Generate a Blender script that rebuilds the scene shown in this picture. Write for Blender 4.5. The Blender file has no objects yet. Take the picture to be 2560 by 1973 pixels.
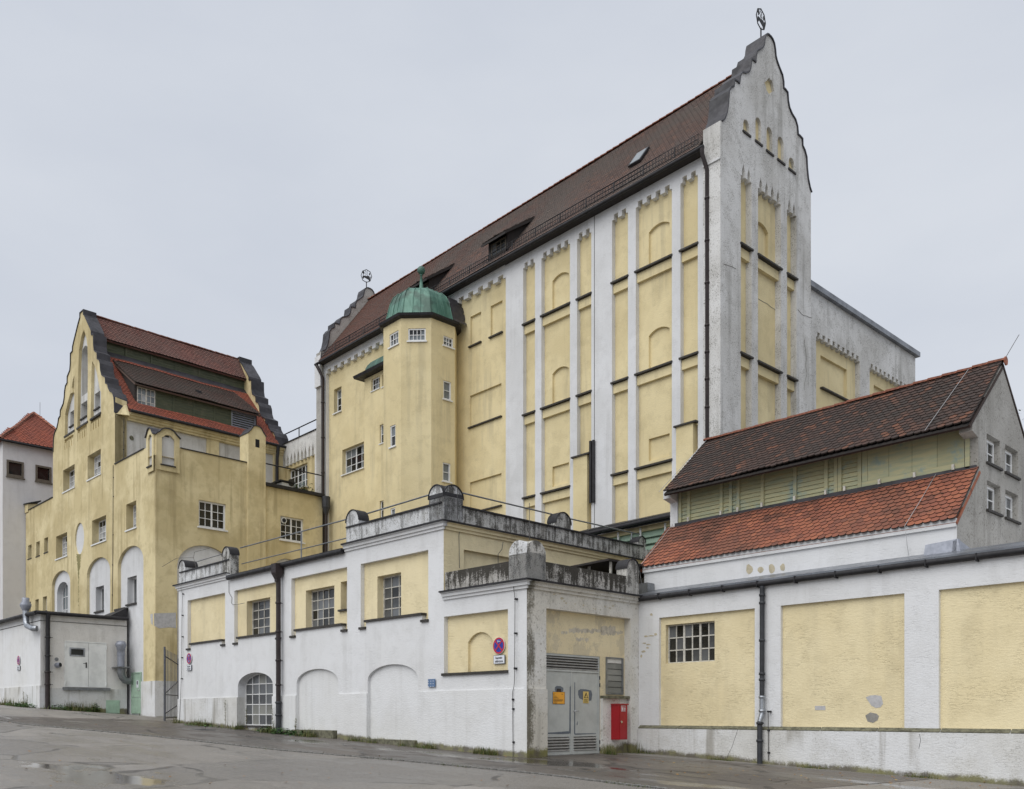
import bpy, math, random
from mathutils import Vector, Matrix
from mathutils.geometry import tessellate_polygon
random.seed(11)
sc = bpy.context.scene
COL = sc.collection
R = math.radians

# ---------------------------------------------------------------- survey frames
# Distances were surveyed from the photograph with a level, shift-lens camera
# standing over the world origin; walls follow two almost equal street grids.
FPX, CXP, HYP, EYE = 2210.0, 1280.0, 1788.0, 1.70
AL0 = math.atan((CXP + 770) / FPX)
class Frame:
    def __init__(s, va):
        s.al = math.atan((CXP - va) / FPX); s.c, s.s = math.cos(s.al), math.sin(s.al)
        s.rot = s.al - AL0
    def d(s, px):
        k = (px - CXP) / FPX
        return -s.c + k * s.s, s.s + k * s.c
    def world(s, p):
        c, n = math.cos(s.rot), math.sin(s.rot)
        return Vector((p[0] * c - p[1] * n, p[0] * n + p[1] * c, p[2]))
    def onA(s, px, py, Y):
        du, dv = s.d(px); t = Y / dv
        return t * du, (HYP - py) / FPX * t + EYE
    def onB(s, px, py, X):
        du, dv = s.d(px); t = X / du
        return t * dv, (HYP - py) / FPX * t + EYE
FT, FF = Frame(-770), Frame(-890)
ZM = {'Z1': (0, 740, 2.6634), 'Z2': (0, 1300, 2.6634), 'Z3': (760, 640, 2.4047), 'Z4': (1300, 300, 2.8053),
      'Z5': (1300, 850, 2.8053), 'Z6': (1740, 0, 2.2138), 'Z7': (1560, 880, 2.184), 'Z8': (1560, 1400, 2.184),
      'Y1': (420, 1200, 3.12), 'Y2': (420, 1500, 3.12), 'Y3': (1060, 1180, 3.2367), 'Y4': (1280, 1580, 4.675),
      'Y5': (0, 1660, 1.68), 'Y6': (100, 760, 4.2075), 'X1': (1860, 10, 16.83), 'X2': (780, 640, 6.011),
      'X3': (960, 520, 4.9636), 'X4': (1900, 620, 3.658), 'X5': (660, 1000, 5.61), 'X6': (0, 1480, 4.55),
      'X7': (1440, 1260, 6.473), 'X8': (2360, 850, 2.955), 'V1': (1350, 1620, 6.0115), 'V2': (1200, 1560, 14.02),
      'V3': (440, 1360, 5.26), 'V4': (0, 1010, 5.806), 'V5': (240, 1040, 4.748), 'S': (0, 0, 1.0)}
def S(z, x, y):
    a = ZM[z]; return a[0] + x / a[2], a[1] + y / a[2]

# ---------------------------------------------------------------- camera
cam = bpy.data.cameras.new('camera'); camo = bpy.data.objects.new('camera', cam); COL.objects.link(camo)
cam.sensor_width = 36; cam.lens = 36 * FPX / 2560
cam.shift_y = (HYP - 986.5) / 2560
cam.clip_end = 2000; cam.clip_start = .1
camo.location = (0, 0, EYE); camo.rotation_euler = (R(90), 0, math.pi / 2 - AL0)
sc.camera = camo
sc.render.resolution_x, sc.render.resolution_y = 1024, 789

# ---------------------------------------------------------------- sky, sun, exposure
SUN_EL, SUN_AZ = R(52), R(172)          # azimuth of the bright part of the cloud, from +Y clockwise
w = bpy.data.worlds.new('World'); sc.world = w; w.use_nodes = True
nt = w.node_tree; nt.nodes.clear()
def wn(t, **k):
    n = nt.nodes.new(t)
    for a, b in k.items(): setattr(n, a, b)
    return n
sky = wn('ShaderNodeTexSky', sky_type='NISHITA', sun_disc=False, sun_elevation=SUN_EL, sun_rotation=SUN_AZ, air_density=1.0, dust_density=4.0)
tc = wn('ShaderNodeTexCoord'); mp = wn('ShaderNodeMapping'); mp.inputs['Scale'].default_value = (1, 1, 2.6)
nz = wn('ShaderNodeTexNoise'); nz.inputs['Scale'].default_value = 1.6; nz.inputs['Detail'].default_value = 6; nz.inputs['Roughness'].default_value = .52
rp = wn('ShaderNodeValToRGB')
rp.color_ramp.elements[0].position = .36; rp.color_ramp.elements[0].color = (5.1, 5.45, 6.12, 1)
rp.color_ramp.elements[1].position = .64; rp.color_ramp.elements[1].color = (5.9, 6.2, 6.72, 1)
mx = wn('ShaderNodeMix', data_type='RGBA'); mx.inputs['Factor'].default_value = .94
bg = wn('ShaderNodeBackground'); bg.inputs['Strength'].default_value = .085
ow = wn('ShaderNodeOutputWorld')
L = nt.links.new
L(tc.outputs['Generated'], mp.inputs['Vector']); L(mp.outputs[0], nz.inputs['Vector']); L(nz.outputs['Fac'], rp.inputs[0])
L(sky.outputs[0], mx.inputs['A']); L(rp.outputs[0], mx.inputs['B']); L(mx.outputs['Result'], bg.inputs[0]); L(bg.outputs[0], ow.inputs[0])
sd = bpy.data.lights.new('sun', 'SUN'); sd.energy = 1.5; sd.angle = R(70); sd.color = (1, .985, .95)
so = bpy.data.objects.new('sun', sd); COL.objects.link(so)
so.rotation_euler = (math.pi / 2 - SUN_EL, 0, math.pi - SUN_AZ)
so.location = (0, 0, 60)
sc.view_settings.view_transform = 'Standard'; sc.view_settings.look = 'None'
sc.view_settings.gamma = 1; sc.view_settings.exposure = .49
sc.render.engine = 'CYCLES'

# ---------------------------------------------------------------- materials
M = {}
class NT:
    def __init__(s, name):
        s.m = bpy.data.materials.new(name); s.m.use_nodes = True; s.t = s.m.node_tree
        s.b = s.t.nodes['Principled BSDF']; M[name] = s.m
    def n(s, t, **k):
        n = s.t.nodes.new(t)
        for a, b in k.items(): setattr(n, a, b)
        return n
    def l(s, a, b): s.t.links.new(a, b)
    def co(s): return s.n('ShaderNodeTexCoord').outputs['Object']
    def map(s, v, sc=(1, 1, 1), loc=(0, 0, 0)):
        n = s.n('ShaderNodeMapping'); n.inputs['Scale'].default_value = sc; n.inputs['Location'].default_value = loc
        s.l(v, n.inputs[0]); return n.outputs[0]
    def noise(s, v, scale, det=4, rough=.55):
        n = s.n('ShaderNodeTexNoise'); n.inputs['Scale'].default_value = scale; n.inputs['Detail'].default_value = det
        n.inputs['Roughness'].default_value = rough; s.l(v, n.inputs['Vector']); return n.outputs['Fac']
    def ramp(s, f, a, b, ca=0, cb=1):
        n = s.n('ShaderNodeMapRange', interpolation_type='SMOOTHSTEP')
        n.inputs[1].default_value = a; n.inputs[2].default_value = b; n.inputs[3].default_value = ca; n.inputs[4].default_value = cb
        s.l(f, n.inputs[0]); return n.outputs[0]
    def math(s, op, a, b=0.0, clamp=False):
        n = s.n('ShaderNodeMath', operation=op, use_clamp=clamp)
        for i, v in ((0, a), (1, b)):
            if isinstance(v, (int, float)): n.inputs[i].default_value = v
            else: s.l(v, n.inputs[i])
        return n.outputs[0]
    def mix(s, f, a, b):
        n = s.n('ShaderNodeMix', data_type='RGBA')
        for k, v in (('Factor', f), ('A', a), ('B', b)):
            if isinstance(v, (int, float)): n.inputs[k].default_value = v
            elif isinstance(v, tuple): n.inputs[k].default_value = (*v, 1) if len(v) == 3 else v
            else: s.l(v, n.inputs[k])
        return n.outputs['Result']
    def bump(s, h, strength, dist=.01):
        n = s.n('ShaderNodeBump'); n.inputs['Strength'].default_value = strength; n.inputs['Distance'].default_value = dist
        s.l(h, n.inputs['Height']); s.l(n.outputs[0], s.b.inputs['Normal']); return n
    def col(s, v):
        if isinstance(v, tuple): s.b.inputs['Base Color'].default_value = (*v, 1)
        else: s.l(v, s.b.inputs['Base Color'])
    def rough(s, v):
        if isinstance(v, (int, float)): s.b.inputs['Roughness'].default_value = v
        else: s.l(v, s.b.inputs['Roughness'])
    def sepz(s, v):
        n = s.n('ShaderNodeSeparateXYZ'); s.l(v, n.inputs[0]); return n.outputs

def plaster(name, base, tint, dirt=(.20, .185, .15), vary=.5, streak=.25, speck=.1, bump=.5, groove=0, moss=None, topdirt=None, blotch=0, seed=0, spall=0, stain=None):
    t = NT(name); co = t.map(t.co(), loc=(seed * 3.7, seed * 1.3, seed * 2.1))
    big = t.noise(co, .33, 5, .6)
    c = t.mix(t.ramp(big, .40, .60, 0, vary), base, tint)
    mid = t.noise(co, 1.7, 5, .65)
    vo = t.n('ShaderNodeTexVoronoi', feature='F1'); vo.inputs['Scale'].default_value = .55; va = t.n('ShaderNodeVectorMath', operation='ADD'); vn = t.n('ShaderNodeTexNoise'); vn.inputs['Scale'].default_value = 1.3; vn.inputs['Detail'].default_value = 4
    t.l(co, vn.inputs['Vector']); t.l(co, va.inputs[0]); t.l(vn.outputs['Color'], va.inputs[1]); t.l(va.outputs[0], vo.inputs['Vector']); vs_ = t.n('ShaderNodeSeparateColor'); t.l(vo.outputs['Color'], vs_.inputs[0])
    c = t.mix(t.ramp(vs_.outputs[0], .5, .9, 0, .22 * vary), c, tuple(min(1, v * 1.1) for v in base)); c = t.mix(t.ramp(vs_.outputs[1], .6, .9, 0, .3 * vary), c, tuple(v * .93 for v in tint))
    c = t.mix(t.ramp(mid, .47, .66, 0, vary * .45), c, tuple(v * .84 for v in tint))
    st = t.noise(t.map(co, (2.6, 2.6, .16)), 1.0, 5, .6)
    st2 = t.noise(t.map(co, (.6, .6, .3), (4, 2, 0)), 1.0, 3)
    sm = t.math('MULTIPLY', t.ramp(st, .48, .66), t.ramp(st2, .40, .58))
    c = t.mix(t.math('MULTIPLY', sm, streak), c, dirt)
    if speck:
        sp = t.noise(t.map(co, (1, 1, .8)), 26, 3, .7)
        c = t.mix(t.math('MULTIPLY', t.ramp(sp, .54, .62), t.ramp(mid, .42, .58, speck * .35, speck)), c, dirt)
    if blotch:
        bl = t.noise(t.map(co, (1.1, 1.1, .9), (9, 5, 1)), 1.3, 7, .68)
        c = t.mix(t.ramp(bl, .53, .57, 0, blotch), c, (.36, .335, .29))
    if spall:
        bl = t.noise(t.map(co, (1, 1, 1.4), (3, 8, 2)), 5.5, 5, .6)
        c = t.mix(t.ramp(bl, .62, .635, 0, spall), c, (.30, .27, .22))
    z = t.sepz(t.co())[2]
    if topdirt:                                   # black lichen running down from the coping
        lo, hi, am = topdirt[:3]
        s2 = t.noise(t.map(co, (7, 7, .9)), 1.0, 6, .65); s3 = t.noise(co, 3.0, 5, .65); s4 = t.noise(co, 30, 3, .7)
        k = t.math('ADD', t.math('ADD', t.math('MULTIPLY', s2, .9), t.math('MULTIPLY', s3, .7)), t.math('MULTIPLY', s4, .55))
        k = t.math('ADD', k, t.ramp(z, lo, hi, -.22, .1))
        c = t.mix(t.ramp(k, topdirt[3] if len(topdirt) > 3 else 1.02, (topdirt[3] if len(topdirt) > 3 else 1.02) + .2, 0, am), c, (.045, .041, .034))
    if stain:                                     # old leak running down the corner pier
        y_ = t.sepz(t.co())[1]; k1 = t.noise(t.map(co, (4, 4, .35)), 1.0, 6, .7); k2 = t.noise(co, 22, 3, .7); k3 = t.noise(co, 1.1, 4, .6)
        k = t.math('ADD', t.math('ADD', t.math('MULTIPLY', k1, .6), t.math('MULTIPLY', k2, .35)), t.math('MULTIPLY', k3, .45))
        k = t.math('ADD', k, t.ramp(y_, stain[0], stain[1], .14, -.34))
        c = t.mix(t.ramp(k, .70, .86, 0, .85), c, (.105, .092, .06))
    if moss:                                      # splash zone: algae and soil on the plinth
        zl, zh, am = moss
        xx = t.sepz(t.co())[0]
        zr = t.math('ADD', z, t.math('MULTIPLY', xx, .0375))
        m1 = t.noise(t.map(co, (1.6, 1.6, .9)), 1.0, 6, .68); m2 = t.noise(co, 24, 3, .7)
        k = t.math('ADD', t.math('MULTIPLY', m1, .75), t.math('MULTIPLY', m2, .3))
        k = t.math('ADD', k, t.ramp(zr, zl, zh, .42, -.32))
        c = t.mix(t.ramp(k, .62, .86, 0, am), c, t.mix(t.ramp(t.noise(co, 2.2, 3), .4, .6), (.175, .165, .055), (.10, .085, .055)))
    t.col(c); t.rough(.9)
    t.b.inputs['Specular IOR Level'].default_value = .25
    h1 = t.noise(t.map(co, (1, 1, 2.6)), 9, 7, .68); h2 = t.noise(co, 48, 3, .6)
    h = t.math('ADD', h1, t.math('MULTIPLY', h2, .35))
    if groove:
        gn = t.n('ShaderNodeTexNoise'); gn.inputs['Scale'].default_value = 1.0; gn.inputs['Detail'].default_value = 5; gn.inputs['Distortion'].default_value = .8; t.l(t.map(co, (8, 8, 36)), gn.inputs['Vector']); g = gn.outputs['Fac']
        h = t.math('SUBTRACT', h, t.math('MULTIPLY', t.ramp(g, .55, .63, 0, groove), t.ramp(t.noise(co, 1.4, 4), .44, .6)))
    t.bump(h, bump, .02)
    return t.m
YEL, YEL2 = (.77, .66, .40), (.64, .535, .305)
WHI, WHI2 = (.71, .715, .725), (.61, .612, .612)
plaster('yellow', YEL, YEL2, vary=.7, streak=.22, speck=.14, bump=.6)
plaster('yellow_near', (.805, .70, .455), (.74, .63, .39), vary=.8, streak=.10, speck=.06, bump=.6, groove=.6)
plaster('yellow_old', (.705, .605, .365), (.55, .455, .25), vary=1.0, streak=.5, speck=.12, bump=.4, seed=2, dirt=(.30, .235, .12))
plaster('yellow_flaking', (.79, .685, .46), (.70, .59, .38), vary=.7, streak=.1, speck=.2, bump=.7, blotch=.3, seed=5)
plaster('white', WHI, WHI2, vary=.55, streak=.16, speck=.14, bump=.7)
plaster('white_weathered', (.71, .705, .69), (.56, .55, .525), vary=.9, streak=.38, speck=.8, bump=.9, seed=3, dirt=(.155, .145, .12))
plaster('white_near', (.735, .74, .75), (.68, .68, .675), vary=.55, streak=.10, speck=.07, bump=.5, groove=.5, spall=.0)
plaster('white_plinth', (.715, .72, .725), (.62, .61, .575), vary=.8, streak=.75, speck=.3, bump=.7, groove=.35, seed=4, dirt=(.27, .25, .21), moss=(-.05, .42, .9))
plaster('white_base', (.735, .74, .745), (.675, .67, .65), vary=.5, streak=.10, speck=.06, bump=.6, seed=6, moss=(.0, .42, .9))
plaster('white_stained', (.72, .705, .67), (.62, .585, .51), vary=.8, streak=.3, speck=.45, bump=.7, seed=7, moss=(.0, .7, .95), spall=.5, stain=(.05, .75))
plaster('grey_render', (.78, .765, .73), (.70, .675, .63), vary=.7, streak=.2, speck=.2, bump=.6, seed=8)
plaster('pebbledash', (.47, .455, .425), (.36, .345, .315), vary=.8, streak=.35, speck=.8, bump=1.0, seed=9, dirt=(.13, .12, .10))
plaster('far_white', (.66, .65, .65), (.60, .585, .58), vary=.5, streak=.1, speck=.02, bump=.2, seed=12)
plaster('white_panel_old', (.64, .64, .63), (.545, .53, .50), vary=.8, streak=.4, speck=.2, bump=.4, seed=13)
def parapet(name, z0, z1, am, base=(.70, .71, .72), seed=0, th=1.02):
    return plaster(name, base, tuple(v * .8 for v in base), vary=.7, streak=.5, speck=.8, bump=.9, topdirt=(z0, z1, am, th), seed=seed)

def simple(name, col, rough=.5, metal=0, nvar=.15, nscale=3, bump=0, spec=.5, coat=0, rust=None):
    t = NT(name); co = t.co(); n = t.noise(co, nscale, 5, .6)
    c = t.mix(t.ramp(n, .35, .7, 0, 1), tuple(v * (1 + nvar) for v in col), tuple(v * (1 - nvar) for v in col))
    if rust:
        c = t.mix(t.ramp(t.noise(co, 7, 6, .7), .56, .68, 0, rust), c, (.13, .06, .03))
    t.col(c); t.b.inputs['Metallic'].default_value = metal; t.b.inputs['Specular IOR Level'].default_value = spec
    t.rough(t.ramp(t.noise(co, nscale * 4, 3), .3, .7, max(.03, rough - .1), min(1, rough + .1)))
    if bump: t.bump(t.noise(co, nscale * 9, 4), bump)
    return t.m
simple('dark_metal', (.020, .019, .021), .55, 0, .3, 2, spec=.35)
simple('lead', (.033, .031, .036), .52, 0, .4, 1.2, spec=.45)
simple('lead_light', (.17, .18, .20), .35, .4, .3, 1.2)
simple('brown_pipe', (.026, .018, .018), .5, 0, .25, 4, spec=.4)
simple('grey_pipe', (.034, .036, .041), .5, 0, .25, 4, spec=.4)
simple('zinc', (.34, .36, .39), .35, .7, .2, 3)
simple('vent_grey', (.27, .285, .33), .45, .3, .12, 3)
simple('slate_sill', (.036, .032, .028), .7, 0, .3, 8, .2)
simple('frame_white', (.74, .74, .73), .45, 0, .06, 6)
simple('frame_old', (.52, .50, .45), .6, 0, .2, 9, rust=.45)
simple('frame_brown', (.12, .10, .075), .55, 0, .15, 5)
simple('door_grey', (.46, .475, .46), .5, 0, .08, 2.5)
simple('door_grey_louvre', (.38, .37, .35), .55, 0, .14, 6)
simple('paint_patch', (.115, .135, .165), .5, 0, .12, 5)
simple('door_white', (.72, .73, .71), .4, 0, .10, 1.8)
simple('door_green', (.36, .50, .385), .5, 0, .12, 3)
simple('red_paint', (.33, .006, .012), .38, 0, .1, 2)
simple('rubber_black', (.02, .02, .022), .5, 0, .1, 5)
simple('cable', (.11, .105, .10), .5, .3, .1, 5)
simple('cable_light', (.42, .42, .42), .45, .4, .1, 5)
simple('sign_red', (.47, .02, .035), .35, 0, .03, 4)
simple('sign_blue', (.02, .035, .30), .35, 0, .05, 4)
simple('sign_white', (.72, .74, .78), .35, 0, .04, 4)
simple('sign_orange', (.83, .38, .035), .4, 0, .04, 4)
simple('sign_yellow', (.72, .52, .16), .4, 0, .06, 4)
simple('sign_frame', (.10, .11, .13), .4, .2, .05, 4)
simple('plaque_blue', (.10, .17, .30), .4, 0, .12, 40)
simple('ink', (.015, .013, .02), .5, 0, .05, 4)
simple('dark_interior', (.012, .012, .013), .9, 0, .2, 2)  # near-black: shade of unlit rooms and openings put into the colour
simple('bare_plaster', (.46, .455, .46), .95, 0, .12, 8, .5)
simple('bare_mortar', (.27, .26, .24), .95, 0, .15, 8, .5)
simple('sand_mortar', (.47, .415, .30), .95, 0, .15, 8, .5)
simple('ac_white', (.62, .63, .62), .45, 0, .06, 4)
simple('galvanised', (.22, .23, .24), .42, .6, .2, 5)
simple('stone_moss', (.13, .125, .085), .95, 0, .4, 9, .6)
simple('clay_ridge', (.28, .10, .058), .8, 0, .45, 5, .3)
simple('steel', (.55, .55, .55), .25, 1, .05, 4)

def copper():
    t = NT('copper_green'); co = t.co()
    st = t.noise(t.map(co, (5, 5, .6)), 1, 5, .6)
    c = t.mix(t.ramp(st, .35, .66), (.062, .155, .118), (.13, .262, .203))
    c = t.mix(t.ramp(t.noise(co, 1.1, 4), .50, .62, 0, .75), c, (.045, .085, .065))
    t.col(c); t.rough(.5); t.b.inputs['Metallic'].default_value = .15
    t.bump(t.noise(co, 4, 4), .25, .02)
copper()
def glass(name, col, rough, var=.5, spec=.5):
    t = NT(name); oi = t.n('ShaderNodeObjectInfo').outputs['Random']
    n = t.noise(t.co(), 2.4, 4)
    c = t.mix(t.ramp(oi, 0, 1), tuple(v * (1 - var) for v in col), tuple(v * (1 + var) for v in col))  # tone per pane imitates uneven reflections in the colour
    c = t.mix(t.ramp(n, .45, .75, 0, .35), c, tuple(min(1, v * 1.6 + .02) for v in col))
    t.col(c); t.rough(rough); t.b.inputs['Specular IOR Level'].default_value = spec
glass('glass_dark', (.016, .017, .016), .06)
glass('glass_grey', (.10, .105, .11), .22)
glass('glass_curtain', (.40, .41, .42), .12, .25)
glass('glass_milky', (.22, .22, .20), .45, .2)
glass('glass_sky', (.16, .18, .19), .08, .2)  # paler pane: sky reflection put into the base colour

def tilemat(name, cols, lichen, lam, seed=0, dark=None, newer=None):
    """fired clay: every tile its own shade (attribute rnd on joined tiles, object random on single ones)"""
    t = NT(name)
    at = t.n('ShaderNodeAttribute', attribute_name='rnd').outputs['Fac']
    rnd = t.math('FRACT', t.math('ADD', at, t.n('ShaderNodeObjectInfo').outputs['Random']))
    wp = t.n('ShaderNodeNewGeometry').outputs['Position']
    r = t.n('ShaderNodeValToRGB'); r.color_ramp.interpolation = 'LINEAR'
    el = r.color_ramp.elements
    while len(el) < len(cols): el.new(.5)
    for i, c in enumerate(cols): el[i].position = i / (len(cols) - 1); el[i].color = (*c, 1)
    t.l(rnd, r.inputs[0]); c = r.outputs[0]
    big = t.noise(t.map(wp, loc=(seed, seed * 2, 0)), .45, 5, .65); fine = t.noise(wp, 7, 5, .7)
    k = t.math('ADD', t.math('MULTIPLY', big, .8), t.math('MULTIPLY', fine, .35))
    c = t.mix(t.ramp(k, .50, .66, 0, lam), c, lichen)
    if newer: c = t.mix(t.math('MULTIPLY', t.ramp(t.math('ADD', t.sepz(wp)[0], t.math('MULTIPLY', big, 14)), newer[0] + 7, newer[1] + 7, 1, 0), t.ramp(rnd, 0, 1, .5, .95)), c, newer[2])
    if dark: c = t.mix(t.ramp(t.noise(wp, 1.3, 6, .7), .52, .66, 0, dark), c, (.045, .034, .028))
    t.col(c); t.rough(.82); t.b.inputs['Specular IOR Level'].default_value = .3
    t.bump(t.noise(wp, 40, 3), .35, .008)
tilemat('tile_brown', [(.050, .035, .031), (.060, .040, .034), (.072, .044, .036), (.088, .050, .039), (.17, .075, .046)], (.045, .04, .036), .6, 1)
tilemat('tile_orange', [(.25, .09, .056), (.30, .106, .062), (.35, .128, .072), (.26, .094, .06), (.19, .076, .052)], (.14, .072, .052), .6, 2, dark=.55)
tilemat('tile_red', [(.24, .068, .043), (.28, .078, .048), (.32, .09, .052), (.26, .075, .05)], (.19, .075, .055), .4, 3)
tilemat('tile_grey', [(.085, .055, .048), (.11, .065, .053), (.14, .075, .058), (.12, .08, .066)], (.10, .088, .074), .6, 4)
tilemat('tile_mauve', [(.12, .055, .045), (.16, .068, .055), (.19, .085, .066), (.14, .07, .058)], (.15, .10, .085), .5, 5)
tilemat('tile_tall', [(.12, .085, .073), (.15, .10, .085), (.185, .118, .096), (.165, .115, .10), (.235, .13, .095)], (.15, .128, .112), .75, 6, newer=(-43, -32, (.185, .085, .062)))

def wood(name, a, b, streak, sdir=(1, 1, 18), seed=0, wear=None):
    t = NT(name); co = t.map(t.co(), loc=(seed, seed * 2, seed))
    n = t.noise(t.map(co, sdir), 1.4, 6, .65)
    oi = t.n('ShaderNodeObjectInfo').outputs['Random']
    c = t.mix(t.ramp(n, .35, .68), a, b)
    c = t.mix(t.ramp(oi, 0, 1, 0, .45), c, tuple(v * .72 for v in a))
    c = t.mix(t.ramp(t.noise(co, 1.6, 6, .7), .52, .7, 0, streak), c, wear or tuple(v * .4 for v in b))
    t.col(c); t.rough(.8); t.bump(n, .4, .01)
simple('tile_edge', (.035, .026, .022), .95, 0, .3, 6)  # dark rims: shadow between courses painted in, along with lichen and dirt
wood('wood_pale_green', (.46, .43, .25), (.33, .36, .24), .85, (1.2, 1.2, 9), 0, (.20, .30, .30))
wood('wood_dark_green', (.095, .105, .06), (.055, .066, .043), .7, (1.5, 1.5, 14), 3, (.14, .13, .085))
wood('wood_mint', (.35, .47, .36), (.29, .42, .33), .3, (3, 3, 20), 5)
wood('wood_black', (.022, .019, .018), (.035, .028, .024), .4, (6, 6, 2), 7)

# ---------------------------------------------------------------- builders
class Thing:
    def __init__(s, name, label, cat, fr, base, group=None, kind=None):
        o = bpy.data.objects.new(name, None); COL.objects.link(o)
        o.empty_display_size = .3
        s.o, s.fr, s.base = o, fr, Vector(base)
        o.location = fr.world(base); o.rotation_euler.z = fr.rot
        if kind: o['kind'] = kind
        else: o['label'] = label; o['category'] = cat
        if label and kind: o['label'] = label
        if group: o['group'] = group
class MB:
    def __init__(s): s.v, s.f, s.mi, s.sm, s.rn = [], [], [], [], []
    def add(s, vs, fs, mi=0, smooth=False, rnd=0.0):
        b = len(s.v); s.v += [tuple(p) for p in vs]
        for f in fs: s.f.append([b + i for i in f]); s.mi.append(mi); s.sm.append(smooth); s.rn.append(rnd)
    def box(s, x0, y0, z0, x1, y1, z1, mi=0):
        x0, x1 = min(x0, x1), max(x0, x1); y0, y1 = min(y0, y1), max(y0, y1); z0, z1 = min(z0, z1), max(z0, z1)
        s.add([(x0, y0, z0), (x1, y0, z0), (x1, y1, z0), (x0, y1, z0), (x0, y0, z1), (x1, y0, z1), (x1, y1, z1), (x0, y1, z1)],
              [(3, 2, 1, 0), (4, 5, 6, 7), (0, 1, 5, 4), (1, 2, 6, 5), (2, 3, 7, 6), (3, 0, 4, 7)], mi)
    def hexa(s, a, b, mi=0):
        """loft between two equal loops, with caps"""
        n = len(a); s.add(list(a) + list(b), [tuple(range(n))[::-1], tuple(range(n, 2 * n))] + [(i, (i + 1) % n, n + (i + 1) % n, n + i) for i in range(n)], mi)
    def pbox(s, pl, s0, s1, z0, z1, d0, d1, mi=0):
        a, b = pl.P(s0, z0, d0), pl.P(s1, z1, d1); s.box(*a, *b, mi=mi)
    def face(s, pl, outer, holes=(), d=0, mi=0):
        loops = [[Vector((p[0], p[1], 0)) for p in lp] for lp in [outer, *holes]]
        flat = [p for lp in loops for p in lp]
        tr = tessellate_polygon(loops)
        s.add([pl.P(p.x, p.y, d) for p in flat], [tuple(t) for t in tr], mi)
    def side(s, pl, loop, d0, d1, mi=0, closed=True, smooth=False):
        n = len(loop); vs = [pl.P(p[0], p[1], d0) for p in loop] + [pl.P(p[0], p[1], d1) for p in loop]
        s.add(vs, [(i, (i + 1) % n, n + (i + 1) % n, n + i) for i in range(n if closed else n - 1)], mi, smooth)
    def prism(s, pl, loop, d0, d1, mi=0, back=True, holes=()):
        s.face(pl, loop, holes, d0, mi); s.side(pl, loop, d0, d1, mi)
        for h in holes: s.side(pl, h, d0, d1, mi)
        if back: s.face(pl, loop, holes, d1, mi)
    def tube(s, pts, r, n=8, mi=0, caps=True):
        pts = [Vector(p) for p in pts]; rs = r if isinstance(r, (list, tuple)) else [r] * len(pts)
        rings = []; up = None
        for i, p in enumerate(pts):
            t = (pts[min(i + 1, len(pts) - 1)] - pts[max(i - 1, 0)]).normalized()
            if up is None or abs(up.dot(t)) > .98: up = Vector((0, 0, 1)) if abs(t.z) < .9 else Vector((1, 0, 0))
            a = t.cross(up).normalized(); b = t.cross(a).normalized(); up = -b if False else up
            rings.append([p + (a * math.cos(k * math.tau / n) + b * math.sin(k * math.tau / n)) * rs[i] for k in range(n)])
        b0 = [v for rg in rings for v in rg]
        fs = [(i * n + k, i * n + (k + 1) % n, (i + 1) * n + (k + 1) % n, (i + 1) * n + k) for i in range(len(pts) - 1) for k in range(n)]
        s.add(b0, fs, mi, True)
        if caps: s.add(rings[0], [tuple(range(n))], mi); s.add(rings[-1], [tuple(range(n))], mi)
    def lathe(s, c, prof, n=16, mi=0, smooth=True, ang0=0):
        vs = [(c[0] + r * math.cos(ang0 + k * math.tau / n), c[1] + r * math.sin(ang0 + k * math.tau / n), c[2] + z) for r, z in prof for k in range(n)]
        s.add(vs, [(i * n + k, i * n + (k + 1) % n, (i + 1) * n + (k + 1) % n, (i + 1) * n + k) for i in range(len(prof) - 1) for k in range(n)], mi, smooth)
    def build(s, name, mat, th, parent=None, label=None, kind=None):
        me = bpy.data.meshes.new(name); b = th.base
        me.from_pydata([(v[0] - b.x, v[1] - b.y, v[2] - b.z) for v in s.v], [], s.f)
        for m in (mat if isinstance(mat, (list, tuple)) else [mat]): me.materials.append(M[m])
        me.polygons.foreach_set('material_index', s.mi); me.polygons.foreach_set('use_smooth', s.sm)
        if any(s.rn):
            at = me.attributes.new('rnd', 'FLOAT', 'FACE'); at.data.foreach_set('value', s.rn)
        me.update()
        o = bpy.data.objects.new(name, me); COL.objects.link(o); o.parent = parent or th.o
        if label: o['label'] = label
        if kind: o['kind'] = kind
        return o
class Plane:
    def __init__(s, fr, kind, c): s.fr, s.k, s.c = fr, kind, c
    def P(s, a, z, d=0): return (a, s.c + d, z) if s.k == 'A' else (s.c - d, a, z)
    def q(s, z, x, y, d=0):
        px, py = S(z, x, y)
        return s.fr.onA(px, py, s.c + d) if s.k == 'A' else s.fr.onB(px, py, s.c - d)
    def off(s, d): return Plane(s.fr, s.k, s.c + d if s.k == 'A' else s.c - d)
    def rect(s, z, x0, y0, x1, y1, d=0):
        a, b = s.q(z, x0, y0, d), s.q(z, x1, y1, d); return a[0], b[0], b[1], a[1]      # s0,s1,z0,z1
def rl(s0, s1, z0, z1): return [(s0, z0), (s1, z0), (s1, z1), (s0, z1)]
def arch(s0, s1, z0, zs, rise, n=10):
    """rectangle with an elliptical head: spring height zs, rise above it"""
    c, h = (s0 + s1) / 2, (s1 - s0) / 2
    return [(s0, z0), (s1, z0)] + [(c + h * math.cos(math.pi * i / n), zs + rise * math.sin(math.pi * i / n)) for i in range(n + 1)]
def segarch(s0, s1, z0, zs, rise, n=8):
    c = (s0 + s1) / 2; h = (s1 - s0) / 2; r = (h * h + rise * rise) / (2 * rise); a0 = math.asin(h / r)
    return [(s0, z0), (s1, z0)] + [(c + r * math.sin(a0 - 2 * a0 * i / n), zs - (r - rise) + r * math.cos(a0 - 2 * a0 * i / n)) for i in range(n + 1)]
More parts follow.
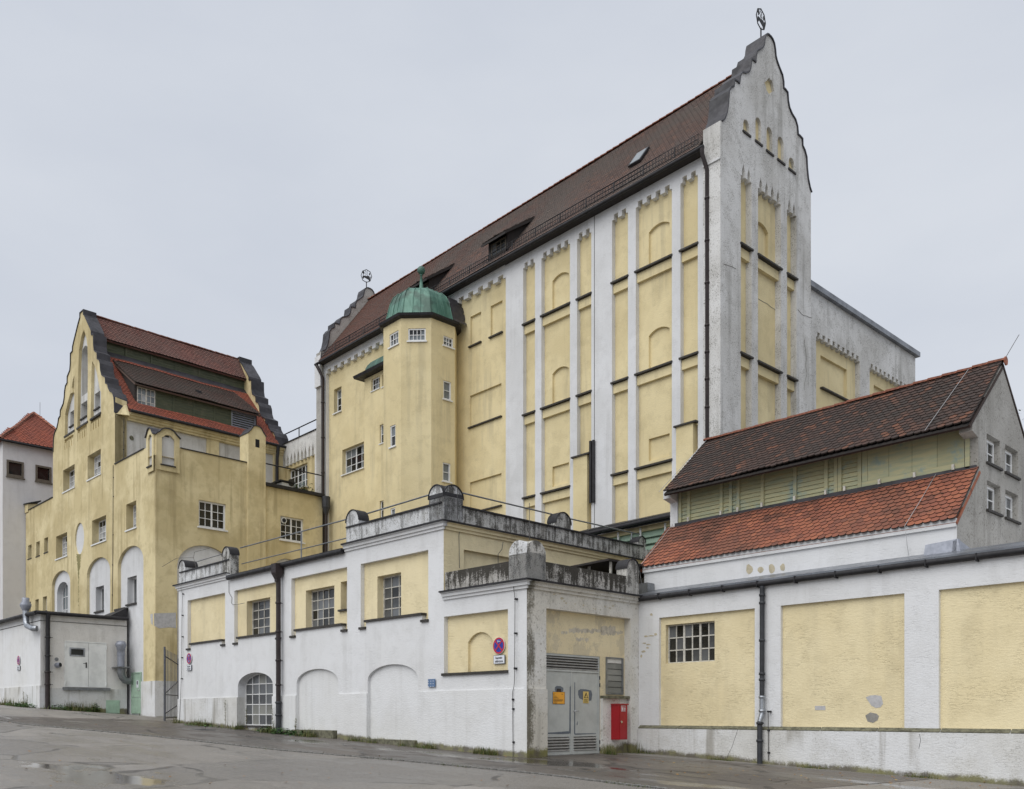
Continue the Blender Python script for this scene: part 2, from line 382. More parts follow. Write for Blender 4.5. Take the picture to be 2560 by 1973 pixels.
def crenel(s0, s1, z0, zt, n, h, g=.52, pointed=False):
    u = (s1 - s0) / n; gw = u * g; lp = [(s0, z0), (s1, z0), (s1, zt - h)]
    for i in reversed(range(n)):
        c = s0 + u * (i + .5); lp.append((c + gw / 2, zt - h))
        if pointed: lp += [(c + gw / 2, zt), (c + gw * .12, zt + h * .8), (c, zt + h * 1.5), (c - gw * .12, zt + h * .8), (c - gw / 2, zt)]
        else: lp += [(c + gw / 2, zt), (c - gw / 2, zt)]
        lp.append((c - gw / 2, zt - h))
    return lp + [(s0, zt - h)]
def grow(b, m): return rl(b[0] - m, b[1] + m, b[2] - m, b[3] + m)
def bounds(lp): return min(p[0] for p in lp), max(p[0] for p in lp), min(p[1] for p in lp), max(p[1] for p in lp)
def inset(lp, k):
    n = len(lp); out = []
    ar = sum(lp[i][0] * lp[(i + 1) % n][1] - lp[(i + 1) % n][0] * lp[i][1] for i in range(n)); sg = 1 if ar > 0 else -1
    for i in range(n):
        p, a, b = lp[i], lp[i - 1], lp[(i + 1) % n]
        d1 = Vector((p[0] - a[0], p[1] - a[1])); d2 = Vector((b[0] - p[0], b[1] - p[1]))
        d1 = d1.normalized() if d1.length > 1e-6 else d2.normalized(); d2 = d2.normalized() if d2.length > 1e-6 else d1
        n1, n2 = Vector((-d1.y, d1.x)) * sg, Vector((-d2.y, d2.x)) * sg
        m = n1 + n2; m = m / max(.35, m.length_squared / 2)
        out.append((p[0] + m.x * k, p[1] + m.y * k))
    return out
def clip(poly, s0, s1, z0, z1):
    def cut(pl, ax, v, keep):
        o = []
        for i in range(len(pl)):
            a, b = pl[i], pl[(i + 1) % len(pl)]; ia, ib = keep(a[ax]), keep(b[ax])
            if ia: o.append(a)
            if ia != ib:
                t = (v - a[ax]) / (b[ax] - a[ax]); o.append((a[0] + (b[0] - a[0]) * t, a[1] + (b[1] - a[1]) * t))
        return o
    for ax, v, k in ((0, s0, lambda q: q >= s0), (0, s1, lambda q: q <= s1), (1, z0, lambda q: q >= z0), (1, z1, lambda q: q <= z1)):
        if not poly: return []
        poly = cut(poly, ax, v, k)
    return poly
def wall(th, pl, outer, holes, depth, mat, name='wall', d=0, sides=0, parent=None, label=None):
    m = MB(); m.face(pl, outer, holes, d)
    for h in holes: m.side(pl, h, d, d + depth)
    if sides: m.side(pl, outer, d, d + sides)
    return m.build(name, mat, th, parent, label)
PANE = {}
def pane(th, win, pl, s0, s1, z0, z1, d, mat):
    if s1 - s0 < .015 or z1 - z0 < .015: return
    key = (pl.k, round(s1 - s0, 2), round(z1 - z0, 2), mat)
    if key not in PANE:
        m = MB(); hs, hz = (s1 - s0) / 2 + .004, (z1 - z0) / 2 + .004
        q = Plane(pl.fr, pl.k, 0); m.pbox(q, -hs, hs, -hz, hz, -.004, .004)
        me = bpy.data.meshes.new('pane'); me.from_pydata(m.v, [], m.f); me.materials.append(M[mat]); PANE[key] = me
    o = bpy.data.objects.new('pane', PANE[key]); COL.objects.link(o); o.parent = win
    o.location = Vector(pl.P((s0 + s1) / 2, (z0 + z1) / 2, d)) - th.base
    a, b = random.uniform(-.012, .012), random.uniform(-.012, .012)
    o.rotation_euler = (a, 0, b) if pl.k == 'A' else (0, a, b)
def window(th, pl, s0, s1, z0, z1, d, cols, rows, fm='frame_white', gm='glass_dark', fw=.055, bw=.026, mull=(), trans=(), sill=None, loop=None, parent=None, label=None, name='window', mw=.085, sillmat='slate_sill', prob=None):
    m = MB(); f0, f1 = d - .035, d + .03
    if loop:
        inn = inset(loop, fw); m.face(pl, loop, [inn], f0); m.side(pl, inn, f0, f1); m.side(pl, loop, f0, f1)
    else:
        inn = rl(s0 + fw, s1 - fw, z0 + fw, z1 - fw); m.prism(pl, rl(s0, s1, z0, z1), f0, f1, back=False, holes=[inn])
    a0, a1, b0, b1 = bounds(inn)
    def gaps(lo, hi, n, thick):
        out = []; pos = lo; tot = hi - lo - sum(mw if i in thick else bw for i in range(n - 1)); c = tot / n
        for i in range(n): out.append((pos, pos + c)); pos += c + (mw if i in thick else bw)
        return out
    cs, rsx = gaps(a0, a1, cols, mull), gaps(b0, b1, rows, trans)
    for i in range(cols - 1):
        e = cs[i][1], cs[i + 1][0]; q = clip(inn, e[0], e[1], b0, b1)
        if q: zb = bounds(q); m.pbox(pl, e[0], e[1], zb[2], zb[3], f0 + (0 if i in mull else .012), f1)
    for j in range(rows - 1):
        e = rsx[j][1], rsx[j + 1][0]; q = clip(inn, a0, a1, e[0], e[1])
        if q: zb = bounds(q); m.pbox(pl, zb[0], zb[1], e[0], e[1], f0 + (.003 if j in trans else .015), f1 - .002)
    wo = m.build(name, fm, th, parent, label)
    for (x0, x1) in cs:
        for (y0, y1) in rsx:
            g = gm if not prob or random.random() > prob[1] else prob[0]
            q = clip(inn, x0, x1, y0, y1)
            if not q: continue
            if loop:
                bb = bounds(q); ar = abs(sum(q[i][0] * q[(i + 1) % len(q)][1] - q[(i + 1) % len(q)][0] * q[i][1] for i in range(len(q)))) / 2
                if ar < .97 * (bb[1] - bb[0]) * (bb[3] - bb[2]):
                    if ar > .003: mm = MB(); mm.prism(pl, q, d, d + .008); mm.build('pane', g, th, wo)
                    continue
                x, X, y, Y = bb; pane(th, wo, pl, x, X, y, Y, d + .004, g)
            else: pane(th, wo, pl, x0, x1, y0, y1, d + .004, g)
    if sill:
        over, hgt, pr = sill
        m = MB(); m.pbox(pl, s0 - over, s1 + over, z0 - hgt, z0, -pr, d + .02); m.build('sill', sillmat, th, wo)
    return wo
def tile_mesh(m, o, u, v, n, tw, ln, th_, rnd, half=0, round_=True):
    """one beaver-tail tile: o = lower middle, u across, v up the slope, n outward"""
    w2 = tw * .472
    if half: w2 *= .5
    lift = th_ * 1.1; e = .36 * tw if round_ else 0
    pts = []
    if round_:
        for k in range(6):
            a = math.pi * k / 5; pts.append((-math.cos(a) * w2, e * (1 - math.sin(a))))
    else: pts = [(-w2, 0), (w2, 0)]
    pts = pts + [(w2, ln), (-w2, ln)]
    def P(a, b, h): return o + u * a + v * b + n * (h + lift * (1 - b / ln))
    top = [P(a, b, th_) for a, b in pts]; k = len(pts) - 2; low = [P(a, b, -.002) for a, b in pts[:k]]
    m.add(top, [tuple(range(len(top)))], 0, False, rnd)
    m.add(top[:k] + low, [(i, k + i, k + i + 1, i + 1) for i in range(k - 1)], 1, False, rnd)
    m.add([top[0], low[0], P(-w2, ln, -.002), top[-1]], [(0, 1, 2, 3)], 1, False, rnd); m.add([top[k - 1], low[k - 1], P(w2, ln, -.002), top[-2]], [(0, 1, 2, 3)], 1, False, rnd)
def SAG(a, b): return .012 + .016 * math.sin(a * 9.1 + b * 2) + .022 * math.sin(math.pi * a) * math.sin(math.pi * b) + .006 * math.sin(a * 31)
def tiles(th, part, o, u, v, W, H, tw, ex, mat, singles=0, near=None, skip=None, name='tile', round_=True, trim=None, tk=.032):
    """courses of tiles from the eave up; `singles` nearest ones are objects of their own, the rest one joined part"""
    u, v = Vector(u).normalized(), Vector(v).normalized(); n = u.cross(v).normalized(); o = Vector(o)
    if n.z < 0: n = -n
    rows = int(math.ceil(H / ex)); cols = int(round(W / tw)); tw = W / cols; ln = ex * 1.75; L_ = []
    for r in range(rows):
        y = r * ex
        if r % 2 == 0: xs = [(tw * (i + .5), 0) for i in range(cols)]
        else: xs = [(tw * .25, 1)] + [(tw * (i + 1), 0) for i in range(cols - 1)] + [(W - tw * .25, 1)]
        for x, hf in xs:
            if skip and skip(x, y): continue
            if trim and trim(x, y): continue
            l2 = min(ln, H - y + .02)
            if l2 < .05: continue
            L_.append((x, y, hf, l2))
    full = sorted([t for t in L_ if not t[2] and t[3] == ln], key=lambda t: -(t[0] * near[0] - t[1] * .3) if near else 0)[:singles] if singles else []
    fs = set(full)
    m = MB()
    for t in L_:
        if t in fs: continue
        sl = random.random() < .012; tile_mesh(m, o - n * SAG(t[0] / W, t[1] / H) + u * (t[0] + random.uniform(-.005, .005)) + v * (t[1] + random.uniform(-.008, .008) - (random.uniform(.02, .06) if sl else 0)), u, v, n, tw, t[3], tk, random.random() * .998 + .001, t[2], round_)
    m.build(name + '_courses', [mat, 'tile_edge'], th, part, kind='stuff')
    if full:
        mm = MB(); tile_mesh(mm, Vector((0, 0, 0)), Vector((1, 0, 0)), Vector((0, 1, 0)), Vector((0, 0, 1)), tw, ln, tk, 0, 0, round_)
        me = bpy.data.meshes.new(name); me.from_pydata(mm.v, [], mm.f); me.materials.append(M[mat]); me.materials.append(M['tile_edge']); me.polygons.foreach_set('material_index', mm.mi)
        at = me.attributes.new('rnd', 'FLOAT', 'FACE')
        rot = Matrix((u, v, n)).transposed().to_euler()
        for t in full:
            ob = bpy.data.objects.new(name, me); COL.objects.link(ob); ob.parent = part
            ob.location = o - n * SAG(t[0] / W, t[1] / H) + u * (t[0] + random.uniform(-.005, .005)) + v * (t[1] + random.uniform(-.007, .007)) - th.base
            ob.rotation_euler = rot
def slabpart(th, name, mat, o, u, v, W, H, t0, t1, parent=None, kind=None):
    u, v = Vector(u).normalized(), Vector(v).normalized(); n = u.cross(v).normalized(); n = -n if n.z < 0 else n; o = Vector(o)
    m = MB(); q = [o, o + u * W, o + u * W + v * H, o + v * H]
    m.hexa([p + n * t0 for p in q], [p + n * t1 for p in q]); return m.build(name, mat, th, parent, kind=kind)
def ridge_tiles(th, part, a, b, r, ln, mat):
    a, b = Vector(a), Vector(b); d = (b - a); n = max(1, int(d.length / ln)); d = d / n; u = d.normalized()
    sd = u.cross(Vector((0, 0, 1))).normalized(); up = sd.cross(u)
    mm = MB(); K = 6
    for (x, rr) in ((0, r * 1.12), (d.length * 1.06, r * .94)):
        for k in range(K + 1): mm.v.append(tuple(Vector((x, math.cos(math.pi * k / K) * rr, math.sin(math.pi * k / K) * rr * .8))))
    mm.add([], []); fs = [(k, k + 1, K + 2 + k, K + 1 + k) for k in range(K)] + [tuple(range(K + 1)), tuple(range(K + 1, 2 * K + 2))]
    me = bpy.data.meshes.new('ridge_tile'); me.from_pydata(mm.v, [], fs); me.materials.append(M[mat]); me.polygons.foreach_set('use_smooth', [i < K for i in range(len(fs))])
    at = me.attributes.new('rnd', 'FLOAT', 'FACE')
    rot = Matrix((u, sd, up)).transposed().to_euler()
    for i in range(n):
        o = bpy.data.objects.new('ridge_tile', me); COL.objects.link(o); o.parent = part; o.location = a + d * i - th.base + Vector((0, 0, -.02 * math.sin(math.pi * i / n) + random.uniform(-.006, .006))); o.rotation_euler = (rot.x + random.uniform(-.03, .03), rot.y + random.uniform(-.02, .02), rot.z + random.uniform(-.02, .02))
def ground_z(x, y):
    z = .01 - .0375 * max(-90, min(30, x))
    k = max(0, min(1, (-x - 36) / 8)); return z - .065 * (max(9, min(19, y)) - 16.0) * k
def ground_hit(px, py):
    du, dv = FT.d(px); k = (HYP - py) / FPX; f = lambda t: EYE + k * t - ground_z(t * du, t * dv)
    a = 4.0
    while a < 150 and f(a + .5) > 0: a += .5
    b = a + .5
    for _ in range(30):
        c = (a + b) / 2
        if f(c) > 0: a = c
        else: b = c
    return a * du, a * dv, ground_z(a * du, a * dv)
# ---------------------------------------------------------------- ground
def asphalt(name, a, b, wet0, wet1, crack, patch):
    t = NT(name); wp = t.n('ShaderNodeNewGeometry').outputs['Position']
    big = t.noise(wp, .22, 5, .6); fine = t.noise(wp, 38, 4, .75); mid = t.noise(wp, 2.2, 5, .65)
    c = t.mix(t.ramp(big, .38, .62), a, b)
    v = t.n('ShaderNodeTexVoronoi', feature='F1'); v.inputs['Scale'].default_value = .22
    wv = t.n('ShaderNodeVectorMath', operation='ADD'); nz = t.n('ShaderNodeTexNoise'); nz.inputs['Scale'].default_value = .5; nz.inputs['Detail'].default_value = 3
    t.l(wp, nz.inputs['Vector']); t.l(wp, wv.inputs[0]); t.l(nz.outputs['Color'], wv.inputs[1]); t.l(wv.outputs[0], v.inputs['Vector'])
    hs = t.n('ShaderNodeSeparateColor'); t.l(v.outputs['Color'], hs.inputs[0])
    c = t.mix(t.ramp(hs.outputs[0], .2, .8, 0, patch), c, tuple(q * .62 for q in a))
    c = t.mix(t.ramp(hs.outputs[1], .55, .6, 0, patch * .6), c, (.15, .135, .115))
    e = t.n('ShaderNodeTexVoronoi', feature='DISTANCE_TO_EDGE'); e.inputs['Scale'].default_value = .22; t.l(wv.outputs[0], e.inputs['Vector'])
    ck = t.math('MULTIPLY', t.ramp(e.outputs['Distance'], .006, .02, 1, 0), t.ramp(t.noise(wp, .9, 3), .42, .5))
    c = t.mix(t.ramp(fine, .45, .62, 0, .4), c, tuple(min(1, q * 1.8) for q in b))
    c = t.mix(t.ramp(mid, .5, .72, 0, .35), c, tuple(q * .7 for q in a))
    c = t.mix(t.math('MULTIPLY', ck, crack), c, (.015, .014, .012))
    wn_ = t.noise(t.map(wp, (.33, 1.0, 1), (3, 1, 0)), .42, 5, .55)
    wet = t.ramp(wn_, wet0, wet1); c = t.mix(t.math('MULTIPLY', wet, .55), c, tuple(q * .35 for q in a))
    damp = t.ramp(t.noise(t.map(wp, (.5, 1.4, 1)), .8, 6, .65), .42, .6); c = t.mix(t.math('MULTIPLY', damp, .4), c, tuple(q * .55 for q in a))
    t.col(c); t.rough(t.math('MULTIPLY', t.ramp(damp, 0, 1, .62, .36), t.ramp(wet, 0, 1, 1, .2))); t.b.inputs['Specular IOR Level'].default_value = .5
    h = t.math('SUBTRACT', fine, t.math('MULTIPLY', ck, 2.0))
    bp = t.bump(h, .6, .012); t.l(t.ramp(wet, .2, .9, .6, .0), bp.inputs['Strength'])
asphalt('asphalt_road', (.205, .190, .174), (.265, .245, .222), .59, .65, .6, .8)
asphalt('asphalt_path', (.082, .072, .064), (.12, .102, .088), .56, .66, .6, .5)
def grid_sheet(name, xs, ys, zoff, mat):
    me = bpy.data.meshes.new(name); nx = len(xs)
    v = [(x, y, ground_z(x, y) + zoff) for y in ys for x in xs]
    f = [(j * nx + i, j * nx + i + 1, (j + 1) * nx + i + 1, (j + 1) * nx + i) for j in range(len(ys) - 1) for i in range(nx - 1)]
    me.from_pydata(v, [], f); me.materials.append(M[mat]); o = bpy.data.objects.new(name, me); COL.objects.link(o); o['kind'] = 'structure'; return o
far = [-900, -500, -300, -200, -150, -120, -100]
road = grid_sheet('road', far + list(range(-90, 34, 2)) + [40, 60, 100, 200, 500, 900], [-900, -400, -150, -60, -30] + list(range(-20, 44, 2)) + [60, 120, 300, 900], 0, 'asphalt_road')
# granite gutter line between carriageway and forecourt
GL = [ground_hit(*p) for p in ((-160, 1789), (18, 1803), (357, 1838.6), (708, 1877), (1012, 1903), (1300, 1931), (1374, 1939), (1560, 1962), (1800, 1990))]
def gline(n):
    P = [Vector(p) for p in GL]; ls = [(P[i + 1] - P[i]).length for i in range(len(P) - 1)]; tot = sum(ls); out = []
    for i in range(n + 1):
        d = tot * i / n
        for k, l in enumerate(ls):
            if d <= l or k == len(ls) - 1: out.append(P[k] + (P[k + 1] - P[k]) * (d / l)); break
            d -= l
    return out, tot
pts, tot = gline(60)
me = bpy.data.meshes.new('pavement'); nr = 9; v = []
for p in pts:
    for j in range(nr):
        q = Vector((p.x, p.y)) + Vector((.03, .3)) * (j * 3.2 / 1.0) * .9
        v.append((q.x, q.y, ground_z(q.x, q.y) + .006))
me.from_pydata(v, [], [(i * nr + j, (i + 1) * nr + j, (i + 1) * nr + j + 1, i * nr + j + 1) for i in range(60) for j in range(nr - 1)]); me.materials.append(M['asphalt_path'])
pav = bpy.data.objects.new('pavement', me); COL.objects.link(pav); pav['kind'] = 'structure'
simple('granite', (.15, .145, .135), .75, 0, .4, 6, .5)
stones = []
for k in range(4):
    m = MB(); a, b, h = random.uniform(.075, .095), random.uniform(.05, .07), .035
    j = lambda: random.uniform(-.014, .014)
    lo = [(-a + j(), -b + j(), -.08), (a + j(), -b + j(), -.08), (a + j(), b + j(), -.08), (-a + j(), b + j(), -.08)]
    up = [(x * .96, y * .96, .016 + random.uniform(-.006, .006)) for x, y, z in lo]; tp = [(x * .72, y * .7, z + .012) for x, y, z in up]
    m.hexa(lo, up); m.hexa(up, tp)
    s_ = bpy.data.meshes.new('cobblestone'); s_.from_pydata(m.v, [], m.f); s_.materials.append(M['granite']); stones.append(s_)
n = int(tot / .185); pts, _ = gline(n)
if n > 300: pts = pts[-300:] if False else pts
for i in range(len(pts) - 1):
    if i % 1: continue
    p = (pts[i] + pts[i + 1]) / 2; d = pts[i + 1] - pts[i]
    if p.x > 8 or p.x < -60: continue
    o = bpy.data.objects.new('cobblestone', random.choice(stones)); COL.objects.link(o); o.parent = pav
    o.location = (p.x, p.y + random.uniform(-.02, .02), ground_z(p.x, p.y) + .004); o.rotation_euler.z = math.atan2(d.y, d.x) + random.uniform(-.1, .1)
# ---------------------------------------------------------------- tall storehouse
YT, XT = 26.4915, -17.7098
TA, TB = Plane(FT, 'A', YT), Plane(FT, 'B', XT)
XL0 = FT.onA(797, 1000, YT)[0]
T = Thing('storehouse', 'tallest yellow and white storehouse with long tiled roof and curved gable', 'building', FT, (-32, YT, ground_z(-32, YT)))
RD = .20                                               # depth of the yellow fields
def tx(z, x): return TA.q(z, x, 500)[0]
GT, TTH = 21.32, .2                                    # top of the gaps between the corbels
LEDGE = (18.69, 14.755, 11.15)
fields = [(tx('Z4', 22), tx('Z4', 105), 2), (tx('Z4', 150), tx('Z4', 350), 4), (tx('Z4', 400), tx('Z4', 500), 2),
          (tx('Z4', 645), tx('Z4', 757), 2), (tx('Z4', 812), tx('Z4', 1065), 4), (tx('Z4', 1125), tx('Z4', 1247), 2)]
f0 = (tx('Z3', 132), tx('Z3', 1213))
holes = [crenel(a, b, -.5, GT, n, TTH) for a, b, n in fields]
h0 = crenel(f0[0], f0[1], -.5, GT + .02, 22, TTH)
wall(T, TA, rl(XL0, XT - .72, -1, 22.1), [h0] + holes, RD, 'white', 'facade')
# yellow fields with their blind windows
def blind(field, niches, mat='yellow', extra=()):
    a, b = field[0] - .02, field[1] + .02
    o = wall(T, TA, rl(a, b, -.6, GT + .1), [n for n, _ in niches] + list(extra), .10, mat, 'yellow_field', d=RD)
    for lp, sill in niches:
        m = MB(); bb = bounds(lp); m.face(TA, grow(bb, .03), (), RD + .10); m.build('blind_window', mat, T, o)
        if sill:
            m = MB(); m.pbox(TA, bb[0] - .06, bb[1] + .05, bb[2] - .06, bb[2], RD - .1, RD + .10); m.build('sill', 'slate_sill', T, o)
    return o
for i, f in enumerate(fields):
    ni = []
    if f[2] == 4:
        w_ = f[1] - f[0]; a, b = f[0] + w_ * .275, f[0] + w_ * .85
        ni = [(segarch(a, b, LEDGE[0] + .03, 20.05, .17), 0), (segarch(a, b, LEDGE[1] + .03, 16.12, .17), 0), (rl(a, b, LEDGE[2] + .2, 12.2), 0)]
    o = blind(f, ni)
    for z in LEDGE:
        m = MB(); m.pbox(TA, f[0] + .004, f[1] - .004, z - .42, z - .07, .075, RD); m.build('band', 'yellow', T, o)
        if i in (2, 5) and z == LEDGE[2]: continue
        m = MB(); m.pbox(TA, f[0] - .05, f[1] + .03, z - .055, z + .01, -.05, RD); m.build('ledge', 'slate_sill', T, o)
# projecting buttresses at the foot of the two right-hand narrow fields
for i, zt in ((2, TA.q('Z5', 440, 793)[1]), (5, TA.q('Z5', 1160, 575)[1])):
    f = fields[i]; m = MB(); m.pbox(TA, f[0] - .12, f[1] - .14, -1, zt - .15, -.1, RD)
    o = m.build('buttress', 'yellow', T)
    m = MB(); m.pbox(TA, f[0] - .2, f[1] + .02, zt - .15, zt - .09, -.17, .1); m.build('buttress_cap', 'slate_sill', T, o)
# left field: real windows, blind windows and the small oriel
def r2(z, x0, y0, x1, y1): return TA.rect(z, x0, y0, x1, y1, RD)
wins = [(r2('Z3', 180, 805, 225, 930), 1, 3), (r2('Z3', 230, 1168, 360, 1272), 4, 3)]
niches = [(rl(*r2('Z3', 1000, 367, 1065, 515)), 1), (rl(*r2('Z3', 1122, 302, 1193, 456)), 1), (rl(*r2('Z3', 997, 842, 1187, 962)), 1), (rl(*r2('Z3', 997, 1362, 1187, 1498)), 1)]
o = blind((f0[0], f0[1]), niches, extra=[rl(*w_[0]) for w_ in wins])
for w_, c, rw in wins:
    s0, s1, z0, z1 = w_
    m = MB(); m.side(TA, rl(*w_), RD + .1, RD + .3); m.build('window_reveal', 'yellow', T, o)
    m = MB(); m.face(TA, grow(w_, .1), (), RD + .5); m.build('room_dark_sheet', 'dark_interior', T, o)  # flat dark sheet stands in for the unlit room behind the panes
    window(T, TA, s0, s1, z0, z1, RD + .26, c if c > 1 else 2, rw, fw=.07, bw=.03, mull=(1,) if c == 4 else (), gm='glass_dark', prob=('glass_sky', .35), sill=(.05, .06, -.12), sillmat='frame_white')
m = MB(); a = TA.q('X3', 760, 1100)[0]; m.pbox(TA, XL0 + .6, f0[1], 21.62, 21.69, -.05, 0); m.pbox(TA, XL0 + .6, f0[1], 21.69, 21.78, -.09, 0); m.build('moulding', 'white', T)
m = MB(); m.pbox(TA, tx('Z4', 520), tx('Z4', 524), 2, 22, -.004, .01); m.build('joint', 'cable', T)
# end gable: outline of the near half, mirrored
half = [(402, 200), (411, 207), (421, 222), (429, 243), (434, 275), (437, 310), (444, 340), (458, 378), (474, 418), (480, 452), (481, 490), (492, 500), (503, 515), (506, 560), (513, 598), (528, 634), (547, 665), (557, 700), (561, 748), (573, 757), (585, 771), (586, 808), (599, 836), (608, 870), (611, 930), (617, 990), (627, 1040), (638, 1068)]
hp = [TB.q('Z6', *p) for p in half]; yc = 29.575
off = [(max(0, p[0] - yc), p[1]) for p in hp]; off[0] = (0, off[0][1]); off[-1] = (3.085, off[-1][1])
prof = [(yc + a, z) for a, z in off][::-1] + [(yc - a, z) for a, z in off][1:]       # right foot -> apex -> left foot
def gable_panels():
    g = []
    for x0, x1, n, yt in ((248, 308, 2, 0), (343, 470, 4, 0), (504, 556, 2, 0)):
        a = TB.q('Z6', x0, 1000)[0]; b = TB.q('Z6', x1, 1000)[0]; g.append((a, b, n))
    return g
GP = gable_panels(); gz = 21.35
arches = []
for x0, y0, x1, y1 in ((260, 668, 297, 752), (328, 655, 362, 803), (389, 710, 424, 858), (451, 765, 487, 908), (512, 880, 546, 958)):
    a, b = TB.q('Z6', x0, y0), TB.q('Z6', x1, y1); arches.append(arch(a[0] + .02, b[0] - .02, b[1], a[1] - .1, (b[0] - a[0]) * .52))
dm = [TB.q('Z6', *p) for p in ((379, 457), (392, 447), (398, 438), (407, 428), (411, 440), (421, 446), (426, 470), (433, 505), (420, 509), (409, 531), (401, 515), (391, 500), (386, 475))]
outer = [(32.66, -1)] + prof + [(26.37, prof[-1][1]), (26.37, -1)]
gh = [crenel(a, b, -.5, gz, n, .22, .5, True) for a, b, n in GP]
wall(T, TB, outer, gh + arches + [dm], RD + .05, 'white_weathered', 'gable')
for (a, b, n) in GP:
    ni = []
    if n == 4:
        w_ = b - a; ni = [segarch(a + .12, a + w_ * .70, LEDGE[0] + .03, 19.95, .22)]
    o = wall(T, TB, rl(a - .02, b + .02, -.6, gz + .4), ni, .12, 'yellow', 'yellow_field', d=RD + .05)
    for lp in ni: m = MB(); m.face(TB, grow(bounds(lp), .03), (), RD + .17); m.build('blind_window', 'yellow', T, o)
    for z in (LEDGE[0], LEDGE[1], LEDGE[2] + .1):
        m = MB(); m.pbox(TB, a + .004, b - .004, z - .42, z - .07, .09, RD + .05); m.build('band', 'yellow', T, o)
        m = MB(); m.pbox(TB, a - .04, b + .06, z - .055, z + .01, -.06, RD + .05); m.build('ledge', 'slate_sill', T, o)
for lp in arches:
    m = MB(); bb = bounds(lp); m.face(TB, grow(bb, .03), (), .12); o = m.build('blind_window', 'yellow', T)
    m = MB(); m.pbox(TB, bb[0] - .06, bb[1] + .06, bb[2] - .07, bb[2], -.05, RD); m.build('sill', 'slate_sill', T, o)
m = MB(); m.face(TB, grow(bounds(dm), .05), (), .10); m.build('blind_window', 'yellow', T)
# body behind the gable skin, parapet thickness and the far gable
body = [(32.66, -1)] + prof + [(26.37, prof[-1][1]), (26.37, -1)]
m = MB(); m.side(TB, outer, 0, .72); m.face(TB, outer, (), .72); m.build('gable_back', 'white_weathered', T)
pf = Plane(FT, 'B', XL0 + .55)
m = MB(); m.prism(pf, outer, 0, .62); m.build('far_gable', 'pebbledash', T)
def coping(pl, pr, d0, d1, t_, name='coping', mat='lead', thg=None):
    """sheet-metal cap following a profile: strips between the profile and its outward offset"""
    ou = inset(pr + [(pr[-1][0], pr[-1][1] - 3), (pr[0][0], pr[0][1] - 3)], -t_)[:len(pr)]; n = len(pr); m = MB()
    V = [pl.P(*p, d0) for p in pr] + [pl.P(*p, d0) for p in ou] + [pl.P(*p, d1) for p in pr] + [pl.P(*p, d1) for p in ou]; fs = []
    for i in range(n - 1): fs += [(i, i + 1, n + i + 1, n + i), (2 * n + i, 2 * n + i + 1, 3 * n + i + 1, 3 * n + i), (n + i, n + i + 1, 3 * n + i + 1, 3 * n + i), (i, i + 1, 2 * n + i + 1, 2 * n + i)]
    fs += [(0, n, 3 * n, 2 * n), (n - 1, 2 * n - 1, 4 * n - 1, 3 * n - 1)]; m.add(V, fs); return m.build(name, mat, thg or T)
coping(TB, prof, -.05, .78, .05); coping(pf, prof, -.04, .66, .05)
m = MB(); m.box(XL0 + .1, YT + .8, -1, XT - .75, 32.4, 21.7); m.build('inner_wall', 'white', T)
m = MB(); m.pbox(TA, XT - .72, XT - .002, 21.15, 21.22, -.17, -.12); m.build('string_course', 'white', T)
m = MB(); m.pbox(TA, XL0 - .06, XL0 + .56, 20.5, 22.25, -.24, -.13); m.build('kneeler', 'white', T)
# roof
EY, EZ, RY, RZ = YT - .36, 21.80, yc, 26.42
RU = Vector((0, RY - EY, RZ - EZ)); RH = RU.length; RW = (XT - .74) - (XL0 + .56)
ro = slabpart(T, 'roof', 'tile_tall', (XL0 + .56, EY, EZ), (1, 0, 0), RU, RW, RH, -.16, -.075)
def dorm(x, y):
    X = XL0 + .56 + x
    return any(a < X < b and .32 < y < 1.75 for a, b in ((-36.2, -35.0), (-31.75, -30.55))) or (-22.05 < X < -21.35 and 1.9 < y < 2.75)
DX = []
def dormer_x(z, x, y, yy): return FT.onA(*S(z, x, y), yy)[0]
d1x, d2x = dormer_x('X3', 1350, 480, YT), dormer_x('X3', 470, 960, YT)
dors = [(d1x - .12, d1x + 1.15), (d2x - .5, d2x + .78)]
skx = FT.onA(*S('Z4', 785, 205), YT + 1.0)[0]
tiles(T, ro, (XL0 + .56, EY, EZ), (1, 0, 0), RU, RW, RH, .20, .165, 'tile_tall', skip=lambda x, y: any(a < XL0 + .56 + x < b and .35 < y < 1.55 for a, b in dors))
slabpart(T, 'rear_roof', 'tile_tall', (XL0 + .56, 2 * yc - EY, EZ), (1, 0, 0), Vector((0, -(RY - EY), RZ - EZ)), RW, RH, -.10, 0)
ridge_tiles(T, ro, (XL0 + .56, yc, RZ + .0), (XT - .74, yc, RZ + .0), .13, .36, 'clay_ridge')
rn = Vector((0, -RU.z, RU.y)).normalized(); ru = RU.normalized()
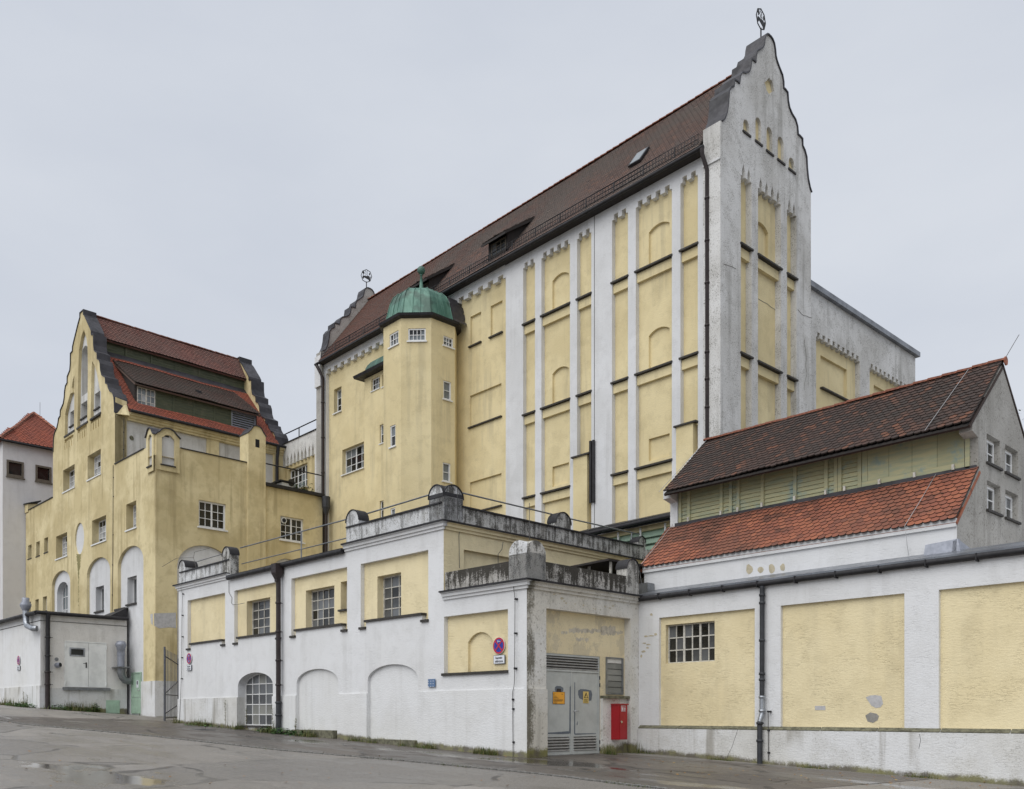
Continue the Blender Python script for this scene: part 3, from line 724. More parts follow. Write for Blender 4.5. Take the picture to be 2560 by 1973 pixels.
for a, b in dors:                                       # shed dormers
    zf = EZ + .35 * ru.z; yf = EY + .35 * ru.y
    hgt = .88; zt = zf + hgt
    k = (RU.z / RU.y); sl = .72
    yb = (zt - EZ + (0) - sl * (0) - 0) ; # top roof runs back with a gentle pitch until it meets the main roof
    yb = (zt - sl * yf - EZ + k * EY) / (k - sl); zb = EZ + k * (yb - EY)
    m = MB(); m.box(a, yf, zf - .1, b, yf + .12, zf + .17); do = m.build('dormer', 'wood_black', T)
    for xx in (a, b - .1):
        m = MB(); m.hexa([(xx, yf, zf), (xx, yf, zt), (xx, yb, zb), (xx, yf + .02, zf)], [(xx + .1, yf, zf), (xx + .1, yf, zt), (xx + .1, yb, zb), (xx + .1, yf + .02, zf)]); m.build('dormer_cheek', 'wood_black', T, do)
    m = MB(); m.hexa([(a - .18, yf - .3, zt - .3 * sl), (b + .18, yf - .3, zt - .3 * sl), (b + .18, yb + .1, zb + .06), (a - .18, yb + .1, zb + .06)],
                     [(a - .18, yf - .3, zt - .3 * sl + .1), (b + .18, yf - .3, zt - .3 * sl + .1), (b + .18, yb + .1, zb + .16), (a - .18, yb + .1, zb + .16)]); m.build('dormer_roof', 'wood_black', T, do)
    dv_ = Vector((0, yb - yf + .4, zb - zt + .06 + .3 * sl)); tiles(T, do, (a - .16, yf - .28, zt - .3 * sl + .115), (1, 0, 0), dv_, b - a + .32, dv_.length, .2, .165, 'tile_tall', name='dormer_tile')
    pd = Plane(FT, 'A', yf); window(T, pd, a + .14, b - .14, zf + .18, zt - .1, .05, 3, 3, fm='frame_brown', gm='glass_grey', parent=None, prob=('glass_dark', .5))
# roof light
sv = 2.0; so_ = Vector((skx, EY, EZ)) + ru * sv
m = MB(); q = [so_, so_ + Vector((.62, 0, 0)), so_ + Vector((.62, 0, 0)) + ru * .95, so_ + ru * .95]; tl = rn * .05
m.hexa([p + tl for p in q], [p + rn * .13 for p in q]); so2 = m.build('roof_light', 'dark_metal', T)
m = MB(); q = [so_ + Vector((.06, 0, 0)) + ru * .06, so_ + Vector((.56, 0, 0)) + ru * .06, so_ + Vector((.56, 0, 0)) + ru * .88, so_ + Vector((.06, 0, 0)) + ru * .88]
m.hexa([p + rn * .128 for p in q], [p + rn * .14 for p in q]); m.build('pane', 'glass_sky', T, so2)
# eaves, gutter, snow guard
m = MB(); m.box(XL0 + .56, YT - .33, 21.68, XT - .74, YT + .05, 21.80); m.build('soffit', 'wood_black', T)
m = MB(); m.tube([(XL0 + .3, YT - .42, 21.69), (XT - .5, YT - .42, 21.70)], .068, 8); m.build('gutter', 'dark_metal', T)
m = MB(); g0 = Vector((0, EY, EZ)) + ru * .22
x = XL0 + .7
while x < XT - .85:
    p = Vector((x, 0, 0)) + g0; m.tube([p + rn * .03, p + Vector((0, 0, .42))], .028, 5)
    x += 1.45
x = XL0 + .7
while x < XT - .85:
    p = Vector((x, 0, 0)) + g0; m.tube([p + Vector((0, 0, .09)), p + Vector((0, 0, .42))], .014, 4, caps=False); x += .145
for h in (.09, .25, .42): m.tube([Vector((XL0 + .7, 0, h)) + g0, Vector((XT - .85, 0, h)) + g0], .017, 5)
m.build('snow_guard', 'dark_metal', T)
def pipe(th, pts, r, mat, brackets=(), name='downpipe', out=(0, 1, 0)):
    m = MB(); m.tube(pts, r, 10); o = m.build(name, mat, th)
    for z in brackets:
        p = None
        for i in range(len(pts) - 1):
            a, b = Vector(pts[i]), Vector(pts[i + 1])
            if min(a.z, b.z) <= z <= max(a.z, b.z) and abs(a.z - b.z) > .01: p = a + (b - a) * ((z - a.z) / (b.z - a.z))
        if p is None: continue
        m = MB(); m.lathe(p, [(r * .9, -.035), (r * 1.28, -.03), (r * 1.28, .03), (r * .9, .035)], 10)
        v_ = Vector(out); q = p + v_ * (r + .12); m.tube([p, q], .012, 5); m.build('bracket', mat, th, o)
    return o
px_ = tx('Z4', 1325)
pipe(T, [(px_, YT - .42, 21.65), (px_, YT - .4, 21.45), (px_ + .02, YT - .14, 21.0), (px_ + .02, YT - .12, 1)], .075, 'brown_pipe', (20, 18.5, 17, 15.5, 14.55, 13.6, 12.6, 11.2, 9.4))
pl_ = tx('Z3', 128)
pipe(T, [(pl_ - .25, YT - .42, 21.62), (pl_ - .1, YT - .36, 21.35), (pl_, YT - .16, 20.9), (pl_, YT - .14, 1)], .09, 'brown_pipe', (19.5, 17.5, 15.5, 13, 11))
for dx in (0, .16):
    a = TA.q('Z5', 503, 712); b = TA.q('Z5', 508, 1145); m = MB(); m.tube([(a[0] + dx, YT - .07, a[1]), (a[0] + dx, YT - .07, b[1])], .06, 8); m.build('conduit', 'dark_metal', T)
# oriel with a small copper hood beside the stair tower
OP = .22; po = TA.off(-OP); oa = po.q('Z3', 365, 740)[0]; oz1 = po.q('Z3', 365, 742)[1]; oz0 = -1
ox1 = -33.6
wo_ = [(rl(*po.rect('Z3', 405, 742, 455, 792)), 3, 2), (rl(*po.rect('Z3', 470, 718, 500, 775)), 1, 2), (rl(*po.rect('Z3', 455, 1018, 492, 1116)), 1, 2), (rl(*po.rect('Z3', 455, 1475, 480, 1575)), 1, 2)]
o = wall(T, po, rl(oa, ox1, oz0, oz1), [q[0] for q in wo_], .2, 'yellow', 'oriel', sides=.5)
m = MB(); m.pbox(po, oa + .1, ox1, oz0, oz1, .32, .4); m.build('oriel_back', 'dark_interior', T, o)
for lp, c, rw in wo_: bb = bounds(lp); window(T, po, *bb, .12, c, rw, prob=('glass_sky', .5), sill=(.05, .05, .04), sillmat='frame_white')
ev = [(oa - .45, oz1), (ox1, oz1)]
m = MB(); m.hexa([po.P(oa - .42, oz1 + .02, -.4), po.P(ox1, oz1 + .02, -.4), po.P(ox1, oz1 + .02, .5), po.P(oa - .42, oz1 + .02, .3)], [po.P(oa - .47, oz1 + .16, -.45), po.P(ox1, oz1 + .16, -.45), po.P(ox1, oz1 + .16, .5), po.P(oa - .47, oz1 + .16, .5)]); eo = m.build('oriel_eave', 'dark_metal', T)
m = MB(); rows_ = []
for k in range(7):
    a_ = k / 6 * math.pi / 2; r_ = math.cos(a_); h_ = math.sin(a_) * .72
    rows_.append([po.P(oa + .45 + (1 - r_) * .8, oz1 + .16 + h_, .5), po.P(oa + .45 + (1 - r_) * .8, oz1 + .16 + h_, -.3 + (1 - r_) * .7), po.P(ox1, oz1 + .16 + h_, -.3 + (1 - r_) * .7)])
for k in range(6): m.add(rows_[k] + rows_[k + 1], [(0, 1, 4, 3), (1, 2, 5, 4)], 0, False)
m.build('oriel_hood', 'copper_green', T, eo)
for pts, d in (([('Z4', 1672, 1255), ('Z4', 1700, 1272), ('Z4', 1735, 1290), ('Z4', 1760, 1312), ('Z4', 1790, 1330), ('Z4', 1815, 1345)], RD + .045), ([('X4', 345, 560), ('X4', 362, 582), ('X4', 375, 600), ('X4', 398, 618), ('X4', 425, 622), ('X4', 450, 634), ('X4', 475, 640)], -.004), ([('X4', 412, 820), ('X4', 405, 870), ('X4', 415, 930), ('X4', 425, 1000), ('X4', 418, 1080), ('X4', 430, 1150), ('X4', 408, 1230), ('X4', 404, 1300)], -.004), ([('Z4', 1430, 1010), ('Z4', 1460, 1020), ('Z4', 1490, 1030), ('Z4', 1515, 1045)], -.004)):
    m = MB(); m.tube([TB.P(*TB.q(*p, d), d) for p in pts], .011, 4); m.build('crack', 'bare_mortar', T)
# ---------------------------------------------------------------- stair tower
TW = Thing('stair_tower', 'octagonal yellow stair tower with green copper dome and ball finial', 'tower', FT, (-33.57, 25.3, ground_z(-33.57, 25)))
sd_ = 1.385; cxw, cyw = -31.92 - sd_ * (1 + math.sqrt(.5) * 2) / 2, 23.63 + sd_ * (1 + math.sqrt(.5) * 2) / 2
r8 = sd_ / 2 / math.sin(math.pi / 8)
def oct_(r, z): return [(cxw + r * math.cos(R(22.5 + 45 * k)), cyw + r * math.sin(R(22.5 + 45 * k)), z) for k in range(8)]
ztop = FT.onB(*S('Z3', 765, 370), -31.92)[1]
class DPlane:                                          # diagonal face of the octagon
    k = 'D'; fr = FT
    def __init__(s, a, b):
        s.a, s.b = Vector((*a[:2], 0)), Vector((*b[:2], 0)); s.u = (s.b - s.a).normalized(); s.nn = Vector((s.u.y, -s.u.x, 0))
    def P(s, t, z, d=0): p = s.a + s.u * t - s.nn * d; return (p.x, p.y, z)
ring = oct_(r8, 0)
ring = sorted(ring, key=lambda p: 0)                   # vertices 4..: walk the faces
def tface(i, wins_, label=None):
    a, b = Vector(ring[i]), Vector(ring[(i + 1) % 8]); dp = DPlane(a, b); W_ = (b - a).length
    hs = [rl(*w_) for w_ in wins_]
    o = wall(TW, dp, rl(0, W_, 0, ztop), hs, .12, 'yellow', 'tower_wall')
    return dp, o
def proj(dp, z, x, y):                                 # ray from the eye onto a diagonal face
    px, py = S(z, x, y); du, dv = FT.d(px); d = Vector((du, dv, 0)); t_ = dp.nn.dot(dp.a) / dp.nn.dot(d)
    p = d * t_; return (p - dp.a).dot(dp.u), EYE + (HYP - py) / FPX * t_
FACES = {}
for i in range(8):
    a, b = Vector(ring[i]), Vector(ring[(i + 1) % 8]); nn = Vector(((b - a).y, -(b - a).x)).normalized(); FACES[(round(nn.x, 1), round(nn.y, 1))] = i
specs = {(0, -1): [('Z3', 513, 475, 568, 525, 3, 2), ('Z3', 517, 1025, 550, 1140, 1, 2), ('Z3', 520, 1520, 548, 1620, 1, 2)],
         (.7, -.7): [('Z3', 626, 436, 732, 510, 4, 2)],
         (1, 0): [('Z3', 838, 476, 912, 562, 3, 2), ('Z3', 838, 745, 885, 872, 1, 2), ('Z3', 834, 1238, 881, 1362, 1, 2)]}
for i in range(8):
    a, b = Vector(ring[i]), Vector(ring[(i + 1) % 8]); dp = DPlane(a, b); nn = (round(dp.nn.x, 1) + 0., round(dp.nn.y, 1) + 0.)
    ws = []
    for (z, x0, y0, x1, y1, c, rr) in specs.get(nn, []):
        p0, p1 = proj(dp, z, x0, y0), proj(dp, z, x1, y1); ws.append(((max(.1, p0[0]), min(sd_ - .1, p1[0]), p1[1], p0[1]), c, rr))
    W_ = (b - a).length; o = wall(TW, dp, rl(0, W_, 0, ztop), [rl(*w_[0]) for w_ in ws], .14, 'yellow', 'tower_wall')
    for w_, c, rr in ws:
        m = MB()
        def P_(s, z, d): return dp.P(s, z, d)
        s0, s1, z0, z1 = w_; f = .06
        m2 = MB(); m2.prism(dp, rl(*w_), .03, .10, back=False, holes=[rl(s0 + f, s1 - f, z0 + f, z1 - f)])
        def dbox(mm, s0, s1, z0, z1, d0, d1): mm.prism(dp, rl(s0, s1, z0, z1), d0, d1)
        iw, ih = s1 - s0 - 2 * f, z1 - z0 - 2 * f
        for k in range(1, c): x = s0 + f + iw * k / c; dbox(m2, x - .013, x + .013, z0 + f, z1 - f, .045, .10)
        for k in range(1, rr): z = z0 + f + ih * k / rr; dbox(m2, s0 + f, s1 - f, z - .013, z + .013, .048, .10)
        wo = m2.build('window', 'frame_white', TW)
        for k in range(c):
            for q in range(rr):
                mm = MB(); mm.prism(dp, rl(s0 + f + iw * k / c + .012, s0 + f + iw * (k + 1) / c - .012, z0 + f + ih * q / rr + .012, z0 + f + ih * (q + 1) / rr - .012), .085, .09)
                mm.build('pane', 'glass_sky' if random.random() < .55 else 'glass_dark', TW, wo)
        m3 = MB(); dbox(m3, s0 - .06, s1 + .06, z0 - .06, z0, -.06, .1); m3.build('sill', 'frame_white', TW, wo)
m = MB(); m.hexa(oct_(r8 + .02, ztop - .02), oct_(r8 + .20, ztop + .04)); m.hexa(oct_(r8 + .20, ztop + .045), oct_(r8 + .24, ztop + .15)); m.hexa(oct_(r8 + .235, ztop + .155), oct_(r8 - .05, ztop + .20)); m.build('eaves', 'dark_metal', TW)
zd = ztop + .19; H_ = TA.q('Z3', 692, 200)[1]
ztd = EYE + (HYP - S('Z3', 690, 198)[1]) / FPX * 41.6
hd = ztd - zd
hd /= 1.16; profd = [(r8 - .05, 0), (r8 - .13, .10 * hd), (r8 - .19, .24 * hd), (r8 - .25, .42 * hd), (r8 - .34, .62 * hd), (r8 - .48, .81 * hd), (r8 - .72, .95 * hd), (r8 - 1.02, 1.0 * hd), (.3, 1.03 * hd), (.0, 1.05 * hd)]
m = MB()
for i in range(len(profd) - 1):
    a, b = oct_(profd[i][0], zd + profd[i][1]), oct_(profd[i + 1][0], zd + profd[i + 1][1])
    m.add(a + b, [(k, (k + 1) % 8, 8 + (k + 1) % 8, 8 + k) for k in range(8)], 0, False)
do = m.build('dome', 'copper_green', TW)
m = MB()
for k in range(8):
    for fr_ in (0, .36, .64):
        pts = []
        for r_, h_ in profd[:8]:
            p, q = Vector(oct_(r_ + .012, 0)[k]), Vector(oct_(r_ + .012, 0)[(k + 1) % 8]); e = p + (q - p) * fr_; pts.append((e.x, e.y, zd + h_ + .01))
        m.tube(pts, .022 if fr_ == 0 else .012, 5)
m.build('seam', 'copper_green', TW, do)
zb = EYE + (HYP - S('Z3', 692, 72)[1]) / FPX * 41.6
m = MB(); b0 = zd + 1.05 * hd
m.lathe((cxw, cyw, 0), [(.17, b0 - .1), (.12, b0 + .1), (.08, b0 + .9 * (zb - b0) * .5), (.045, zb - .25), (.07, zb - .24), (.07, zb - .21), (.04, zb - .2), (.04, zb - .1)], 12)
m.lathe((cxw, cyw, zb), [(.19 * math.sin(math.pi * i / 12) + .001, -.19 * math.cos(math.pi * i / 12)) for i in range(13)], 16)
m.build('finial', 'copper_green', TW)
m = MB()                                               # dark sheet saddle tying the dome to the storehouse roof
s1_ = [(p, z) for p, z in ((r8 + .1, 0.02), (r8 - .06, .13 * hd), (r8 - .16, .4 * hd), (r8 - .28, .62 * hd), (r8 - .5, .85 * hd), (r8 - .9, .95 * hd))]
for i in range(len(s1_) - 1):
    (ra, za), (rb, zb_) = s1_[i], s1_[i + 1]
    m.add([(cxw + ra * .93, cyw + .6, zd + za), (cxw + rb * .93, cyw + .6, zd + zb_), (cxw + rb * .93, YT + .4, zd + zb_), (cxw + ra * .93, YT + .05, zd + za)], [(0, 1, 2, 3)])
m.build('saddle', 'lead', TW)
# ---------------------------------------------------------------- emblems
def emblem(name, label, fr, base, rz):
    e = Thing(name, label, 'ornament', fr, base, 'wrought iron emblems on the gable tops')
    e.o.rotation_euler.z += rz; e.o.scale = (.62, .62, .62)
    p0 = Plane(fr, 'A', 0); g = Thing.__new__(Thing); g.o, g.fr, g.base = e.o, fr, Vector((0, 0, 0))
    m = MB(); m.tube([(0, 0, -.1), (0, 0, .78)], .045, 8); m.build('pole', 'dark_metal', g)
    zc, rr = 1.32, .58; oc = [(rr * math.cos(R(22.5 + 45 * k)) * .95, zc + rr * math.sin(R(22.5 + 45 * k)) * 1.08) for k in range(8)]
    oc = [(rr * .93 * math.cos(R(90 + 45 * k)), zc + rr * 1.12 * math.sin(R(90 + 45 * k))) for k in range(8)]
    m = MB(); m.prism(p0, oc, -.02, .02, holes=[inset(oc, .055)]); m.build('ring', 'dark_metal', g)
    m = MB(); m.prism(p0, [(x, zc + z) for x, z in ((-.34, .02), (-.40, -.20), (-.32, -.33), (-.20, -.16), (.02, -.26), (.20, -.34), (.26, -.50), (.36, -.48), (.35, -.15), (.26, .04), (.02, .0))], -.015, .015)
    m.prism(p0, [(x, zc + z) for x, z in ((-.36, .42), (-.24, .44), (-.18, .25), (-.26, .1), (-.33, .08), (-.3, .2), (-.4, .28))], -.015, .015)
    m.prism(p0, [(x, zc + z) for x, z in ((.28, .36), (.36, .26), (.34, .1), (.26, .12), (.24, .24))], -.015, .015)
    m.prism(p0, [(x, zc + z) for x, z in ((.36, .02), (.44, -.05), (.44, -.25), (.40, -.33), (.38, -.1))], -.015, .015); m.build('figure', 'dark_metal', g)
    m = MB()
    for x0 in (-.08, .10):
        m.tube([(x0, 0, zc + .52), (x0 - .05, 0, zc + .3), (x0 + .04, 0, zc + .12), (x0, 0, zc)], .016, 5)
    m.tube([(-.1, 0, zc + .5), (.12, 0, zc + .3), (-.1, 0, zc + .22), (.14, 0, zc + .05)], .013, 5); m.build('scroll', 'dark_metal', g)
    return e
apz = prof[len(prof) // 2][1] + .05
emblem('gable_emblem', 'octagonal iron emblem on a pole on the tallest gable peak', FT, (XT - .36, yc, apz), R(90))
emblem('gable_emblem', 'octagonal iron emblem on the far gable behind the copper dome', FT, (XL0 + .25, yc, apz), R(62))
# ---------------------------------------------------------------- rear wing right of the gable
XW_ = XT - .28; WB = Plane(FT, 'B', XW_)
wt = WB.q('X4', 500, 400)[1]; yR = WB.q('X4', 1420, 1040)[0]
RW_ = Thing('rear_wing', 'flat-roofed white wing with square corbels beyond the tall gable', 'building', FT, (XW_, 36, ground_z(XW_, 36)))
c1 = crenel(WB.q('X4', 513, 900)[0], WB.q('X4', 913, 900)[0], 0, WB.q('X4', 530, 768)[1], 9, .2)
c2 = crenel(WB.q('X4', 1003, 1100)[0], WB.q('X4', 1345, 1100)[0], 0, WB.q('X4', 1015, 1062)[1], 9, .2)
zz = (max(p[1] for p in c1) + max(p[1] for p in c2)) / 2
c1 = crenel(min(p[0] for p in c1), max(p[0] for p in c1), 0, zz, 9, .2); c2 = crenel(min(p[0] for p in c2), max(p[0] for p in c2), 0, zz, 9, .2)
wall(RW_, WB, rl(32.5, yR, -1, wt), [c1, c2], .22, 'white_weathered', 'facade', sides=8)
for c, (x0, y0, x1, y1) in ((c1, (553, 980, 795, 1400)), (c2, (1040, 1252, 1190, 1520))):
    nb = WB.rect('X4', x0, y0, x1, y1, .22); bb = bounds(c)
    if c is c2: nb = (nb[0], nb[0] + (bounds(c1)[1] - bounds(c1)[0]) * .6, nb[2], nb[3])
    o = wall(RW_, WB, rl(bb[0] - .02, bb[1] + .02, -.1, bb[3] + .05), [rl(*nb)], .12, 'yellow', 'yellow_field', d=.22)
    m = MB(); m.face(WB, grow(nb, .03), (), .34); m.build('blind_window', 'yellow', RW_, o)
    m = MB(); m.pbox(WB, nb[0] - .05, nb[1] + .1, nb[2] - .06, nb[2], .08, .34); m.build('sill', 'slate_sill', RW_, o)
m = MB(); m.pbox(WB, 32.75, yR + .15, wt, wt + .22, -.18, 8.2); m.build('coping', 'lead_light', RW_)
# ---------------------------------------------------------------- low front range along the pavement
YF, XC, XU, XE = 15.8905, -15.65, -18.9, -36.0
FA, FBp, FBu = Plane(FF, 'A', YF), Plane(FF, 'B', XC), Plane(FF, 'B', XU)
F = Thing('front_range', 'long low white range with recessed yellow fields, arches and rounded parapet', 'building', FF, (-27, YF, ground_z(-27.4, YF)))
parapet('parapet_clean', 4.7, 6.6, .6, th=1.12); parapet('parapet_dirty', 5.6, 6.6, .9, seed=3, th=1.05); parapet('parapet_grey', 4.6, 6.3, .85, (.60, .595, .57), seed=5, th=1.08)
parapet('parapet_porch', 3.3, 4.7, .8, (.60, .585, .55), seed=8, th=1.09)
parapet('parapet_porch_light', 3.3, 4.8, .8, (.70, .705, .71), seed=9, th=1.17)
parapet('porch_parapet_black', 3.6, 4.9, .97, (.52, .50, .47), seed=7, th=.90)
PT = 2.37                                              # top of the plinth
def legs(z1, a, b, top, zs_, zl, w1=.28):
    return [(a, zl), (a + w1, zl), (a + w1, zs_), (b - w1, zs_), (b - w1, zl), (b, zl), (b, top), (a, top)]
def fx(z, x): return FA.q(z, x, 600)[0]
fl = []
for (z, x0, x1, yt, sz, sx, sy, ly) in (('V3', 152, 645, 745, 'V3', 195, 1325, 1400), ('Y1', 517, 880, 865, 'Y2', 545, 300, 346), ('Y1', 962, 1397, 770, 'Y2', 1000, 241, 292), ('Y1', 1503, 2030, 655, 'Y2', 1545, 172, 224)):
    a, b = fx(z, x0), fx(z, x1); top = FA.q(z, x0, yt)[1]; zs_ = FA.q(sz, sx, sy)[1]; zl = FA.q(sz, sx - 30, ly)[1]; fl.append((a, b, top, zs_, zl))
tops = sum(f[2] for f in fl) / 4; sills = sum(f[3] for f in fl) / 4; lows = sum(f[4] for f in fl) / 4
fields_f = [legs(0, a, b, tops, sills, lows) for a, b, *_ in fl]
pp = (fx('Y3', 162), fx('Y3', 679), FA.q('Y3', 200, 1646)[1], FA.q('Y3', 165, 1172)[1])
aw = FA.rect('Y2', 545, 690, 818, 1000)               # ground floor arches
wa = arch(aw[0], aw[1], aw[2] + .02, FA.q('Y2', 818, 660)[1], FA.q('Y2', 685, 565)[1] - FA.q('Y2', 818, 660)[1], 14)
b1 = arch(fx('Y2', 1003), fx('Y2', 1328), 0, FA.q('Y2', 1328, 635)[1], FA.q('Y2', 1165, 537)[1] - FA.q('Y2', 1328, 635)[1], 14)
b2 = arch(fx('Y2', 1557), fx('Y2', 1950), 0, FA.q('Y2', 1950, 610)[1], FA.q('Y2', 1770, 500)[1] - FA.q('Y2', 1950, 610)[1], 14)
def above(lp, z): return lp
CT = 7.09
zt_l = {'main': CT - .03}
outer = [(XE, -1), (XC, -1), (XC, 5.08), (XU, 5.08), (XU, CT - .03), (fx('Y1', 1385), CT - .03), (fx('Y1', 1385), 6.93), (fx('Y1', 482), 6.93), (fx('Y1', 482), CT - .03), (XE, CT - .03)]
def clipz(lp, z0, z1): return clip(lp, -99, 99, z0, z1)
holes_f = fields_f + [rl(*pp), wa, b1, b2]
# the wall is laid as plinth and upper wall, both pierced by the arches
up = [(XE, PT), (XC, PT)] + outer[2:]
def split_wall(name, mat, zlo, zhi, top, holes, d, depth):
    """wall band whose lower/upper edge is notched by the arches that cross it"""
    lp = []; cut = [h for h in holes if bounds(h)[2] < zlo - 1e-3 < zlo < bounds(h)[3] and zlo > -.5]
    x = XE; pts = [(XE, zlo)]
    for h in sorted(cut, key=lambda h: bounds(h)[0]):
        hh = clipz(h, zlo, 99); bb = bounds(hh)
        inner = [p for p in hh if p[1] > zlo + 1e-4]; inner = sorted(inner, key=lambda p: math.atan2(p[1] - zlo, -(p[0] - (bb[0] + bb[1]) / 2)))
        pts += [(bb[0], zlo)] + inner + [(bb[1], zlo)]
    return pts
low_pts = split_wall('', '', PT, 0, 0, [wa, b1, b2], 0, 0)
upper = low_pts + [(XC, PT)] + outer[2:]
m = MB(); hs = fields_f + [rl(*pp)]
m.face(FA, upper, hs, 0)
for h in hs: m.side(FA, h, 0, .14)
for h, dd in ((wa, .42), (b1, .10), (b2, .10)): m.side(FA, [p for p in [(bounds(h)[1], PT)] + h[2:] + [(bounds(h)[0], PT)]], 0, dd, closed=False)
m.build('facade', 'white_near', F)
def seg(x0, x1): return rl(x0, x1, -1, PT)
zwin = aw[2] + .02
m = MB()
segs = [(XE - .03, bounds(wa)[0]), (bounds(wa)[1], bounds(b1)[0]), (bounds(b1)[1], bounds(b2)[0]), (bounds(b2)[1], XC + .04)]
for i, (a, b) in enumerate(segs):
    m = MB(); m.prism(FA, rl(a, b, -1, PT), -.04, .42 if i < 2 else .10, back=False); m.build('plinth', 'white_plinth' if i == 0 else 'white_base', F)
m = MB(); m.prism(FA, rl(bounds(wa)[0] + .001, bounds(wa)[1] - .001, -1, zwin), -.03, .42, back=False); m.build('window_apron', 'white_base', F)
m = MB(); m.pbox(FA, bounds(wa)[0] - .06, bounds(wa)[1] - .02, zwin, zwin + .05, -.07, .4); m.build('sill', 'slate_sill', F)
for h in (b1, b2):
    m = MB(); bb = bounds(h); m.face(FA, rl(bb[0] - .02, bb[1] + .02, -1, bb[3] + .05), (), .10); m.build('blind_arch', 'white_base', F)
    m = MB(); zf = ground_z(*FF.world((bb[0], YF, 0))[:2]) + (.18 if h is b1 else .1)
    m.pbox(FA, bb[0] + (-.25 if h is b2 else -.1), bb[1] - (-.02 if h is b2 else .1), -1, zf, -.13, .12); m.build('kerb_block', 'stone_moss', F)
window(F, FA, bounds(wa)[0] + .02, bounds(wa)[1] - .02, zwin + .05, 0, .33, 5, 5, gm='glass_grey', fw=.035, bw=.03, loop=inset([(p[0], max(p[1], zwin + .05)) for p in wa], .01), prob=('glass_milky', .25))
m = MB(); m.face(FA, grow((*bounds(wa)[:2], 0, bounds(wa)[3]), .1), (), .6); m.build('room_dark_sheet', 'dark_interior', F)
simple('grey_flake', (.52, .47, .38), .95, 0, .18, 9, .5)
# yellow fields with iron windows
wspec = {1: [('V3', 930, 757, 'Y2', 797, 265, 4, 4)], 2: [('Y1', 1075, 864, 'Y2', 1298, 203, 5, 4), ('Y1', 1347, 797, 'Y2', 1398, 70, 1, 4)], 3: [('Y1', 1633, 754, 'Y2', 1818, 136, 3, 4)]}
for i, lp in enumerate(fields_f):
    ws = []
    for (za, x0, y0, zb, x1, y1, c, rw) in wspec.get(i, []):
        a, b = FA.q(za, x0, y0, .14), FA.q(zb, x1, y1, .14); z0 = sills + .02 if y1 > 100 or i in (1, 3) else b[1]
        ws.append(((a[0], min(b[0], bounds(lp)[1] - .03), z0, a[1]), c, rw))
    bb = bounds(lp); o = wall(F, FA, grow(bb, .02), [rl(*w_[0]) for w_ in ws], .3, 'yellow_near', 'yellow_field', d=.14)
    for w_, c, rw in ws:
        window(F, FA, *w_, .40, c, rw, fm='frame_old', gm='glass_grey', fw=.045, bw=.03, prob=('glass_dark', .25))
        m = MB(); m.face(FA, grow(w_, .1), (), .6); m.build('room_dark_sheet', 'dark_interior', F, o)
        if c == 1: m = MB(); m.pbox(FA, w_[0] - .06, w_[1], w_[2] - .06, w_[2], .06, .4); m.build('sill', 'slate_sill', F, o)
    for (a, b, z) in ((bb[0] + .24, bb[1] - .24, sills), (bb[0] - .05, bb[0] + .3, lows), (bb[1] - .3, bb[1] + .03, lows)):
        m = MB(); m.pbox(FA, a, b, z - .015, z + .055, -.06, .30); m.build('ledge', 'slate_sill', F, o)
na = segarch(fx('Y3', 325), fx('Y3', 528), pp[2] + .06, FA.q('Y3', 430, 1292)[1] - .26, .26)
o = wall(F, FA, grow(pp, .02), [na], .08, 'yellow_near', 'yellow_field', d=.14)
m = MB(); m.face(FA, grow(bounds(na), .03), (), .22); m.build('blind_window', 'yellow_near', F, o)
m = MB(); m.pbox(FA, pp[0] - .06, pp[1] + .02, pp[2] - .01, pp[2] + .06, -.06, .25); m.build('ledge', 'slate_sill', F, o)
# cornices: stepped mouldings under a lead flashing
def cornice(th, pl, a, b, zt, e0=0, e1=0, mat='white_near', h=.21):
    m = MB()
    for k, (z0, z1, pr) in enumerate(((zt - h, zt - h * .62, .05), (zt - h * .62, zt - h * .2, .10), (zt - h * .2, zt - .02, .15))):
        m.pbox(pl, a - e0 * pr, b + e1 * pr, z0, z1, -pr, .05)
    o = m.build('cornice', mat, th); m = MB(); m.pbox(pl, a - e0 * .19, b + e1 * .19, zt - .02, zt + .025, -.19, .3); m.build('flashing', 'dark_metal', th, o)
xm0, xm1 = fx('Y1', 482), fx('Y1', 1385)
cornice(F, FA, XE, xm0, CT, 1, 0); cornice(F, FA, xm1, XU, CT, 0, 1); cornice(F, FBu, YF, 25.2, CT, 0, 0, 'yellow_near')
cornice(F, FA, XU + .003, XC, 5.11, 0, 1); cornice(F, FBp, YF, 20.5, 5.11, 0, 0, 'white_stained')
def parwall(pl, a, b, z0, z1, mat, cop=True, t_=.28):
    m = MB(); m.pbox(pl, a, b, z0, z1, .03, t_); o = m.build('parapet', mat, F)
    if cop: m = MB(); m.pbox(pl, a - .01, b + .01, z1, z1 + .045, -.03, t_ + .06); m.build('coping', 'dark_metal', F, o)
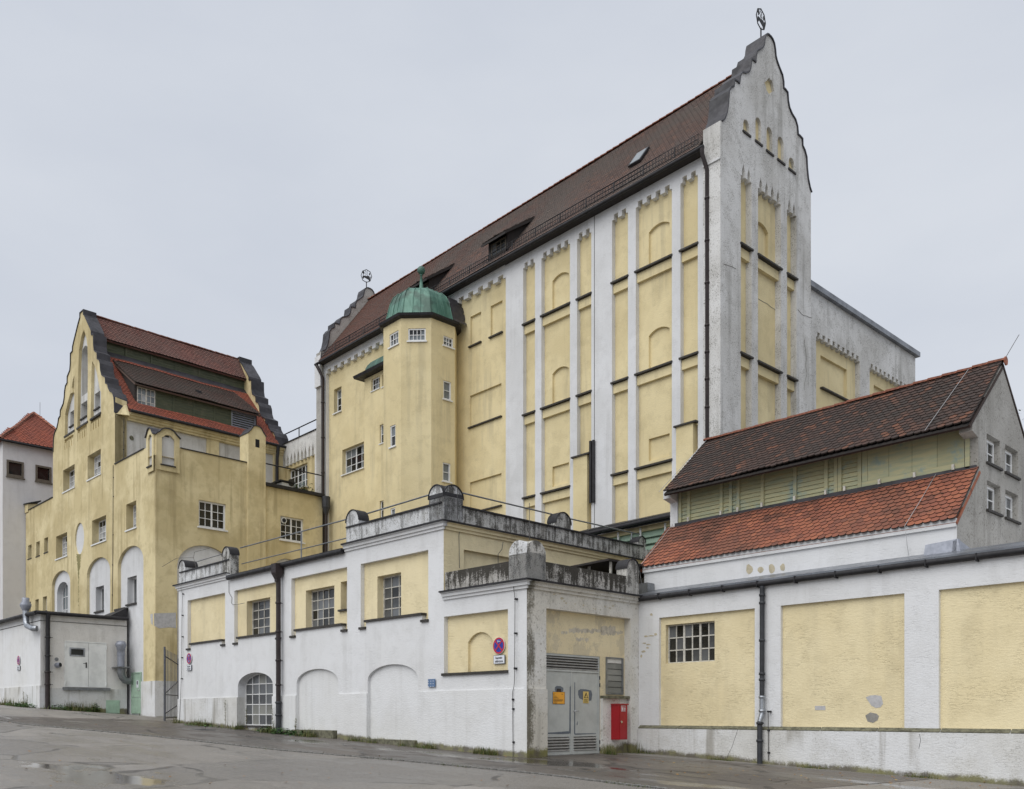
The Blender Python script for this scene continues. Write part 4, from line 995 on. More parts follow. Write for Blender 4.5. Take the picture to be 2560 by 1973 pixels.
def merlon(a, b, c, d_, z0, z1, mat, two=True, cap=True, pl=FA, axis='A'):
    """round-headed block, x a..b, y c..d_ ; axis = which way the round head faces ('AB' = both)"""
    r = (b - a) / 2; m = MB(); hp_ = arch(a, b, z0, z1 - r, r, 14); hb = arch(c, d_, z0, z1 - (d_ - c) / 2, (d_ - c) / 2, 14)
    q = Plane(FF, 'A', c); qb = Plane(FF, 'B', b)
    if 'A' in axis: m.prism(q, hp_, 0, d_ - c, 0)
    if 'B' in axis: m.prism(qb, hb, 0, b - a, len(mat) - 1 if isinstance(mat, list) else 0)
    o = m.build('merlon', mat, F)
    if cap:
        m = MB()
        for ok, lp, p_, dd in (('A' in axis, hp_, q, d_ - c), ('B' in axis, hb, qb, b - a)):
            if ok:
                ar = lp[2:]; ou = [(x + (x - (lp[0][0] + lp[1][0]) / 2) * .055, z + .028 * max(0, math.sin(math.pi * k / 14)) + .0) for k, (x, z) in enumerate(ar)]
                L2 = ar + ou[::-1]; m.face(p_, L2, (), -.03); m.side(p_, L2, -.03, dd + .03); m.face(p_, L2, (), dd + .03)
        m.build('merlon_cap', 'dark_metal', F, o)
# left block, upper block, porch
def mx(z, x): return FA.q(z, x, 500)[0]
parwall(FA, XE + .1, xm0 - .05, CT, 7.6, 'parapet_clean'); merlon(XE + .02, XE + .62, YF + .01, YF + .52, CT, 8.1, 'parapet_clean', axis='A'); merlon(xm0 - .62, xm0 + .02, YF + .01, YF + .36, 6.9, 8.13, 'parapet_grey', axis='A', cap=True)
parwall(FA, xm1 + .05, XU - .1, CT, 7.62, 'parapet_clean'); merlon(xm1 + .02, xm1 + .72, YF + .01, YF + .36, CT, 8.14, 'parapet_clean', axis='A'); merlon(XU - .66, XU - .01, YF + .01, YF + .72, CT, 8.16, ['parapet_clean', 'parapet_dirty'], axis='AB')
parwall(FBu, YF + .7, 25.0, CT, 7.60, 'parapet_grey'); merlon(XU - .36, XU - .01, 20.51, 21.21, CT, 8.13, 'parapet_grey', axis='B'); merlon(XU - .36, XU - .01, 24.75, 25.15, CT, 7.95, 'parapet_grey', axis='B')
m = MB(); m.box(XU - .35, 25.1, 6.9, XU + .12, 25.8, 7.5); m.build('parapet', 'parapet_grey', F)
parwall(FA, XU + .03, XC - .6, 5.11, 5.67, 'porch_parapet_black', False); parwall(FBp, YF + .65, 20.0, 5.11, 5.66, 'porch_parapet_black', False)
merlon(XC - .66, XC - .01, YF + .01, YF + .71, 5.11, 6.16, ['parapet_porch_light', 'parapet_porch'], axis='AB', cap=False); merlon(XC - .38, XC - .01, 19.95, 20.52, 5.11, 6.16, 'parapet_porch', axis='B')
# flat roofs and rear walls
m = MB(); m.box(XE + .05, YF + .7, 6.75, XU - .3, 25.3, 6.9); m.build('roof_deck', 'lead', F)
m = MB(); m.box(XU - .2, YF + .3, 4.95, XC - .3, 20.4, 5.08); m.build('porch_roof', 'lead', F)
m = MB(); m.box(XE + .03, YF + .8, -1, XU - .7, 25.25, 6.74); m.build('inner_wall', 'white_base', F)
m = MB(); m.face(Plane(FF, 'B', XE), [], ()) if False else None
m = MB(); m.box(XE, YF + .001, -1, XE + .02, 25, 7.0); m.build('end_wall', 'white_base', F)
# side wall of the upper block: yellow, one long recessed field
lf = rl(FBu.q('Y3', 322, 700)[0], 24.4, 4.9, FBu.q('Y3', 322, 628)[1])
wall(F, FBu, rl(YF, 25.2, -1, CT - .03), [lf], .12, 'yellow_near', 'side_wall'); m = MB(); m.face(FBu, grow(bounds(lf), .03), (), .12); m.build('yellow_field', 'yellow_near', F)
# porch side: pier, yellow field, double door, slatted window
def py_(z, x): return FBp.q(z, x, 1000)[0]
PD = .22
pf_ = (py_('Y3', 990), FBp.q('Y3', 1622, 1200, PD)[0], -1, FBp.q('Y3', 990, 1103)[1])
wall(F, FBp, rl(YF + .003, 20.5, -1, 5.08), [(rl(pf_[0], pf_[1], -.9, pf_[3]))], PD, 'white_stained', 'porch_side')
m = MB(); m.prism(FBp, rl(YF - .035, pf_[0] - .005, -1, PT), -.05, .1, back=False); m.build('plinth', 'white_stained', F)
d0, d1 = FBp.q('V1', 95, 350, PD)[0], FBp.q('V1', 900, 350, PD)[0]
d0 = pf_[0] + .01
dzt = FBp.q('V1', 900, 130, PD)[1]; dzl = FBp.q('V1', 480, 362, PD)[1]; dzb = FBp.q('V1', 480, 1605, PD)[1]; zw = FBp.q('V1', 1100, 712, PD)[1]
lw = FBp.rect('V1', 985, 135, 1245, 705, PD); lw = (lw[0], min(lw[1], pf_[1] - .03), lw[2], lw[3])
o = wall(F, FBp, [(d1, -1), (pf_[1] + .02, -1), (pf_[1] + .02, pf_[3] + .02), (pf_[0] - .01, pf_[3] + .02), (pf_[0] - .01, dzt), (d1, dzt)], [rl(*lw)], .1, 'yellow_flaking', 'yellow_field', d=PD)
m = MB(); m.prism(FBp, rl(d1 + .012, pf_[1] - .003, -1, zw - .1), .12, PD + .05, back=False); m.build('door_apron', 'white_stained', F)
m = MB(); m.prism(FBp, rl(d1 + .012, pf_[1] + .08, zw - .1, zw - .02), .02, PD, back=False); m.build('ledge', 'stone_moss', F)
# double door
m = MB(); pdp = PD + .06
m.prism(FBp, rl(d0, d1, dzb - .1, dzt), pdp - .05, pdp + .05, back=False, holes=[rl(d0 + .03, d1 - .05, dzb, dzl), rl(d0 + .03, d1 - .05, dzl + .05, dzt - .06)]); dr = m.build('double_door', 'door_grey', F)
m = MB(); m.face(FBp, rl(d0, d1, dzb - .1, dzt), (), pdp + .1); m.build('door_back', 'dark_interior', F, dr)
def slats(pl, a, b, z0, z1, n, d, par, mat, name='louvre_slat', tilt=.045, th=F):
    h = (z1 - z0) / n
    for k in range(n):
        m = MB(); zb = z0 + h * k
        m.hexa([pl.P(a, zb + .004, d - tilt), pl.P(b, zb + .004, d - tilt), pl.P(b, zb + h * .92, d + tilt), pl.P(a, zb + h * .92, d + tilt)],
               [pl.P(a, zb + .018, d - tilt - .012), pl.P(b, zb + .018, d - tilt - .012), pl.P(b, zb + h, d + tilt), pl.P(a, zb + h, d + tilt)]); m.build(name, mat, th, par)
slats(FBp, d0 + .03, d1 - .05, dzl + .05, dzt - .06, 5, pdp, dr, 'door_grey_louvre')
dm_ = FBp.q('V1', 482, 900, PD)[0]; lvt = FBp.q('V1', 480, 1335, PD)[1]
for a, b, c0, c1 in ((d0 + .035, dm_ - .006, d0 + .035, dm_ - .07), (dm_ + .006, d1 - .055, dm_ + .085, d1 - .12)):
    m = MB(); m.prism(FBp, rl(a, b, dzb + .01, dzl - .006), pdp - .03, pdp + .02, back=False, holes=[rl(c0 + .012, c1, dzb + .1, lvt)]); lf_ = m.build('door_leaf', 'door_grey', F, dr)
    slats(FBp, c0 + .012, c1, dzb + .1, lvt, 5, pdp, lf_, 'door_grey_louvre') if False else slats(FBp, c0 + .012, c1, dzb + .1, lvt, 5, pdp, dr, 'door_grey_louvre')
m = MB(); m.pbox(FBp, dm_ - .025, dm_ + .02, dzb + .02, dzl - .01, pdp - .045, pdp - .028); m.build('astragal', 'door_grey', F, dr)
def pp_(x, y): return FBp.q('V1', x, y, PD)
def blob(th, pl, pts, d, mat, name, par=None, z='V1', t_=.003):
    lp = [pl.q(z, x, y, d) for x, y in pts]; m = MB(); m.prism(pl, lp, d - t_, d, back=False); return m.build(name, mat, th, par)
pdd = pdp - .031
blob(F, FBp, [(225, 590), (250, 572), (310, 575), (350, 600), (352, 640), (335, 658), (235, 655), (222, 625)], pdd, 'paint_patch', 'paint_patch', dr)
blob(F, FBp, [(575, 640), (610, 618), (690, 622), (770, 640), (785, 700), (770, 790), (735, 795), (640, 780), (590, 755), (572, 700)], pdd, 'paint_patch', 'paint_patch', dr)
blob(F, FBp, [(447, 590), (470, 555), (484, 560), (482, 640), (470, 700), (463, 1290), (435, 1282), (440, 1200)], pdd, 'paint_patch', 'paint_patch', dr)
blob(F, FBp, [(118, 1272), (220, 1268), (430, 1250), (436, 1290), (330, 1295), (120, 1292)], pdd, 'paint_patch', 'paint_patch', dr)
blob(F, FBp, [(518, 515), (527, 520), (528, 1285), (512, 1295)], pdd, 'paint_patch', 'paint_patch', dr)
blob(F, FBp, [(515, 1285), (840, 1282), (842, 1290), (520, 1306)], pdd, 'paint_patch', 'paint_patch', dr)
blob(F, FBp, [(550, 1140), (565, 1095), (565, 1150), (553, 1165)], pdd, 'paint_patch', 'paint_patch', dr)
blob(F, FBp, [(252, 612), (315, 614), (315, 660), (252, 658)], pdd - .003, 'brown_pipe', 'old_sticker', dr)
h_ = pp_(525, 950); m = MB(); m.tube([FBp.P(h_[0] - .02, h_[1], pdd), FBp.P(h_[0] - .02, h_[1], pdd - .06), FBp.P(h_[0] + .12, h_[1], pdd - .06)], .013, 8); m.build('handle', 'steel', F, dr)
for y in (450, 560, 1415, 1520):
    q = pp_(890, y); m = MB(); m.tube([FBp.P(q[0] + .03, q[1] - .05, pdd - .02), FBp.P(q[0] + .03, q[1] + .05, pdd - .02)], .018, 8); m.build('hinge', 'dark_metal', F, dr)
rf_ = random.Random(12)
for xa_, xb_, yt_, yb_ in ((1172, 1330, 1268, 1302), (1322, 1440, 1275, 1298), (1432, 1548, 1250, 1322), (1545, 1608, 1288, 1308), (1110, 1160, 1290, 1310), (1230, 1290, 1340, 1362), (1300, 1330, 1345, 1372)):
    n_ = 12; tp_ = [(xa_ + (xb_ - xa_) * k / n_, yt_ + rf_.uniform(-13, 13) * math.sin(math.pi * k / n_)) for k in range(n_ + 1)]; bt_ = [(xa_ + (xb_ - xa_) * k / n_, yb_ + rf_.uniform(-14, 14) * math.sin(math.pi * k / n_)) for k in range(n_, -1, -1)]
    blob(F, FBp, tp_ + bt_, PD - .001, 'grey_flake', 'plaster_flake', z='Y3')
rf_ = random.Random(4)
for cx_, cy_, r_ in ((1055, 990, 11), (1118, 1022, 14), (1135, 1045, 9), (1150, 1062, 10), (1222, 1070, 6), (1290, 1078, 9), (1372, 1105, 8), (1388, 1110, 7), (1430, 1116, 6), (1466, 1090, 7), (1502, 1102, 8), (1530, 1085, 9), (1212, 995, 6), (1300, 1030, 5), (1100, 985, 7)):
    blob(F, FBp, [(cx_ + r_ * rf_.uniform(.5, 1.2) * math.cos(k * math.tau / 8), cy_ + r_ * rf_.uniform(.4, 1.1) * math.sin(k * math.tau / 8)) for k in range(8)], -.001, 'sand_mortar', 'plaster_flake', z='Y3')
# slatted window
m = MB(); m.prism(FBp, rl(*lw), PD - .03, PD + .1, back=False, holes=[rl(lw[0] + .05, lw[1] - .05, lw[2] + .04, lw[3] - .04)]); sw = m.build('slatted_window', 'galvanised', F)
gh_ = (lw[3] - lw[2] - .20) / 5
for k in range(5):
    z0 = lw[2] + .04 + gh_ * k; m = MB(); m.hexa([FBp.P(lw[0] + .05, z0 + .008, PD + .005), FBp.P(lw[1] - .05, z0 + .008, PD + .005), FBp.P(lw[1] - .05, z0 + gh_ - .008, PD + .02), FBp.P(lw[0] + .05, z0 + gh_ - .008, PD + .02)], [FBp.P(lw[0] + .05, z0 + .004, PD + .02), FBp.P(lw[1] - .05, z0 + .004, PD + .02), FBp.P(lw[1] - .05, z0 + gh_, PD + .04), FBp.P(lw[0] + .05, z0 + gh_, PD + .04)]); m.build('glass_slat', 'glass_milky', F, sw)
m = MB(); m.pbox(FBp, lw[0] + .05, lw[1] - .05, lw[3] - .16, lw[3] - .04, PD + .01, PD + .04); m.build('slat_header', 'grey_render', F, sw)
m = MB(); m.face(FBp, grow(lw, .05), (), PD + .12); m.build('room_dark_sheet', 'dark_interior', F, sw)
# gutter and hopper downpipe of the middle part
m = MB(); m.tube([(xm0 + .02, YF - .1, 6.90), (xm1 - .02, YF - .1, 6.90)], .085, 10); go = m.build('gutter', 'dark_metal', F)
m = MB(); m.box(xm0, YF - .16, 6.935, xm1, YF + .7, 6.985); m.build('eaves_board', 'dark_metal', F, go)
dpx = fx('Y1', 893); zh = FA.q('Y1', 893, 665)[1]
m = MB(); m.lathe((dpx, YF - .2, 0), [(.0, zh + .02), (.22, zh + .02), (.22, zh - .30), (.1, zh - .52), (.1, zh - .6)], 4, smooth=False, ang0=R(45)); m.build('hopper', 'brown_pipe', F)
zj = FA.q('Y2', 893, 790)[1]
pipe(F, [(dpx, YF - .16, zh - .4), (dpx, YF - .16, zj)], .082, 'brown_pipe', (5.6, 4.6, 3.6, 2.75)); pipe(F, [(dpx + .005, YF - .16, zj), (dpx + .005, YF - .16, .4)], .09, 'grey_pipe', (zj - .05, 1.7))
# lightning conductors down the facade
def conductor(th, pl, pts, clips, mat='cable', name='conductor', d=-.03, r=.009):
    P = [pl.P(*pl.q(*p), d) for p in pts]; m = MB(); m.tube(P, r, 5); o = m.build(name, mat, th)
    for c in clips: q = pl.q(*c); m = MB(); m.pbox(pl, q[0] - .028, q[0] + .028, q[1] - .022, q[1] + .022, d - .012, 0); m.build('clip', 'dark_metal', th, o)
conductor(F, FA, [('Y3', 735, 900), ('Y3', 752, 1025), ('Y3', 748, 1680), ('Y4', 45, 640), ('Y4', 30, 700), ('Y4', 35, 1480)], [('Y3', 755, 1030), ('Y3', 752, 1307), ('Y3', 750, 1590), ('Y4', 55, 430), ('Y4', 32, 790), ('Y4', 35, 900), ('Y4', 38, 1288)], d=-.07)
conductor(F, FA, [('V3', 75, 560), ('V3', 105, 660), ('V3', 97, 940), ('V3', 92, 1683), ('Y2', 100, 950)], [('V3', 105, 660), ('V3', 97, 940), ('V3', 97, 1222), ('V3', 92, 1497), ('Y2', 115, 615)], d=-.06)
conductor(F, FA, [('V3', 703, 465), ('V3', 705, 640), ('V3', 745, 710), ('V3', 738, 780), ('V3', 760, 800), ('V3', 830, 795), ('V3', 910, 778)], [], d=-.03)
conductor(F, FBu, [('Y3', 262, 130), ('Y3', 265, 380), ('Y3', 285, 425), ('Y3', 275, 520), ('Y3', 280, 780)], [], d=-.04)
m = MB(); q = FA.q('Y3', 600, 740, .15); m.tube([FA.P(q[0], q[1] - .1, .15), FA.P(q[0], q[1] + .24, .15), FA.P(q[0] + .2, q[1] + .34, .1), FA.P(q[0] + .24, q[1] + .52, .1)], .008, 5); m.build('rod', 'cable', F)
q = FA.q('Y3', 853, 550, .35); m = MB(); m.tube([FA.P(q[0], q[1], .35), FA.P(q[0], q[1] + .95, .35)], .008, 5); m.build('rod', 'cable', F)
q = FA.q('V3', 230, 180, .4); m = MB()
m.tube([FA.P(q[0], q[1], .4), FA.P(q[0] + .25, q[1] - .45, .4)], .009, 5); m.tube([FA.P(q[0], q[1], .4), FA.P(q[0] - .7, q[1] + .02, .0), FA.P(q[0] - 1.7, q[1] - .25, -.2)], .009, 5); m.tube([FA.P(q[0], q[1], .4), FA.P(q[0] + .1, q[1] + .22, .4), FA.P(q[0] + 1.1, q[1] + .28, .6)], .009, 5); m.build('rod', 'cable', F)
# roof railings
RL = Thing('roof_railing', 'two-rail grey railing above the gutter of the low front range', 'railing', FF, (-27.5, YF + .35, 6.9))
def rail(th, pts, r=.024, mat='galvanised', name='rail'): m = MB(); m.tube(pts, r, 6); m.build(name, mat, th)
ry = YF + .45; fr2 = FA.off(.45)
ha, hb = fr2.q('Y1', 565, 530), fr2.q('Y1', 1400, 306); la, lb_ = fr2.q('Y1', 575, 655), fr2.q('Y1', 1400, 452)
rail(RL, [fr2.P(*ha), fr2.P(*hb)]); rail(RL, [fr2.P(*la), fr2.P(*lb_)], .02)
pq = fr2.q('Y1', 1040, 400); rail(RL, [fr2.P(pq[0], pq[1]), fr2.P(pq[0], 6.9)], .028, name='post')
xq = fr2.q('Y1', 700, 470)[0]
la2, lb2 = fr2.q('Y1', 575, 687), fr2.q('Y1', 690, 702)
RL2 = Thing('roof_railing', 'single grey rail above the white parapet left of the corner merlon', 'railing', FF, (-21, YF + .5, 7.6))
rail(RL2, [fr2.P(*fr2.q('Y1', 1555, 262)), fr2.P(*fr2.q('Y1', 2060, 110))])
RL3 = Thing('roof_railing', 'single grey rail over the dirty side parapet facing the tiled roof', 'railing', FF, (XU - .4, 20, 7.6))
ub = FBu.off(.35); rail(RL3, [ub.P(*ub.q('Y3', 300, 168)), ub.P(*ub.q('Y3', 1045, 345)), ub.P(*ub.q('Y3', 1185, 380)), ub.P(*ub.q('Y3', 1745, 505))])
e = ub.q('Y3', 1680, 490); rail(RL3, [ub.P(*e), ub.P(e[0], 7.1)], .028, name='post')
RL4 = Thing('roof_railing', 'short thin rail between the two leftmost parapet merlons', 'railing', FF, (-34, YF + .5, 7.6))
rail(RL4, [fr2.P(*fr2.q('V3', 270, 235)), fr2.P(*fr2.q('V3', 670, 115))], .018)
# ---------------------------------------------------------------- right-hand wall and shed below the tiled house
YR, YH = 20.05, 21.05
RA, HA = Plane(FT, 'A', YR), Plane(FT, 'A', YH)
X0 = -16.23
W1 = Thing('boundary_range', 'white single-storey range with large yellow fields and dark gutter at right', 'building', FT, (-8, YR, ground_z(-8, YR)))
pn = [(-15.5, -12.43), (-11.69, -8.60), (-7.85, -4.75), (-4.0, -.9)]
LZ, TZ, GZ = 1.385, 4.45, 5.0
hs = [rl(a, b, LZ - .02, TZ) for a, b in pn]
wall(W1, RA, rl(X0, 4, -1, GZ), hs, .09, 'white_near', 'facade')
wz = RA.rect('Z8', 228, 356, 495, 552, .09)
for i, (a, b) in enumerate(pn):
    o = wall(W1, RA, rl(a - .02, b + .02, LZ - .05, TZ + .02), [rl(*wz)] if i == 0 else [], .22, 'yellow_near', 'yellow_field', d=.09)
    if i == 0:
        window(W1, RA, *wz, .24, 6, 3, fm='frame_old', gm='glass_dark', fw=.035, bw=.032, mull=(1, 3), mw=.06, prob=('glass_grey', .3))
        m = MB(); m.face(RA, grow(wz, .05), (), .34); m.build('room_dark_sheet', 'dark_interior', W1, o)
m = MB(); m.hexa([RA.P(X0 - .02, -1, -.09), RA.P(4, -1, -.09), RA.P(4, LZ - .07, -.09), RA.P(X0 - .02, LZ - .07, -.09)], [RA.P(X0 - .02, -1, .0), RA.P(4, -1, .0), RA.P(4, LZ, .0), RA.P(X0 - .02, LZ, .0)]); m.build('plinth', 'white_plinth', W1)
for k in range(14):
    a = X0 + .05 + k * 1.4; m = MB(); m.hexa([RA.P(a, LZ - .062, -.093), RA.P(a + 1.38, LZ - .062, -.093), RA.P(a + 1.38, LZ + .012, .005), RA.P(a, LZ + .012, .005)], [RA.P(a, LZ - .05 + random.uniform(0, .012), -.098), RA.P(a + 1.38, LZ - .05, -.098), RA.P(a + 1.38, LZ + .025, .004), RA.P(a, LZ + .03, .004)]); m.build('plinth_cap', 'stone_moss', W1)
for (pts, mt) in (([(1320, 750), (1345, 740), (1375, 738), (1405, 742), (1410, 765), (1415, 785), (1400, 805), (1375, 808), (1350, 795), (1330, 765)], 'bare_plaster'), ([(1318, 850), (1345, 832), (1380, 840), (1392, 852), (1385, 875), (1360, 890), (1330, 882)], 'bare_mortar'), ([(1043, 797), (1100, 797), (1100, 820), (1043, 820)], 'bare_plaster')):
    blob(W1, RA, pts, .088, mt, 'plaster_patch', z='Z8')
rf_ = random.Random(6)
for cx_, cy_, rx_, ry_ in ((120, 417, 12, 5), (148, 414, 16, 4), (172, 405, 10, 7), (112, 455, 12, 4), (135, 462, 14, 4), (128, 480, 8, 6), (108, 500, 12, 6), (95, 525, 6, 8), (150, 300, 10, 8)):
    blob(W1, RA, [(cx_ + rx_ * rf_.uniform(.6, 1.3) * math.cos(k * math.tau / 9), cy_ + ry_ * rf_.uniform(.5, 1.3) * math.sin(k * math.tau / 9)) for k in range(9)], -.001, 'sand_mortar', 'plaster_flake', z='Z8')
# cracks in the plinth
for pts in ([(622, 922), (612, 955), (600, 990), (590, 1020), (575, 1050), (563, 1080)], [(1612, 950), (1620, 985), (1615, 1005), (1610, 1030)]):
    m = MB(); m.tube([RA.P(*RA.q('Z8', x, y, -.09), -.089) for x, y in pts], .006, 4); m.build('crack', 'ink', W1)
# gutter with its brackets, roof strip, downpipe
m = MB(); m.tube([(X0 - .1, YR - .09, GZ + .03), (4, YR - .09, GZ + .10)], .07, 10); go = m.build('gutter', 'dark_metal', W1)
x = X0 + .8
while x < 2: m = MB(); m.lathe((x, YR - .09, GZ + .035 + (x - X0) * .0035), [(.092, -.02), (.097, -.02)], 6) if False else m.box(x - .012, YR - .168, GZ - .045, x + .012, YR + .01, GZ + .125); m.build('gutter_bracket', 'dark_metal', W1, go); x += 1.05
m = MB(); m.hexa([(X0 - .05, YR - .06, GZ + .11), (4, YR - .06, GZ + .16), (4, YH, 5.42), (X0 - .05, YH, 5.40)], [(X0 - .05, YR - .06, GZ + .16), (4, YR - .06, GZ + .20), (4, YH, 5.46), (X0 - .05, YH, 5.44)]); m.build('roof_strip', 'lead_light', W1)
m = MB(); m.box(-7.7, YH + .02, -1, 4, YH + 4, 5.3); m.build('inner_wall', 'white', W1)
dx_ = RA.q('Z8', 766, 500)[0]; zj1 = RA.q('Z8', 766, 745)[1]; zj2 = RA.q('Z8', 766, 835)[1]; zj3 = RA.q('Z8', 766, 885)[1]
pipe(W1, [(dx_, YR - .1, GZ - .02), (dx_, YR - .11, zj1)], .062, 'grey_pipe', (4.75, 4.55, 3.6, 2.75, 2.6)); pipe(W1, [(dx_, YR - .11, zj1), (dx_, YR - .11, zj2)], .066, 'zinc', (zj1 - .02, zj2 + .05)); pipe(W1, [(dx_, YR - .11, zj2), (dx_, YR - .12, zj2 - .04), (dx_ - .015, YR - .19, zj3)], .064, 'zinc', ()); pipe(W1, [(dx_ - .015, YR - .19, zj3), (dx_ - .015, YR - .19, .3)], .068, 'grey_pipe', (zj3 - .03, 1.05))
conductor(W1, RA, [('Z8', 801, 825), ('Z8', 803, 1095)], [('Z8', 801, 828), ('Z8', 802, 930), ('Z8', 803, 1052)], d=-.12, r=.011)
# ---------------------------------------------------------------- tiled house with boarded clerestory
XG, XH0 = -7.842, -16.83
HB = Plane(FT, 'B', XG)
H = Thing('tiled_house', 'narrow house with fish-scale tiled roofs and pale green boarded clerestory', 'building', FT, (-12.3, YH, ground_z(-12.3, YH)))
ye, ze, yc1, zc1 = YH - .12, 6.12, 22.35, 7.55         # lower roof: eave and head
yu, zu, yr, zr = 21.72, 8.50, 23.93, 10.50             # upper roof
m = MB(); m.pbox(HA, XH0, XG - .002, -1, 6.0, 0, .3); m.build('front_wall', 'white_near', H)
m = MB(); m.pbox(HA, XH0 - .02, XG - .004, 5.98, 6.17, -.06, .3); m.build('eaves_band', 'white_near', H)
hg = [(YH + .001, -1), (YH + .001, 6.1), (22.33, 7.52), (22.33, 8.28), (21.98, 8.36), (21.98, 8.62), (yr, 10.42), (26.3, 8.2), (26.9, 7.2), (26.9, -1)]
gw = [HB.rect('X8', x0, y0, x1, y1) for x0, y0, x1, y1 in ((315, 690, 415, 958), (452, 768, 547, 1022), (317, 1032, 417, 1296), (453, 1106, 549, 1350))]
zt_a, zt_b = (gw[0][3] + gw[1][3]) / 2, (gw[2][3] + gw[3][3]) / 2; zb_a, zb_b = (gw[0][2] + gw[1][2]) / 2, (gw[2][2] + gw[3][2]) / 2
gw = [(a, b, zb_a if i < 2 else zb_b, zt_a if i < 2 else zt_b) for i, (a, b, _, _) in enumerate(gw)]
wall(H, HB, hg, [rl(*g) for g in gw], .22, 'pebbledash', 'gable_wall', sides=.3)
for g in gw:
    window(H, HB, g[0] + .01, g[1] - .12, g[2] + .02, g[3] - .08, .14, 2, 2, fm='frame_white', gm='glass_dark', fw=.045, bw=.028, prob=('glass_grey', .5))
    m = MB(); m.prism(HB, rl(g[0] + .004, g[1] - .004, g[2] + .004, g[3] - .004), .15, .18, holes=[rl(g[0] + .01, g[1] - .12, g[2] + .02, g[3] - .08)], back=False); m.build('window_surround', 'grey_render', H)
    m = MB(); m.pbox(HB, g[0] - .06, g[1] + .05, g[2] - .05, g[2] + .004, -.06, .2); m.build('sill', 'slate_sill', H)
    m = MB(); m.face(HB, grow(g, .03), (), .28); m.build('room_dark_sheet', 'dark_interior', H)
m = MB(); m.prism(Plane(FT, 'B', XH0 + .28), hg, 0, .28); m.build('end_wall', 'white', H)
m = MB(); m.box(XH0 + .05, YH + .05, 4, XG - .35, 26.8, 5.9); m.build('inner_wall', 'white', H)
LU = Vector((0, yc1 - ye, zc1 - ze)); UU = Vector((0, yr - yu, zr - zu)); xa, xb = XH0 - .12, XG + .02
lr = slabpart(H, 'lower_roof', 'tile_orange', (xa, ye, ze), (1, 0, 0), LU, xb - xa, LU.length, -.14, -.075)
tiles(H, lr, (xa, ye, ze), (1, 0, 0), LU, xb - xa, LU.length, .185, .158, 'tile_orange', 150, (1, 0))
ur = slabpart(H, 'upper_roof', 'tile_brown', (xa + .3, yu, zu), (1, 0, 0), UU, xb - xa - .3, UU.length, -.14, -.075)
tiles(H, ur, (xa + .3, yu, zu), (1, 0, 0), UU, xb - xa - .3, UU.length, .185, .158, 'tile_brown', 150, (1, 0))
slabpart(H, 'rear_roof', 'tile_brown', (xa + .3, 2 * yr - yu + .8, zu - .75), (1, 0, 0), Vector((0, -(yr - yu + .8), zr - zu + .75)), xb - xa - .3, math.hypot(yr - yu + .8, zr - zu + .75), -.06, 0)
ridge_tiles(H, ur, (xa + .3, yr, zr + .01), (xb + .04, yr, zr + .01), .105, .36, 'clay_ridge')
m = MB(); m.lathe((0, 0, 0), [(0, 0), (.1, 0), (.1, .03), (0, .03)], 16); me_ = [(xb + .05 + z, yr + math.cos(a) * .11, zr + math.sin(a) * .11) for z in (0, .03) for a in [k * math.tau / 14 for k in range(14)]]
m = MB(); m.hexa(me_[:14], me_[14:]); m.build('ridge_end_disc', 'clay_ridge', H)
m = MB(); m.box(xa + .32, yc1 - .06, zc1 - .06, XG - .03, yc1 + .02, zc1 + .08); m.build('flashing', 'lead', H)
m = MB(); m.hexa([(xa + .35, yu + .02, zu - .08), (XG - .02, yu + .02, zu - .08), (XG - .02, yc1 + .3, zu + .42), (xa + .35, yc1 + .3, zu + .42)], [(xa + .35, yu + .02, zu - .03), (XG - .02, yu + .02, zu - .03), (XG - .02, yc1 + .3, zu + .5), (xa + .35, yc1 + .3, zu + .5)]); m.build('soffit', 'wood_black', H)
# clerestory boarding: one object per board, post and bracket
CA = Plane(FT, 'A', yc1); zlo, zhi = zc1 + .06, 8.62
m = MB(); m.pbox(CA, XH0 + .3, XG - .3, zlo - .3, 9.1, .06, .12); cl = m.build('clerestory', 'wood_pale_green', H)
posts = [CA.q('Z7', x, 700)[0] for x in (310, 357, 535, 586, 627, 759, 937, 1107, 1160, 1182, 1290)]
solid0 = CA.q('Z7', 1302, 700)[0]; solid1 = CA.q('Z7', 1862, 600)[0]
bh = .118; nb_ = int((zhi + .35 - zlo) / bh)
def board_run(a, b):
    for k in range(nb_):
        z0 = zlo + k * bh; m = MB(); m.hexa([CA.P(a, z0, -.012), CA.P(b, z0, -.012), CA.P(b, z0 + bh - .006, .012), CA.P(a, z0 + bh - .006, .012)], [CA.P(a, z0, .05), CA.P(b, z0, .05), CA.P(b, z0 + bh - .006, .05), CA.P(a, z0 + bh - .006, .05)]); m.build('board', 'wood_pale_green', H, cl)
for a, b in zip(posts[:-1], posts[1:]):
    if b - a > .18: board_run(a + .04, b - .04)
for i, p in enumerate(posts):
    m = MB(); m.pbox(CA, p - .05, p + .05, zlo - .02, zhi + .3, -.05, .06); po_ = m.build('post', 'wood_pale_green', H, cl)
for i, x in enumerate((357, 535, 627, 759, 937, 1107, 1210, 1400, 1592, 1803)):
    p = CA.q('Z7', x, 800)[0]; m = MB(); m.pbox(CA, p - .03, p + .03, zlo + .0, zlo + .13, -.09, -.05); m.build('latch', 'frame_old', H, cl)
sb = [solid0, solid0 + (solid1 - solid0) * .06, solid0 + (solid1 - solid0) * .28, solid0 + (solid1 - solid0) * .51, solid0 + (solid1 - solid0) * .75, solid1]
for a, b in zip(sb[:-1], sb[1:]): m = MB(); m.pbox(CA, a + .004, b - .004, zlo + .16, zhi + .16, -.035, .05); m.build('board', 'wood_pale_green', H, cl)
